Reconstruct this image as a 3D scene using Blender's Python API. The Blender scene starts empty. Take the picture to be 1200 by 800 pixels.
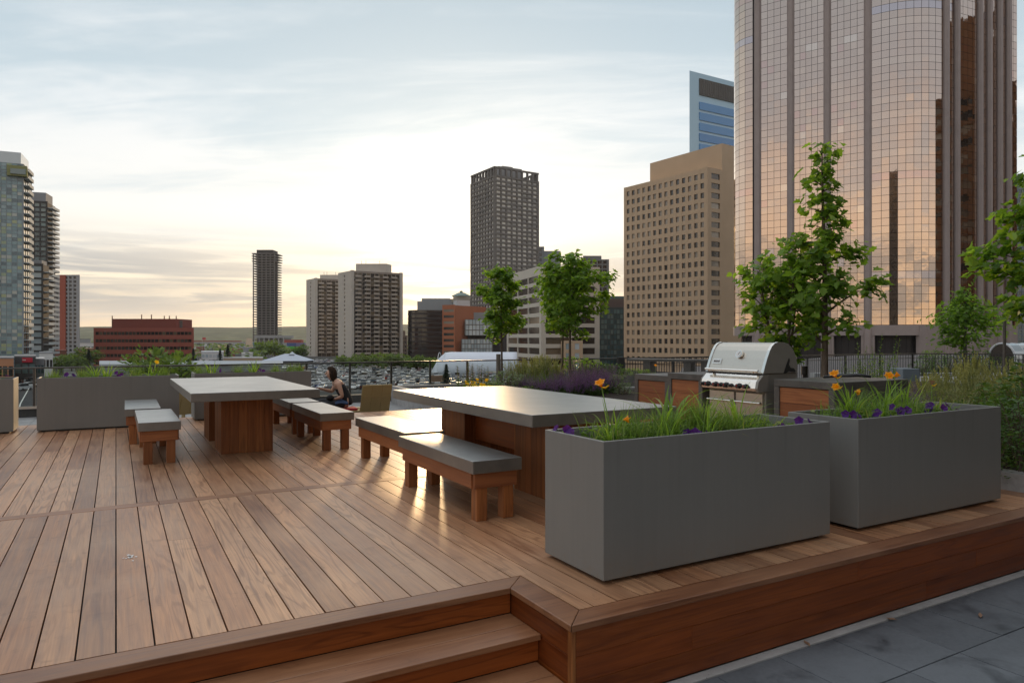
import bpy, bmesh, math, random
from mathutils import Vector, Matrix, noise
R = random.Random(7)
sc = bpy.context.scene
COL = sc.collection
PI = math.pi
# ---------------------------------------------------------------- camera frame
FPX, CX, CY, HC = 822.0, 600.0, 397.5, 1.30
YAW = math.radians(29.45)
FW = (math.sin(YAW), math.cos(YAW)); RT = (math.cos(YAW), -math.sin(YAW))
def at(u, d):
    a = (u - CX) / FPX * d
    return (FW[0]*d + RT[0]*a, FW[1]*d + RT[1]*a)
def zat(v, d): return HC - (v - CY) / FPX * d
def depth(x, y): return FW[0]*x + FW[1]*y
def ucoord(x, y): return CX + FPX * (RT[0]*x + RT[1]*y) / max(depth(x, y), .1)
def vcoord(x, y, z): return CY - FPX * (z - HC) / max(depth(x, y), .1)

# ---------------------------------------------------------------- object helpers
def link(o, parent=None):
    COL.objects.link(o)
    if parent is not None: o.parent = parent
    return o
def tag(o, label=None, cat=None, group=None, kind=None):
    if label: o['label'] = label
    if cat: o['category'] = cat
    if group: o['group'] = group
    if kind: o['kind'] = kind
    return o
def thing(name, label, cat, loc=(0,0,0), rz=0.0, group=None):
    o = bpy.data.objects.new(name, None)
    o.empty_display_size = .2
    o.location = loc; o.rotation_euler = (0, 0, rz)
    link(o)
    return tag(o, label, cat, group)
def copy_tree(o, parent=None):
    c = o.copy(); link(c, parent)
    for ch in list(o.children): copy_tree(ch, c)
    return c

class MB:
    def __init__(s): s.v = []; s.f = []; s.m = []
    def add(s, vs, fs, mi=0):
        b = len(s.v); s.v += [tuple(p) for p in vs]
        for f in fs: s.f.append(tuple(i + b for i in f)); s.m.append(mi)
        return s
    def box(s, x0, x1, y0, y1, z0, z1, mi=0):
        vs = [(x0,y0,z0),(x1,y0,z0),(x1,y1,z0),(x0,y1,z0),(x0,y0,z1),(x1,y0,z1),(x1,y1,z1),(x0,y1,z1)]
        return s.add(vs, [(0,3,2,1),(4,5,6,7),(0,1,5,4),(1,2,6,5),(2,3,7,6),(3,0,4,7)], mi)
    def obox(s, c, ax, ay, az, mi=0):
        c, ax, ay, az = Vector(c), Vector(ax), Vector(ay), Vector(az)
        vs = [c + sx*ax + sy*ay + sz*az for sz in (-1,1) for (sx,sy) in ((-1,-1),(1,-1),(1,1),(-1,1))]
        return s.add(vs, [(0,3,2,1),(4,5,6,7),(0,1,5,4),(1,2,6,5),(2,3,7,6),(3,0,4,7)], mi)
    def prism(s, poly, z0, z1, mi=0):
        n = len(poly)
        a = sum(poly[i][0]*poly[(i+1)%n][1] - poly[(i+1)%n][0]*poly[i][1] for i in range(n))
        if a < 0: poly = poly[::-1]
        vs = [(p[0],p[1],z0) for p in poly] + [(p[0],p[1],z1) for p in poly]
        fs = [tuple(range(n-1,-1,-1)), tuple(range(n, 2*n))]
        fs += [(i,(i+1)%n,n+(i+1)%n,n+i) for i in range(n)]
        return s.add(vs, fs, mi)
    def extrude(s, poly, a0, a1, fn, mi=0):
        # poly of (p,q) swept between a0 and a1; fn(p,q,a)->xyz
        n = len(poly)
        vs = [fn(p,q,a0) for p,q in poly] + [fn(p,q,a1) for p,q in poly]
        fs = [tuple(range(n-1,-1,-1)), tuple(range(n,2*n))] + [(i,(i+1)%n,n+(i+1)%n,n+i) for i in range(n)]
        return s.add(vs, fs, mi)
    def tube(s, path, radii, n=8, mi=0, cap=True):
        path = [Vector(p) for p in path]
        if not hasattr(radii, '__len__'): radii = [radii]*len(path)
        rings = []; up = None
        for i, p in enumerate(path):
            t = (path[min(i+1,len(path)-1)] - path[max(i-1,0)])
            if t.length < 1e-9: t = Vector((0,0,1))
            t.normalize()
            if up is None:
                up = Vector((1,0,0)) if abs(t.x) < .8 else Vector((0,1,0))
            a = (up - t*up.dot(t))
            if a.length < 1e-6: a = t.orthogonal()
            a.normalize(); b = t.cross(a); up = a
            rings.append([p + radii[i]*(math.cos(2*PI*k/n)*a + math.sin(2*PI*k/n)*b) for k in range(n)])
        vs = [q for r in rings for q in r]; fs = []
        for i in range(len(path)-1):
            for k in range(n):
                fs.append((i*n+k, i*n+(k+1)%n, (i+1)*n+(k+1)%n, (i+1)*n+k))
        if cap: fs += [tuple(range(n-1,-1,-1)), tuple((len(path)-1)*n+k for k in range(n))]
        return s.add(vs, fs, mi)
    def lathe(s, prof, n=16, c=(0,0,0), mi=0, axis='z'):
        vs = []; fs = []
        for r, h in prof:
            for k in range(n):
                a = 2*PI*k/n; p = (r*math.cos(a), r*math.sin(a), h)
                if axis == 'x': p = (p[2], p[0], p[1])
                if axis == 'y': p = (p[0], p[2], p[1])
                vs.append((p[0]+c[0], p[1]+c[1], p[2]+c[2]))
        for i in range(len(prof)-1):
            for k in range(n): fs.append((i*n+k, i*n+(k+1)%n, (i+1)*n+(k+1)%n, (i+1)*n+k))
        fs += [tuple(range(n-1,-1,-1)), tuple((len(prof)-1)*n+k for k in range(n))]
        return s.add(vs, fs, mi)
    def ball(s, c, r, nu=12, nv=8, mi=0):
        rx, ry, rz = r if hasattr(r, '__len__') else (r, r, r)
        vs = [(c[0],c[1],c[2]-rz)]
        for j in range(1, nv):
            t = -PI/2 + PI*j/nv
            for k in range(nu):
                a = 2*PI*k/nu
                vs.append((c[0]+rx*math.cos(t)*math.cos(a), c[1]+ry*math.cos(t)*math.sin(a), c[2]+rz*math.sin(t)))
        vs.append((c[0],c[1],c[2]+rz)); fs = []
        for k in range(nu): fs.append((0, 1+(k+1)%nu, 1+k))
        for j in range(nv-2):
            for k in range(nu):
                a = 1+j*nu; fs.append((a+k, a+(k+1)%nu, a+nu+(k+1)%nu, a+nu+k))
        a = 1+(nv-2)*nu; top = len(vs)-1
        for k in range(nu): fs.append((a+k, a+(k+1)%nu, top))
        return s.add(vs, fs, mi)
    def build(s, name, mats, parent=None, loc=None, rot=None, bevel=0, smooth=False, seg=2):
        me = bpy.data.meshes.new(name)
        me.from_pydata(s.v, [], s.f)
        if not isinstance(mats, (list, tuple)): mats = [mats]
        for m in mats: me.materials.append(m)
        if len(mats) > 1: me.polygons.foreach_set('material_index', s.m)
        if smooth: me.polygons.foreach_set('use_smooth', [True]*len(me.polygons))
        me.update()
        o = bpy.data.objects.new(name, me)
        link(o, parent)
        if loc: o.location = loc
        if rot: o.rotation_euler = rot
        if bevel:
            b = o.modifiers.new('bevel', 'BEVEL'); b.width = bevel; b.segments = seg; b.limit_method = 'ANGLE'; b.angle_limit = math.radians(40)
        if smooth == 'auto':
            pass
        return o
def structure(o, label=None):
    o['kind'] = 'structure'
    if label: o['label'] = label
    return o

# ---------------------------------------------------------------- materials
def nmat(name):
    m = bpy.data.materials.new(name); m.use_nodes = True
    nt = m.node_tree; nt.nodes.clear()
    out = nt.nodes.new('ShaderNodeOutputMaterial')
    return m, nt, out
class NG:
    """tiny node-graph helper"""
    def __init__(s, nt): s.nt = nt
    def n(s, t, **kw):
        x = s.nt.nodes.new(t)
        for k, v in kw.items(): setattr(x, k, v)
        return x
    def L(s, a, b): s.nt.links.new(a, b)
    def math(s, op, a, b=None, clamp=False):
        x = s.n('ShaderNodeMath', operation=op, use_clamp=clamp)
        for i, q in enumerate((a, b)):
            if q is None: continue
            if isinstance(q, (int, float)): x.inputs[i].default_value = q
            else: s.L(q, x.inputs[i])
        return x.outputs[0]
    def vmath(s, op, a, b=None, scale=None):
        x = s.n('ShaderNodeVectorMath', operation=op)
        for i, q in enumerate((a, b)):
            if q is None: continue
            if isinstance(q, (tuple, list)): x.inputs[i].default_value = q
            else: s.L(q, x.inputs[i])
        if scale is not None:
            if isinstance(scale, (int, float)): x.inputs['Scale'].default_value = scale
            else: s.L(scale, x.inputs['Scale'])
        return x.outputs['Value'] if op in ('DOT_PRODUCT', 'LENGTH', 'DISTANCE') else x.outputs[0]
    def mix(s, f, a, b, blend='MIX'):
        x = s.n('ShaderNodeMix', data_type='RGBA', blend_type=blend)
        for q, i in ((f, 0), (a, 6), (b, 7)):
            if isinstance(q, (int, float)): x.inputs[i].default_value = q
            elif isinstance(q, (tuple, list)): x.inputs[i].default_value = (*q[:3], 1)
            else: s.L(q, x.inputs[i])
        return x.outputs[2]
    def noise(s, vec, scale, detail=4, rough=.55, dist=0.0):
        x = s.n('ShaderNodeTexNoise'); x.inputs['Scale'].default_value = scale
        x.inputs['Detail'].default_value = detail; x.inputs['Roughness'].default_value = rough; x.inputs['Distortion'].default_value = dist
        if vec is not None: s.L(vec, x.inputs['Vector'])
        return x.outputs[0]
    def ramp(s, f, stops, interp='LINEAR'):
        x = s.n('ShaderNodeValToRGB'); x.color_ramp.interpolation = interp
        e = x.color_ramp.elements
        while len(e) < len(stops): e.new(.5)
        for i, (p, c) in enumerate(stops):
            e[i].position = p
            e[i].color = (*c[:3], 1) if hasattr(c, '__len__') else (c, c, c, 1)
        s.L(f, x.inputs[0]); return x.outputs[0]
    def maprange(s, f, a, b, c=0., d=1., smooth=False):
        x = s.n('ShaderNodeMapRange'); x.interpolation_type = 'SMOOTHSTEP' if smooth else 'LINEAR'
        s.L(f, x.inputs[0])
        for i, q in zip((1,2,3,4), (a,b,c,d)): x.inputs[i].default_value = q
        return x.outputs[0]
    def bump(s, h, strength=.3, dist=.01):
        x = s.n('ShaderNodeBump'); x.inputs['Strength'].default_value = strength; x.inputs['Distance'].default_value = dist
        s.L(h, x.inputs['Height']); return x.outputs[0]
    def bsdf(s, out, color=None, rough=.6, metal=0., normal=None, spec=.5, **kw):
        p = s.n('ShaderNodeBsdfPrincipled')
        def put(k, q):
            if q is None: return
            if isinstance(q, (int, float)): p.inputs[k].default_value = q
            elif isinstance(q, (tuple, list)): p.inputs[k].default_value = (*q[:3], 1)
            else: s.L(q, p.inputs[k])
        put('Base Color', color); put('Roughness', rough); put('Metallic', metal); put('Specular IOR Level', spec)
        for k, q in kw.items(): put(k, q)
        if normal is not None: s.L(normal, p.inputs['Normal'])
        if out is not None: s.L(p.outputs[0], out.inputs[0])
        return p

def m_plain(name, col, rough=.6, metal=0., vary=.12, scale=3., spec=.5, bump=0., bscale=60.):
    m, nt, out = nmat(name); g = NG(nt)
    tc = g.n('ShaderNodeTexCoord').outputs['Object']
    nz = g.noise(tc, scale, 5, .6)
    c = g.mix(nz, tuple(x*(1-vary) for x in col), tuple(min(1, x*(1+vary)) for x in col))
    nrm = None
    if bump: nrm = g.bump(g.noise(tc, bscale, 3, .6), bump, .004)
    g.bsdf(out, c, rough, metal, nrm, spec)
    return m

def m_wood(name, axis, dark, light, rough=.55, spec=.35, grain=1.0, stain=.0, weather=None):
    m, nt, out = nmat(name); g = NG(nt)
    tc = g.n('ShaderNodeTexCoord').outputs['Object']
    geo = g.n('ShaderNodeNewGeometry'); rnd = geo.outputs['Random Per Island']
    oi = g.n('ShaderNodeObjectInfo').outputs['Random']
    r2 = g.math('FRACT', g.math('ADD', g.math('MULTIPLY', rnd, 7.31), oi))
    off = g.n('ShaderNodeCombineXYZ')
    g.L(g.math('MULTIPLY', r2, 37.), off.inputs[0]); g.L(g.math('MULTIPLY', rnd, 53.), off.inputs[1]); g.L(g.math('MULTIPLY', r2, 19.), off.inputs[2])
    v = g.vmath('ADD', tc, off.outputs[0])
    lo, hi = 1.1, 22.
    scl = {'x': (lo, hi, hi), 'y': (hi, lo, hi), 'z': (hi, hi, lo)}[axis]
    v1 = g.vmath('MULTIPLY', v, scl)
    n1 = g.noise(v1, 1.0, 4, .6, 1.6)
    scl2 = {'x': (3., 140., 140.), 'y': (140., 3., 140.), 'z': (140., 140., 3.)}[axis]
    n2 = g.noise(g.vmath('MULTIPLY', v, scl2), 1.0, 3, .6)
    # cathedral bands on some boards
    scl3 = {'x': (.55, 7., 7.), 'y': (7., .55, 7.), 'z': (7., 7., .55)}[axis]
    n3 = g.noise(g.vmath('MULTIPLY', v, scl3), 1.0, 2, .5, .6)
    band = g.math('SINE', g.math('MULTIPLY', n3, 60.))
    band = g.math('MULTIPLY', g.maprange(band, .2, 1., 0, 1), g.maprange(r2, .45, .95, 0., .55))
    f = g.math('ADD', g.math('MULTIPLY', n1, .9), g.math('MULTIPLY', g.math('SUBTRACT', n2, .5), .35*grain))
    f = g.math('ADD', f, g.math('MULTIPLY', g.math('SUBTRACT', r2, .5), .46))
    f = g.math('SUBTRACT', f, g.math('MULTIPLY', band, .45*grain), True)
    c = g.ramp(f, [(.08, dark), (.5, tuple(.5*(a+b) for a, b in zip(dark, light))), (.92, light)])
    # hue difference from board to board
    warm = g.mix(g.maprange(rnd, 0, 1, 0, .55), c, g.mix(1.0, c, (1.0, .80, .66), 'MULTIPLY'))
    if weather is not None:
        big = g.noise(tc, .9, 4, .6, .4)
        warm = g.mix(g.math('MULTIPLY', g.maprange(big, .42, .68, 0, 1), weather[1]), warm, weather[0])
        drops = g.noise(tc, 5.5, 6, .65, 1.)
        warm = g.mix(g.maprange(drops, .58, .72, 0, .35), warm, tuple(.5*x for x in dark))
        # small nail dimples and dirt specks
        vor = g.n('ShaderNodeTexVoronoi', feature='F1'); vor.inputs['Scale'].default_value = 6.5
        g.L(tc, vor.inputs['Vector'])
        warm = g.mix(g.math('MULTIPLY', g.math('LESS_THAN', vor.outputs['Distance'], .028), .55), warm, (.03,.02,.015))
    rr = g.maprange(n1, .2, .8, rough-.08, rough+.10)
    nrm = g.bump(f, .25, .003)
    g.bsdf(out, warm, rr, 0, nrm, spec)
    return m

M = {}
M['deck_y'] = m_wood('weathered_decking', 'y', (.150,.056,.023), (.64,.365,.195), .40, .7, 1.15, weather=((.50,.31,.185), .40))
M['deck_x'] = m_wood('weathered_trim', 'x', (.14,.053,.021), (.44,.215,.098), .41, .65, 1.1, weather=((.37,.205,.11), .35))
M['oil_x'] = m_wood('oiled_board_x', 'x', (.095,.020,.004), (.34,.094,.018), .40, .45)
M['oil_y'] = m_wood('oiled_board_y', 'y', (.095,.020,.004), (.34,.094,.018), .40, .45)
M['oil_z'] = m_wood('oiled_board_z', 'z', (.12,.038,.010), (.38,.145,.042), .45, .4)
M['cedar_x'] = m_wood('apron_board_x', 'x', (.17,.055,.02), (.42,.165,.06), .5, .4)
M['cedar_y'] = m_wood('apron_board_y', 'y', (.17,.055,.02), (.42,.165,.06), .5, .4)
M['cedar_z'] = m_wood('leg_wood', 'z', (.14,.045,.013), (.38,.145,.045), .5, .4)

def m_concrete(name, lo, hi, rough=.5, stains=.4, coat=0., pits=True):
    m, nt, out = nmat(name); g = NG(nt)
    tc = g.n('ShaderNodeTexCoord').outputs['Object']
    oi = g.n('ShaderNodeObjectInfo').outputs['Random']
    off = g.n('ShaderNodeCombineXYZ'); g.L(g.math('MULTIPLY', oi, 31.), off.inputs[0]); g.L(g.math('MULTIPLY', oi, 17.), off.inputs[1])
    v = g.vmath('ADD', tc, off.outputs[0])
    a = g.noise(v, 1.6, 6, .62, .5); b = g.noise(v, 14., 5, .65)
    f = g.math('ADD', g.math('MULTIPLY', a, .7), g.math('MULTIPLY', b, .3))
    c = g.ramp(f, [(.36, lo), (.64, hi)])
    st = g.noise(v, 2.7, 5, .6, 1.2)
    c = g.mix(g.maprange(st, .56, .70, 0, stains), c, tuple(x*.45 for x in lo))
    r = g.maprange(g.noise(v, 3.1, 5, .6, .6), .3, .7, rough-.06, rough+.09)
    h = g.noise(v, 55., 4, .6)
    if pits:
        vo = g.n('ShaderNodeTexVoronoi', feature='F1'); vo.inputs['Scale'].default_value = 23.
        g.L(v, vo.inputs['Vector'])
        pm = g.math('LESS_THAN', vo.outputs['Distance'], .10)
        c = g.mix(g.math('MULTIPLY', pm, .5), c, tuple(x*.5 for x in lo))
    g.bsdf(out, c, r, 0, g.bump(h, .015 if coat else .12, .002), 1. if coat else .3, **({'Coat Weight': coat, 'Coat Roughness': .37, 'Coat IOR': 1.8} if coat else {}))
    return m
M['conc_top'] = m_concrete('sealed_concrete', (.048,.044,.036), (.115,.105,.087), .40, .45, 1.)
M['conc_curb'] = m_concrete('curb_concrete', (.25,.245,.235), (.42,.41,.40), .8, .3)
M['conc_dark'] = m_concrete('dark_concrete', (.05,.048,.045), (.09,.087,.08), .6, .3)
M['conc_frame'] = m_concrete('counter_concrete', (.075,.07,.064), (.13,.122,.11), .42, .35)
M['paver_far'] = m_concrete('terrace_paver', (.20,.20,.20), (.32,.32,.315), .6, .3)

def m_planter():
    m, nt, out = nmat('powder_coated_grey_metal'); g = NG(nt)
    tc = g.n('ShaderNodeTexCoord').outputs['Object']
    st = g.noise(g.vmath('MULTIPLY', tc, (30., 30., .8)), 1., 4, .6)
    bl = g.noise(tc, 2.2, 4, .6, .5)
    f = g.math('ADD', g.math('MULTIPLY', st, .4), g.math('MULTIPLY', bl, .6))
    c = g.ramp(f, [(.3, (.175,.174,.162)), (.7, (.20,.198,.184))])
    sp = g.noise(tc, 60., 2, .5)
    c = g.mix(g.maprange(sp, .70, .78, 0, .5), c, (.2,.195,.185))
    sep = g.n('ShaderNodeSeparateXYZ'); g.L(tc, sep.inputs[0])
    spl = g.noise(tc, 26., 5, .7, .6); low = g.maprange(sep.outputs[2], .02, .16, 1., 0.)
    c = g.mix(g.math('MULTIPLY', low, g.maprange(spl, .50, .64, 0, .55)), c, (.20,.165,.13))
    run = g.noise(g.vmath('MULTIPLY', tc, (16., 16., .35)), 1., 3, .5); hi_ = g.maprange(sep.outputs[2], .35, .76, 0., 1.)
    c = g.mix(g.math('MULTIPLY', hi_, g.maprange(run, .60, .70, 0, .22)), c, (.11,.108,.10))
    scf = g.noise(g.vmath('MULTIPLY', tc, (5., 5., 60.)), 1., 4, .7, 1.5)
    c = g.mix(g.maprange(scf, .70, .74, 0, .3), c, (.27,.265,.25))
    g.bsdf(out, c, g.maprange(bl, .3, .7, .40, .55), 0, g.bump(g.noise(tc, 3., 3, .5), .06, .01), .5)
    return m
M['planter'] = m_planter()
M['soil'] = m_plain('potting_soil', (.035,.026,.02), .95, 0, .5, 30., .2, .6, 90.)
M['black_metal'] = m_plain('black_painted_metal', (.018,.018,.018), .42, 0, .2, 8.)
M['rail_metal'] = m_plain('dark_bronze_rail', (.10,.095,.088), .34, .8, .2, 5.)
M['steel'] = m_plain('brushed_stainless', (.62,.57,.50), .36, 1., .06, 40.)
M['steel_bright'] = m_plain('polished_stainless', (.80,.77,.72), .18, 1., .05, 30.)
M['grey_cast'] = m_plain('grey_cast_metal', (.27,.255,.225), .45, .25, .15, 6.)
M['white_face'] = m_plain('white_dial', (.75,.75,.73), .4)
M['red_mark'] = m_plain('red_mark', (.5,.03,.02), .4)
M['khaki'] = m_plain('khaki_painted_board', (.37,.28,.12), .55, 0, .12, 3., .4, .1, 30.)

def m_glass_clear():
    m, nt, out = nmat('clear_guard_glass'); g = NG(nt)
    tr = g.n('ShaderNodeBsdfTransparent'); tr.inputs[0].default_value = (.90,.925,.91,1)
    gl = g.n('ShaderNodeBsdfGlossy'); gl.inputs['Roughness'].default_value = .03
    lw = g.n('ShaderNodeLayerWeight'); lw.inputs['Blend'].default_value = .12
    mx = g.n('ShaderNodeMixShader'); g.L(lw.outputs['Fresnel'], mx.inputs[0])
    g.L(tr.outputs[0], mx.inputs[1]); g.L(gl.outputs[0], mx.inputs[2]); g.L(mx.outputs[0], out.inputs[0])
    return m
M['guard_glass'] = m_glass_clear()

def m_leaf(name, dark, light, trans=.35, rough=.5, yellow=None):
    m, nt, out = nmat(name); g = NG(nt)
    geo = g.n('ShaderNodeNewGeometry'); rnd = geo.outputs['Random Per Island']
    tc = g.n('ShaderNodeTexCoord').outputs['Object']
    cl = g.noise(tc, 2.6, 3, .55)
    f = g.math('ADD', g.math('MULTIPLY', rnd, .6), g.math('MULTIPLY', cl, .5))
    c = g.ramp(f, [(.15, dark), (.85, light)])
    if yellow: c = g.mix(g.maprange(rnd, .90, 1., 0, .8), c, yellow)
    p = g.bsdf(None, c, rough, 0, None, .4)
    t = g.n('ShaderNodeBsdfTranslucent'); g.L(g.mix(1., c, (1.5,1.45,.7), 'MULTIPLY'), t.inputs[0])
    mx = g.n('ShaderNodeMixShader'); mx.inputs[0].default_value = trans
    g.L(p.outputs[0], mx.inputs[1]); g.L(t.outputs[0], mx.inputs[2]); g.L(mx.outputs[0], out.inputs[0])
    return m
M['leaf_tree'] = m_leaf('maple_leaf', (.05,.115,.016), (.26,.42,.06), .55)
M['leaf_tree_far'] = m_leaf('street_tree_leaf', (.06,.11,.022), (.16,.23,.05), .45)
M['leaf_dark'] = m_leaf('dark_shrub_leaf', (.035,.08,.018), (.10,.18,.04), .4)
M['leaf_spruce'] = m_leaf('spruce_needle', (.012,.03,.018), (.035,.06,.035), .1)
M['blade'] = m_leaf('lily_blade', (.09,.19,.025), (.27,.42,.07), .5, .4, (.45,.42,.14))
M['blade_fine'] = m_leaf('fine_grass_blade', (.075,.145,.028), (.20,.31,.075), .5, .5, (.42,.38,.17))
M['plume'] = m_leaf('grass_plume', (.17,.19,.075), (.33,.35,.17), .4, .7)
M['silver_leaf'] = m_leaf('silver_leaf', (.13,.19,.10), (.26,.33,.20), .3, .6)
M['salvia'] = m_leaf('purple_spike', (.17,.07,.30), (.38,.19,.56), .45, .7)
M['petunia'] = m_leaf('purple_petal', (.045,.010,.12), (.11,.022,.25), .3, .5)
M['orange'] = m_leaf('orange_petal', (.72,.24,.008), (.90,.40,.015), .35, .5)
M['yellow'] = m_leaf('yellow_petal', (.75,.45,.01), (.85,.58,.02), .3, .5)
M['seed'] = m_leaf('dry_seed_head', (.16,.07,.045), (.34,.22,.14), .2, .8)
M['white_petal'] = m_leaf('white_petal', (.55,.56,.5), (.75,.75,.7), .3, .6)

def m_bark(name, lo, hi):
    m, nt, out = nmat(name); g = NG(nt)
    tc = g.n('ShaderNodeTexCoord').outputs['Object']
    n1 = g.noise(g.vmath('MULTIPLY', tc, (30., 30., 6.)), 1., 5, .65, .5)
    c = g.ramp(n1, [(.3, lo), (.7, hi)])
    g.bsdf(out, c, .85, 0, g.bump(n1, .5, .01), .2)
    return m
M['bark'] = m_bark('young_bark', (.07,.05,.035), (.20,.155,.115))
M['stake'] = m_bark('weathered_stake', (.10,.085,.07), (.20,.175,.15))
# ================================================================ DECK, STEPS, PAVING
PITCH, GAP = .1449, .0075
XL, XR = -9.0, 6.70
def deck():
    mb = MB(); r = random.Random(3)
    def seg(x0, x1, y0, y1):
        # split into lengths with tight butt joints
        cuts = [y0]
        y = y0 + r.uniform(1.2, 6.5)
        while y < y1 - .8:
            cuts.append(y); y += r.uniform(2.4, 4.6)
        cuts.append(y1)
        for a, b in zip(cuts, cuts[1:]):
            dz = r.uniform(-.0012, .0012)
            mb.box(x0, x1, a + (.0012 if a > y0 else 0), b - (.0012 if b < y1 else 0), -.030, dz)
    k = int(math.floor(XL / PITCH))
    while k*PITCH < XR - .02:
        x0 = k*PITCH + GAP/2; x1 = min((k+1)*PITCH - GAP/2, XR)
        k += 1
        yb = 12.85 if x0 < 3.3 else 12.2
        seg(x0, x1, 6.313, yb)
        if x0 > 1.94: seg(x0, x1, 2.784, 6.182)
        else:
            seg(x0, x1, 3.348, 6.182)
            if x1 > 1.95: mb.box(1.946, x1, 2.784, 3.3465, -.030, 0)
    o = mb.build('deck', M['deck_y'])
    structure(o, 'weathered hardwood deck of narrow brown boards with dark gaps')
    t = MB()
    x = XL
    while x < XR:
        x2 = min(x + 3.1, XR); t.box(x, x2-.002, 6.186, 6.309, -.03, .0015); x = x2
    t.build('divider_board', M['deck_x'], o, bevel=.003)
    n = MB()
    n.prism([(XL,3.205),(1.799,3.205),(1.9385,3.344),(XL,3.344)], -.032, .0)
    n.prism([(1.8,2.643),(1.94,2.782),(1.94,3.343),(1.8,3.2035)], -.032, .0)
    n.prism([(1.8015,2.64),(XR,2.64),(XR,2.78),(1.9415,2.78)], -.032, .0)
    n.build('nosing_board', M['deck_x'], o, bevel=.004)
    f = MB()
    zs = [-.034, -.156, -.278, -.397]
    cuts = [[3.9], [2.55, 5.2], [4.6]]
    for (za, zb), cs in zip(zip(zs, zs[1:]), cuts):
        xs = [1.836] + cs + [XR]
        for a, b in zip(xs, xs[1:]): f.box(a+.0008, b-.0008, 2.655, 2.68, zb+.0015, za)
    f.build('fascia_board', M['oil_x'], o, bevel=.002)
    f = MB()
    for za, zb in zip(zs, zs[1:]): f.box(1.815, 1.84, 2.69, 3.225, zb+.0015, za)
    f.build('return_board', M['oil_y'], o, bevel=.002)
    c = MB(); c.box(1.812, 1.834, 2.652, 2.688, -.397, -.034)
    c.build('corner_post', M['oil_z'], o, bevel=.003)
    j = MB()  # solid dark fill standing in for the shaded void below the boards
    j.box(XL, 1.79, 3.26, 6.30, -.39, -.045); j.box(1.85, XR, 2.70, 6.30, -.39, -.046)
    j.box(XL, XR-.01, 6.31, 12.1, -.39, -.047); j.box(XL, 3.28, 12.11, 12.8, -.39, -.048)
    j.build('dark_underfill', M['conc_dark'], o)
    e = MB(); e.box(3.3, XR, 12.201, 12.23, -.39, -.002); e.box(XL, 3.3, 12.851, 12.88, -.39, -.002)
    e.build('edge_board', M['oil_x'], o)
    # white bird-dropping fleck on one board
    s = MB(); rr = random.Random(5)
    for i in range(26):
        a = rr.uniform(0, 6.28); d = abs(rr.gauss(0, .026)); cx, cy = .075+d*math.cos(a)*.8, 4.78+d*math.sin(a)*1.4
        w = rr.uniform(.003, .009)
        s.prism([(cx+w*math.cos(q)*rr.uniform(.6,1.3), cy+w*math.sin(q)*rr.uniform(.6,1.6)) for q in (0,1.2,2.4,3.7,5)], .0013, .0024)
    s.build('white_splash', M['white_face'], o)
    st = MB()
    st.box(XL, 1.812, 3.2265, 3.25, -.139, -.034)          # top riser
    st.box(XL, 1.812, 2.945, 2.965, -.279, -.172)
    st.box(XL, 1.80, 2.665, 2.685, -.397, -.312)
    o2 = st.build('steps', M['oil_x'], bevel=.002)
    structure(o2, 'two timber steps leading down from the deck')
    tr = MB()
    tr.box(XL, 1.811, 3.0665, 3.2255, -.170, -.1405); tr.box(XL, 1.811, 2.918, 3.062, -.170, -.140)
    tr.build('tread', M['deck_x'], o2, bevel=.004)
    tr = MB()
    tr.box(XL, 1.80, 2.7865, 2.944, -.310, -.2805); tr.box(XL, 1.80, 2.640, 2.782, -.310, -.280)
    tr.build('tread', M['deck_x'], o2, bevel=.004)
    js = MB(); js.box(XL, 1.79, 2.70, 3.24, -.397, -.32); js.box(XL, 1.79, 2.98, 3.22, -.318, -.175)
    js.build('stringer', M['conc_dark'], o2)
deck()

def m_paver():
    m, nt, out = nmat('slate_paver'); g = NG(nt)
    tc = g.n('ShaderNodeTexCoord').outputs['Object']
    rnd = g.n('ShaderNodeNewGeometry').outputs['Random Per Island']
    a = g.noise(tc, 1.3, 5, .6, .8); b = g.noise(tc, 38., 4, .7)
    f = g.math('ADD', g.math('MULTIPLY', a, .5), g.math('MULTIPLY', b, .28))
    f = g.math('ADD', f, g.math('MULTIPLY', rnd, .22))
    c = g.ramp(f, [(.32, (.07,.078,.088)), (.62, (.135,.15,.165))])
    st = g.noise(tc, 2.0, 5, .62, .4)
    c = g.mix(g.maprange(st, .53, .66, 0, .8), c, (.022,.026,.032))
    vo = g.n('ShaderNodeTexVoronoi', feature='F1'); vo.inputs['Scale'].default_value = 9.
    g.L(tc, vo.inputs['Vector'])
    c = g.mix(g.math('MULTIPLY', g.math('LESS_THAN', vo.outputs['Distance'], .03), .6), c, (.24,.25,.26))
    g.bsdf(out, c, g.maprange(st, .4, .7, .62, .42), 0, g.bump(b, .18, .002), .4)
    return m
M['paver'] = m_paver()
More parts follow.
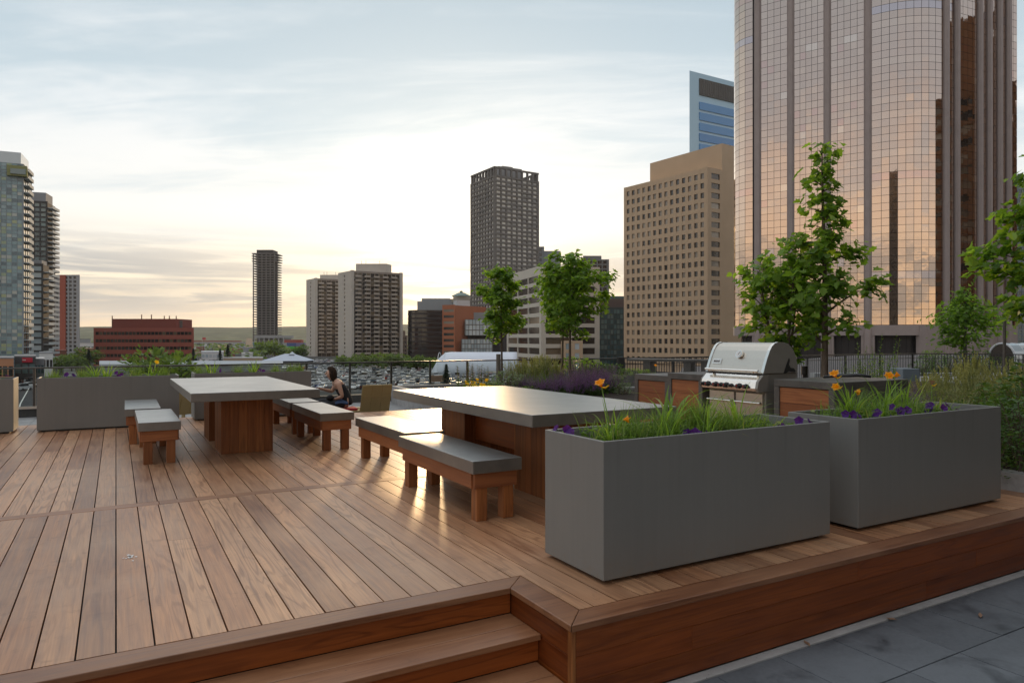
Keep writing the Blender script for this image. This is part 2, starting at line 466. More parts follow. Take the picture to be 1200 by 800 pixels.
def paving():
    b = MB(); b.prism([(-45,-40),(60,-40),(60,19.2),(-45,19.2)], -11.6, -.435)
    o = b.build('terrace', M['paver_far']); structure(o, 'roof terrace slab carrying deck, beds and guard rails')
    p = MB(); r = random.Random(9)
    for i in range(-10, 34):
        for k in range(-10, 10):
            x0 = 4.455 - 20*.452 + i*.452; y1 = 2.585 - k*.452 if k >= 0 else None
            if y1 is None: continue
            if x0 > 6.25 and False: continue
            p.box(x0+.003, x0+.449, y1-.449, y1-.003, -.432, -.405 + r.uniform(-.0012, .0012))
    o = p.build('paving', M['paver'], bevel=.002, seg=1); structure(o, 'blue grey square pavers stained by damp')
    g = MB(); g.box(-9, 6.7, 2.59, 2.652, -.432, -.398)
    o = g.build('paving_edge', M['conc_curb'], bevel=.004); structure(o, 'pale concrete strip along the deck fascia')
    g = MB(); g.box(-12, 14, -1.9, 2.588, -.4335, -.414)
    o = g.build('paving_joint', M['conc_dark']); structure(o)
    q = MB()
    for i in range(-14, 40):
        for k in range(0, 8):
            x0 = i*.75; y0 = 13.0 + k*.75
            q.box(x0+.003, x0+.747, y0+.003, y0+.747, -.434, -.400)
    o = q.build('terrace_paving', M['paver_far']); structure(o, 'pale terrace pavers beyond the deck')
    # dry leaves on the pavers
    for (x, y, rz, lab) in ((4.63, 2.34, .5, 'curled dry leaf lying alone on a dark paver'), (3.36, 2.60, 1.2, 'dry leaf caught against the pale strip below the deck'), (4.10, 2.575, 2.4, 'small torn leaf on the paver joint beside the deck')):
        L = MB()
        pts = [(-.03,0,.004),(-.012,.011,.010),(.012,.012,.008),(.032,.002,.014),(.012,-.011,.009),(-.012,-.010,.012)]
        L.add(pts, [(0,1,4,5) if False else (0,1,5), (1,2,4,5), (2,3,4)])
        L.add([(p[0],p[1],p[2]-.0012) for p in pts], [(5,1,0),(5,4,2,1),(4,3,2)])
        o = L.build('fallen_leaf', M['seed'], loc=(x, y, -.402), rot=(0,0,rz)); tag(o, lab, 'leaf', 'fallen leaves on the paving')
paving()

# ================================================================ PLANTERS
def planter(label, x0, x1, y0, y1, h=.76, z=0., drop=.085):
    w, d = x1-x0, y1-y0
    t = thing('planter_box', label, 'planter', (x0, y0, z), 0, 'grey metal planter boxes')
    s = MB(); th = .022
    o = [(0,0),(w,0),(w,d),(0,d)]; i = [(th,th),(w-th,th),(w-th,d-th),(th,d-th)]
    vs = [(x,y,.024) for x,y in o] + [(x,y,h) for x,y in o] + [(x,y,h) for x,y in i] + [(x,y,h-.3) for x,y in i]
    fs = [(3,2,1,0)]
    for k in range(4):
        n = (k+1) % 4
        fs += [(k,n,4+n,4+k), (4+k,4+n,8+n,8+k), (8+k,8+n,12+n,12+k)]
    fs.append((12,13,14,15))
    s.add(vs, fs); s.build('shell', M['planter'], t, bevel=.0035, seg=2)
    b = MB(); b.box(.05, w-.05, .05, d-.05, 0, .0235); b.build('plinth', M['black_metal'], t)
    q = MB(); nx, ny = 24, 8
    vs = []; fs = []
    rr = random.Random(int(x0*100))
    for a in range(ny+1):
        for c in range(nx+1):
            vs.append((th+.002+(w-2*th-.004)*c/nx, th+.002+(d-2*th-.004)*a/ny, h-drop+rr.uniform(-.012,.012)))
    for a in range(ny):
        for c in range(nx):
            k = a*(nx+1)+c; fs.append((k,k+1,k+nx+2,k+nx+1))
    q.add(vs, fs); q.build('soil', M['soil'], t, smooth=True)
    return t
PLANTERS = {
 'A': (2.24, 4.085, 2.985, 3.565, .76, 0.),
 'B': (4.365, 6.19, 2.975, 3.545, .76, 0.),
 'L': (-.965, .84, 11.8, 12.37, .755, 0.),
 'K': (-3.1, -1.235, 11.85, 12.42, .755, 0.),
 'C': (1.09, 2.93, 12.22, 12.79, .755, 0.)}
for k, lab in (('A', 'large grey metal planter box at the deck corner, nearest of the planters'),
               ('B', 'large grey metal planter box beside the right end of the deck edge'),
               ('L', 'grey metal planter box behind the two short benches on the left'),
               ('K', 'grey metal planter box cut off by the left edge of the photo'),
               ('C', 'grey metal planter box behind the left concrete table')):
    planter(lab, *PLANTERS[k])
t_ = at(731, 18.2)
planter('small grey metal planter standing behind the purple flower bed', t_[0]-.2, t_[0]+1.5, t_[1], t_[1]+.55, .755, -.4)

# ================================================================ BENCHES AND TABLES
def bench_proto():
    t = thing('bench', 'bench', 'bench', (0,0,0), 0, 'concrete topped wooden benches')
    w, l = .40, 1.50
    s = MB(); s.box(-w/2, w/2, 0, l, .348, .44); s.build('seat', M['conc_top'], t, bevel=.004)
    i = .028
    for y in (i, l-i-.034): a = MB(); a.box(-w/2+i, w/2-i, y, y+.034, .238, .347); a.build('end_apron', M['cedar_x'], t, bevel=.003)
    for x in (-w/2+i-.012, w/2-i-.022): a = MB(); a.box(x, x+.034, i+.0345, l-i-.0345, .236, .3465); a.build('side_apron', M['cedar_y'], t, bevel=.003)
    for sx in (-1, 1):
        for y in (.04, .36, l-.45, l-.13):
            if y in (.36, l-.45): continue
            b = MB(); xc = sx*.108
            b.box(xc-.043, xc+.043, y, y+.088, 0, .3455); b.build('leg', M['cedar_z'], t, bevel=.004)
    m = MB(); m.box(-.03, .03, .075, l-.075, .265, .345); m.build('stretcher', M['cedar_y'], t)
    return t
BP = bench_proto()
bench_spots = [
 (2.388, 4.435, 0, 'nearest bench, its dark concrete seat glossy, left of the big planter'),
 (2.505, 6.085, .005, 'sunlit bench directly behind the nearest bench, beside the right table'),
 (.398, 8.17, 0, 'nearer bench along the left side of the left table'),
 (.292, 9.84, -.01, 'farther bench on the left side of the left table, before the planter'),
 (2.262, 8.165, 0, 'bench close to the right side of the left table, end toward the camera'),
 (2.26, 9.80, 0, 'bench mostly hidden behind the left table, farther right side'),
]
for i, (x, y, rz, lab) in enumerate(bench_spots):
    o = BP if i == 0 else copy_tree(BP)
    o.location = (x, y, 0); o.rotation_euler = (0,0,rz); o['label'] = lab

def table(label, x0, x1, y0, y1, px0, px1, peds):
    t = thing('table', label, 'table', ((x0+x1)/2, y0, 0), 0, 'concrete slab dining tables')
    cx = (x0+x1)/2
    s = MB(); s.box(x0-cx, x1-cx, 0, y1-y0, .658, .75); s.build('tabletop', M['conc_top'], t, bevel=.005)
    for a, b in peds:
        p = MB(); n = 6; r = random.Random(4)
        w = (px1-px0); wd = (b-a)
        p.box(px0-cx+.02, px1-cx-.02, a-y0+.02, b-y0-.02, .004, .656)
        for k in range(n):      # vertical boards on the two long faces
            q0 = px0-cx + w*k/n; q1 = q0 + w/n - .0016
            p.box(q0, q1, a-y0, a-y0+.019, 0, .657); p.box(q0, q1, b-y0-.019, b-y0, 0, .657)
            q0 = a-y0+.0195 + (wd-.039)*k/n; q1 = q0 + (wd-.039)/n - .0016
            p.box(px0-cx, px0-cx+.019, q0, q1, 0, .6565); p.box(px1-cx-.019, px1-cx, q0, q1, 0, .6565)
        p.build('pedestal', M['oil_z'], t, bevel=.0015, seg=1)
    b = MB(); b.box(px0-cx+.12, px1-cx-.12, peds[0][1]-y0+.001, peds[1][0]-y0-.001, .30, .656)
    b.build('cross_beam', M['oil_y'], t)
    return t
table('long concrete topped table on the left, with short benches on both sides', .662, 1.965, 7.80, 10.95, 1.035, 1.60, ((8.52, 9.10), (9.70, 10.28)))
table('long concrete topped table behind the nearest planter, its top glowing in the sun', 2.63, 4.02, 4.36, 7.31, 3.03, 3.61, ((4.76, 5.33), (6.33, 6.90)))

# ================================================================ OUTDOOR KITCHEN
def counter(label, y0, y1, x0, x1, h, endwall=True, deep=True):
    t = thing('counter', label, 'counter', (x0, y0, 0), 0, 'concrete and timber kitchen counters')
    L = y1-y0; W = x1-x0
    s = MB(); s.box(0, W, 0, L, h-.07, h); s.build('countertop', M['conc_frame'], t, bevel=.004)
    f = MB()
    f.box(.0, W, .0, .062, 0, h-.071); f.box(.0, W, L-.062, L, 0, h-.071)
    f.build('end_wall', M['conc_frame'], t, bevel=.003)
    n = 5; zz = .06; hh = (h-.075-zz)/n
    for k in range(n):
        p = MB(); p.box(.014, .036, .064, L-.064, zz+k*hh, zz+(k+1)*hh-.003)
        p.build('front_board', M['cedar_y'], t, bevel=.002)
    b = MB(); b.box(.04, W-.03, .066, L-.066, 0, h-.075); b.build('core', M['conc_dark'], t)
    return t
counter('concrete and timber counter to the right of the grill, its end facing the planters', 4.175, 4.86, 5.775, 6.93, .90)
counter('concrete and timber counter to the left of the grill', 5.85, 6.425, 5.775, 6.93, .90)
counter('lowest kitchen counter with three reddish boards, farthest left', 6.43, 7.06, 5.79, 6.93, .858)

def grill():
    t = thing('gas_grill', 'stainless steel gas grill with closed hood, built in between the counters', 'grill', (5.80, 5.40, 0), -PI/2)
    W = .40
    # base cabinet
    b = MB(); b.box(-W+.005, W-.005, .03, .66, .05, .752); b.build('cabinet', M['grey_cast'], t, bevel=.004)
    for sx in (-1, 1):
        d = MB(); x0, x1 = (-W+.03, -.012) if sx < 0 else (.012, W-.03)
        d.box(x0, x1, .006, .029, .09, .735)
        do = d.build('door', M['steel'], t, bevel=.004)
        h = MB(); h.tube([(x0+.0,-.028,.64),(x1-.0,-.028,.64)], .012, 10)
        h.box(x0+.05, x0+.07, -.03, .005, .632, .648); h.box(x1-.07, x1-.05, -.03, .005, .632, .648)
        h.build('handle', M['steel_bright'], do, smooth=False)
    b = MB(); b.box(-W+.012, W-.012, .055, .515, .7535, .943); b.build('firebox', M['grey_cast'], t, bevel=.004)
    # control panel: slanted shelf and knob fascia
    c = MB()
    prof = [(.05,.935),(-.02,.925),(-.085,.862),(-.10,.795),(-.085,.765),(.05,.765)]
    c.extrude(prof, -W+.004, W-.030, lambda p,q,a: (a,p,q)); c.build('control_panel', M['steel_bright'], t, bevel=.004)
    e = MB()
    e.extrude([(.06,.94),(-.018,.931),(-.089,.866),(-.106,.795),(-.09,.757),(.06,.757)], W-.0295, W+.004, lambda p,q,a: (a,p,q)); e.build('panel_end', M['grey_cast'], t, bevel=.003); e = MB()
    e.extrude([(.06,.94),(-.018,.931),(-.089,.866),(-.106,.795),(-.09,.757),(.06,.757)], -W-.006, -W+.0035, lambda p,q,a: (a,p,q)); e.build('panel_end', M['grey_cast'], t, bevel=.003)
    v = MB()
    for k in range(11): v.obox((-.34+.068*k, -.014, .9335), (.022,0,0), (0,.006,.006), (0,-.002,.002))
    v.build('vent_slots', M['black_metal'], t)
    for x, r in ((-.355,.020),(-.285,.026),(-.17,.025),(-.095,.021),(-.02,.026),(.05,.018),(.16,.025),(.25,.022)):
        k = MB(); k.lathe([(r*1.18,-.097),(r*1.18,-.104),(r,-.106),(r*.92,-.140),(r*.7,-.145)], 16, (x,0,.812), axis='y')
        ko = k.build('knob', M['black_metal'], t, smooth=False)
        k = MB(); k.box(x-.004, x+.004, -.1468, -.1440, .806, .806+r*.8); k.build('pointer', M['red_mark'] if r > .02 else M['steel_bright'], ko)
    # hood
    hp = [(-.015,.945),(.012,1.02),(.045,1.10),(.085,1.18),(.115,1.222),(.155,1.252),(.21,1.266),(.29,1.265),(.36,1.247),(.425,1.20),(.47,1.13),(.497,1.03),(.502,.945)]
    h = MB(); h.extrude(hp, -W+.03, W-.03, lambda p,q,a: (a,p,q)); ho = h.build('hood', M['steel'], t, bevel=.003)
    for x0, x1 in ((-W-.004, -W+.0295), (W-.0295, W+.006)):
        s = MB(); cxx, czz = .25, .94
        big = [(cxx+(p-cxx)*1.012, czz+(q-czz)*1.012) for p, q in hp]
        s.extrude(big, x0, x1, lambda p,q,a: (a,p,q)); s.build('hood_end', M['grey_cast'], ho, bevel=.006)
        # bright edge trim following the front of the end cap
        tr = MB(); path = [((x0+x1)/2, p-.004, q+.003) for p, q in hp[:8]]
        for a, c2 in zip(path, path[1:]):
            a, c2 = Vector(a), Vector(c2); m = (a+c2)/2; dd = (c2-a)
            tr.obox(m, (.0165,0,0), dd/2*1.04, Vector((0,-dd.z,dd.y)).normalized()*.003)
        tr.build('hood_trim', M['steel_bright'], ho)
    nt_ = MB()   # hinge notch on the right end
    nt_.extrude([(.28,.945),(.34,1.065),(.365,1.105),(.378,1.08),(.365,1.035),(.39,1.0),(.44,.995),(.47,.965),(.45,.95),(.36,.965),(.32,.945)], W+.0065, W+.009, lambda p,q,a: (a,p,q))
    nt_.build('hinge_slot', M['black_metal'], ho)
    hd = MB(); hd.tube([(-W+.03,-.055,.972),(W-.03,-.055,.972)], .014, 12)
    for x in (-W+.09, W-.09): hd.obox((x,-.03,.965), (.012,0,0), (0,.03,.004), (0,-.002,.012))
    hd.build('hood_handle', M['steel_bright'], ho)
    g = MB(); n = Vector((0,-.92,.38)).normalized(); cpos = Vector((.03,.052,1.135))
    def disc(r, h0, h1, mi):
        ux = Vector((1,0,0)); uy = n.cross(ux)
        vs = [cpos+n*hh+r*(math.cos(q*PI/10)*ux+math.sin(q*PI/10)*uy) for hh in (h0,h1) for q in range(20)]
        g.add(vs, [tuple(range(19,-1,-1)), tuple(range(20,40))]+[(k,(k+1)%20,20+(k+1)%20,20+k) for k in range(20)], mi)
    disc(.044, -.002, .022, 0); disc(.034, .0225, .0245, 1)
    ux = Vector((1,0,0)); uy = n.cross(ux)
    g.obox(cpos+n*.026+uy*.008+ux*.006, ux*.002, (uy*.016+ux*.012), n*.001, 2)
    g.build('thermometer', [M['steel_bright'], M['white_face'], M['black_metal']], ho)
    b = MB(); bp = Vector((-.27,.025,1.055)); ux = Vector((1,0,0)); nn = Vector((0,-.93,.36)).normalized(); uy = nn.cross(ux)*-1
    b.obox(bp+nn*.004, ux*.062, uy*.030, nn*.004, 0)
    b.obox(bp+nn*.0085, ux*.054, uy*.022, nn*.001, 1)
    for k in range(5):
        b.obox(bp+nn*.0105+ux*(-.036+.0175*k), ux*.0055, uy*(.012 if k in (0,2,4) else .010), nn*.001, 2)
    b.build('badge', [M['steel_bright'], M['white_face'], M['black_metal']], ho)
    return t
grill()

def clutter():
    # speaker-like lamp and cable bits on the right counter
    L = MB(); L.tube([(6.35,4.72,.913),(6.45,4.62,.925),(6.52,4.45,.94),(6.60,4.36,.925)], [.013,.015,.02,.012], 8)
    tag(L.build('tongs', M['black_metal'], smooth=True), 'black barbecue tongs lying on the right counter', 'tongs', None)
    p = at(943, 11.5); t = thing('path_light', 'small black bollard light beside the tree behind the grill', 'light', (p[0], p[1], 0))
    a = MB(); a.lathe([(.035,.0),(.035,.72)], 12); a.build('post', M['black_metal'], t)
    a = MB(); a.lathe([(.045,.72),(.05,.725),(.05,.86),(.045,.865)], 12); a.build('lamp_head', M['black_metal'], t)
clutter()

def bar_table():
    d = 22.0; p0 = at(738, d); p1 = at(832, d-1.2)
    dx, dy = p1[0]-p0[0], p1[1]-p0[1]; L = math.hypot(dx, dy); rz = math.atan2(dy, dx)
    t = thing('bar_table', 'long grey bar height table behind the kitchen counters', 'table', (p0[0], p0[1], -.4), rz)
    s = MB(); s.box(0, L, -.3, .35, 1.03, 1.10); s.build('tabletop', M['conc_frame'], t, bevel=.004)
    for x in (.52, L-.72, L-.2):
        b = MB(); b.box(x, x+.22, -.28, .33, 0, 1.029); b.build('leg', M['conc_frame'], t, bevel=.004)
bar_table()

# ================================================================ GUARD RAIL AND FENCE
def solve_x(u, y):
    k = (u-CX)/FPX      # (RT.x*x+RT.y*y) = k (FW.x*x+FW.y*y)
    return y*(k*FW[1]-RT[1])/(RT[0]-k*FW[0])
YR = 18.7
def railing():
    x0, x1 = solve_x(-60, YR), solve_x(727, YR)
    t = thing('glass_railing', 'glass guard railing with a dark metal handrail along the far terrace edge', 'railing', (0, YR, -.4))
    h = MB(); h.box(x0, x1, -.03, .03, 1.045, 1.085); h.build('handrail', M['rail_metal'], t, bevel=.008)
    c = MB(); c.box(x0, x1, -.16, .16, .002, .20); c.build('kerb', M['conc_dark'], t, bevel=.01)
    us = [-12, 40, 113, 180, 243.5, 302.7, 359, 410, 458.5, 504, 547.5, 585, 623, 659, 694]
    xs = [solve_x(u, YR) for u in us]
    step = (xs[-1]-xs[1])/(len(xs)-2)
    for i in range(len(us)):
        x = xs[i]
        p = MB(); p.box(x-.025, x+.025, -.022, .022, .20, 1.044); p.build('post', M['rail_metal'], t, bevel=.004)
    ex = [x0] + xs + [x1]
    for a, b in zip(ex, ex[1:]):
        g = MB(); g.box(a+.035, b-.035, -.006, .006, .205, 1.03); g.build('glass_panel', M['guard_glass'], t)
    a = MB(); a.box(x0, solve_x(230, YR), -.19, -.161, .18, .235); a.build('base_channel', M['steel'], t)
railing()
def picket_fence():
    xs = solve_x(727, YR)
    p3 = at(1200, 29.5)
    pts = [(xs, YR), (31.0, 18.5), p3, at(1290, 27.5)]
    t = thing('picket_fence', 'black metal picket fence running behind the trees and the grill', 'fence', (0,0,-.4))
    rail = MB(); pk = MB()
    for a, b in zip(pts, pts[1:]):
        L = math.hypot(b[0]-a[0], b[1]-a[1]); tx, ty = (b[0]-a[0])/L, (b[1]-a[1])/L
        c = ((a[0]+b[0])/2, (a[1]+b[1])/2)
        rail.obox((*c,1.062), (tx*L/2,ty*L/2,0), (-ty*.025,tx*.025,0), (0,0,.022))
        rail.obox((*c,.86), (tx*L/2,ty*L/2,0), (-ty*.012,tx*.012,0), (0,0,.012))
        rail.obox((*c,.10), (tx*L/2,ty*L/2,0), (-ty*.015,tx*.015,0), (0,0,.018))
        n = int(L/.115)
        for k in range(n):
            q = (k+.5)/n; x, y = a[0]+(b[0]-a[0])*q, a[1]+(b[1]-a[1])*q
            pk.obox((x,y,.57), (.009,0,0), (0,.009,0), (0,0,.468))
        m = max(2, int(L/2.1))
        for k in range(m+1):
            q = k/m; x, y = a[0]+(b[0]-a[0])*q, a[1]+(b[1]-a[1])*q
            if k == 0 and a is not pts[0]: continue
            w = .11 if (k == 0) else .036
            P = MB(); P.box(x-w, x+w, y-w*.6, y+w*.6, 0, 1.10 if k == 0 else 1.039); P.build('post', M['black_metal'], t)
    rail.build('rails', M['rail_metal'], t); pk.build('pickets', M['black_metal'], t)
picket_fence()

# ================================================================ LOUNGE CHAIRS AND PERSON
def lounge_chair(label, p, rz):
    t = thing('lounge_chair', label, 'chair', (p[0], p[1], -.4), rz, 'khaki lounge chairs on the lower terrace')
    w = .30
    b = MB()
    for k in range(3):
        x0 = -w + .2*k; b.obox((x0+.1-.001, -.12, .56), (.098,0,0), (0,-.085,.27), (0,.011,.004))
    b.build('backrest', M['khaki'], t, bevel=.004)
    b = MB(); b.obox((0,-.137,.60), (w,0,0), (0,-.006,.02), (0,-.012,0)); b.build('back_rail', M['khaki'], t, bevel=.003)
    s = MB()
    for k in range(4): s.box(-w, w, -.02+.13*k, .10+.13*k, .335-.022*(3-k)*.6, .357-.022*(3-k)*.6)
    s.build('seat', M['khaki'], t, bevel=.004)
    for sx in (-1, 1):
        a = MB(); a.extrude([(-.12,.0),(-.02,.0),(.0,.27),(.42,.30),(.42,0),(.52,0),(.52,.345),(-.06,.31)], sx*w-(.024 if sx>0 else 0), sx*w+(.024 if sx<0 else 0), lambda p_,q,a_: (a_,p_,q))
        a.build('side_frame', M['khaki'], t, bevel=.003)
    return t
pc = at(438, 13.6); lounge_chair('khaki slatted lounge chair to the right of the seated person', pc, .05)
pc = at(214, 13.2); lounge_chair('khaki lounge chair between the two planters left of the table', pc, .45)
ps = at(405, 13.35)
def block_seat(name, label, p, rz, sx, sy, h):
    t = thing(name, label, 'seat', (p[0], p[1], -.4), rz, 'khaki seat blocks')
    s = MB(); s.box(-sx, sx, -sy, sy, h-.03, h); s.build('seat', M['khaki'], t, bevel=.004)
    s = MB(); s.box(-sx+.02, sx-.02, -sy+.02, sy-.02, .03, h-.031); s.build('base', M['khaki'], t, bevel=.004)
    for a in (-1,1):
        for b in (-1,1):
            f = MB(); f.box(a*(sx-.05)-.02, a*(sx-.05)+.02, b*(sy-.05)-.02, b*(sy-.05)+.02, 0, .03); f.build('foot', M['black_metal'], t)
    return t
FACE = PI/2 - YAW + .38
def loc2(px, py): # person local offset -> world
    return (ps[0]+px*math.cos(FACE)-py*math.sin(FACE), ps[1]+px*math.sin(FACE)+py*math.cos(FACE))
block_seat('block_seat', 'khaki block seat under the seated person', loc2(0,.02), FACE, .24, .25, .36)
block_seat('block_seat', 'khaki block seat under the outstretched legs of the person', loc2(0,.74), FACE, .24, .2, .36)
cu = MB(); cu.box(-.21, .21, -.22, .18, .361, .405)
o = cu.build('seat_pad', m_plain('red_cloth', (.42,.02,.03), .8), loc=(*loc2(0,.02), -.4), rot=(0,0,FACE), bevel=.015); tag(o, 'thin red seat pad under the person', 'cushion')

def skin(name, mat, parent, verts, edges, radii, levels=2, root=0):
    me = bpy.data.meshes.new(name); me.from_pydata(verts, edges, []); me.materials.append(mat)
    o = bpy.data.objects.new(name, me); link(o, parent)
    o.modifiers.new('skin', 'SKIN')
    if not me.skin_vertices: 
        bm = bmesh.new(); bm.from_mesh(me); bm.verts.layers.skin.verify(); bm.to_mesh(me); bm.free()
    for i, r in enumerate(radii):
        d = me.skin_vertices[0].data[i]; d.radius = r if hasattr(r, '__len__') else (r, r); d.use_root = (i == root)
    s = o.modifiers.new('sub', 'SUBSURF'); s.levels = levels; s.render_levels = levels
    return o
def person():
    skinm = m_plain('skin', (.50,.29,.20), .55, 0, .06, 8.)
    hairm = m_bark('dark_brown_hair', (.012,.008,.006), (.05,.028,.016))
    topm = m_plain('black_knit', (.012,.012,.013), .85, 0, .3, 20.)
    legm = m_plain('dark_leggings', (.03,.03,.035), .8, 0, .3, 20.)
    jean = m_plain('blue_denim', (.05,.085,.17), .85, 0, .35, 30.)
    t = thing('person', 'seated person in a black camisole looking down at a phone, facing left', 'person', (ps[0], ps[1], -.4), FACE)
    # body: one skinned figure (local: +y is the way the person faces, -x is the side toward the camera)
    V = []; E = []; Rr = []
    def add(p, r, link_to=None):
        V.append(p); Rr.append(r); i = len(V)-1
        if link_to is not None: E.append((link_to, i))
        return i
    pel = add((0,-.02,.50), (.135,.11))
    wai = add((0,.01,.65), (.115,.085), pel)
    che = add((0,.10,.79), (.135,.095), wai)
    up = add((0,.165,.88), (.12,.075), che)
    nk = add((0,.215,.935), (.048,.048), up)
    nk2 = add((0,.25,.97), (.05,.05), nk)
    hd = add((0,.285,1.03), (.078,.088), nk2)
    hd2 = add((0,.29,1.085), (.074,.085), hd); hd3 = add((0,.285,1.13), (.045,.05), hd2)
    for sx in (-1, 1):
        sh = add((sx*.165,.155,.865), .052, up)
        if sx < 0: el, wr, ha = (sx*.215,.09,.635), (sx*.10,.21,.575), (sx*.06,.265,.575)
        else: el, wr, ha = (sx*.20,.22,.70), (sx*.09,.41,.755), (sx*.075,.465,.775)
        um = add(tuple(.5*(a+b) for a, b in zip((sx*.165,.155,.865), el)), .044, sh)
        e = add(el, .037, um); m = add(tuple(.5*(a+b) for a, b in zip(el, wr)), .034, e)
        w = add(wr, .025, m); h = add(ha, (.036,.022), w)
        # fingers curling
        for k in range(4):
            b0 = (ha[0]+sx*(-.024+.016*k), ha[1]+.025, ha[2]+.004); b1 = (b0[0], b0[1]+.028+.004*(k in (1,2)), b0[2]+.006); b2 = (b1[0]-.002*sx, b1[1]+.016, b1[2]+.022)
            f0 = add(b0, .0095, h); f1 = add(b1, .0085, f0); add(b2, .0075, f1)
        th = add((ha[0]-sx*.034, ha[1]+.006, ha[2]+.012), .010, h); add((ha[0]-sx*.042, ha[1]+.032, ha[2]+.024), .008, th)
        hip = add((sx*.085,.02,.475), .095, pel)
        kn = (sx*.10,.42,.475 if sx < 0 else .52); an = (sx*.09,.80,.42 if sx < 0 else .44)
        t1 = add((sx*.095,.22,.485), .082, hip); kk = add(kn, .060, t1)
        cf = add(tuple(.55*a+.45*b for a, b in zip(kn, an)), .054, kk); ank = add(an, .036, cf)
        he = add((an[0],an[1]+.035,an[2]-.012), .036, ank); add((an[0],an[1]+.06,an[2]+.10), .030, he); 
    body = skin('body', skinm, t, V, E, Rr, 2, 0)
    # nose, ears, eyes as part of the head
    f = MB(); f.add([(-.014,.368,1.04),(.014,.368,1.04),(0,.398,1.043),(0,.368,1.077)], [(0,2,1),(1,2,3),(2,0,3),(0,1,3)])
    for sx in (-1,1): f.ball((sx*.077,.275,1.055), (.012,.022,.032), 8, 6)
    f.build('face', skinm, t, smooth=True)
    f = MB()
    for sx in (-1,1): f.ball((sx*.032,.362,1.073), (.014,.008,.007), 8, 5)
    f.build('eye', hairm, t, smooth=True)
    f = MB(); f.ball((0,.366,1.005), (.022,.010,.007), 10, 5); f.build('mouth', m_plain('lip', (.35,.10,.09), .5), t, smooth=True)
    # hair: bob to the jaw
    hb = MB(); vs = []; fs = []; nu, nv = 22, 12
    for j in range(nv+1):
        th = PI*j/nv*.70
        for k in range(nu):
            a = 2*PI*k/nu; fx, fy = math.cos(a), math.sin(a)
            front = min(1, max(0, fy+.15)*1.25)
            tt = th*(1-.66*front)
            rad = 1+.03*math.sin(9*a)+.02*math.sin(17*a+j)
            z = 1.070+.112*math.cos(tt) - (0.10*(j/nv)**2 if fy < .35 else 0)
            vs.append((.088*math.sin(tt)*fx*rad, .275+.100*math.sin(tt)*fy*rad-.012*(fy<0), z))
    for j in range(nv):
        for k in range(nu): fs.append((j*nu+k, j*nu+(k+1)%nu, (j+1)*nu+(k+1)%nu, (j+1)*nu+k))
    hb.add(vs, fs); ho = hb.build('hair', hairm, t, smooth=True); sd = ho.modifiers.new('solid', 'SOLIDIFY'); sd.thickness = .016; sd.offset = 0
    skin('camisole', topm, t, [(0,.0,.43),(0,.005,.53),(0,.02,.65),(0,.10,.79),(0,.145,.85)], [(0,1),(1,2),(2,3),(3,4)], [(.175,.16),(.175,.158),(.145,.115),(.158,.120),(.146,.104)], 2)
    st = MB()
    for sx in (-1,1): st.tube([(sx*.07,.235,.84),(sx*.085,.225,.905),(sx*.09,.15,.925),(sx*.075,.06,.85)], .006, 6)
    st.build('strap', topm, t)
    for sx in (-1,1):
        kz = .475 if sx < 0 else .52; az = .42 if sx < 0 else .44
        skin('legging', legm, t, [(sx*.07,-.02,.482),(sx*.095,.22,.487),(sx*.10,.42,kz),(sx*.096,.60,.45+.5*(kz-.475)),(sx*.09,.775,az+.005)], [(0,1),(1,2),(2,3),(3,4)], [.105,.090,.067,.061,.044], 2)
        s = MB(); s.ball((sx*.09,.862,az+.045), (.046,.034,.115), 12, 8); s.build('shoe', M['black_metal'], t, smooth=True)
    # denim jacket over the lap
    j = MB(); nx, ny = 12, 8; vs=[]; fs=[]
    for a in range(ny+1):
        for b in range(nx+1):
            x = -.21+.40*b/nx; y = -.02+.24*a/ny
            z = .585+.02*math.sin(9*x+3*y)+.012*math.sin(23*y+5*x) - (.25*max(0,-x-.12)*8*.35) - .10*max(0,x-.1)*4
            vs.append((x,y,z))
    for a in range(ny):
        for b in range(nx):
            k = a*(nx+1)+b; fs.append((k,k+1,k+nx+2,k+nx+1))
    j.add(vs, fs); jo = j.build('lap_jacket', jean, t, smooth=True); q = jo.modifiers.new('solid','SOLIDIFY'); q.thickness=.022
    # phone in the hand, small bag on the lap: things of their own
    ph = MB(); ph.box(-.036,.036,-.004,.004,-.072,.072)
    po = ph.build('phone', m_plain('blue_phone_case', (.06,.12,.28), .3), loc=(*loc2(.075,.505), -.4+.825), rot=(.75,0,FACE), bevel=.006); tag(po, 'blue cased phone held up in the hand of the seated person', 'phone')
    bg = MB(); bg.ball((0,0,0), (.085,.075,.055), 14, 8)
    bo = bg.build('bag', topm, loc=(*loc2(-.10,.30), -.4+.605), rot=(0,.2,FACE), smooth=True); tag(bo, 'small black bag on the knees of the seated person', 'bag')
person()
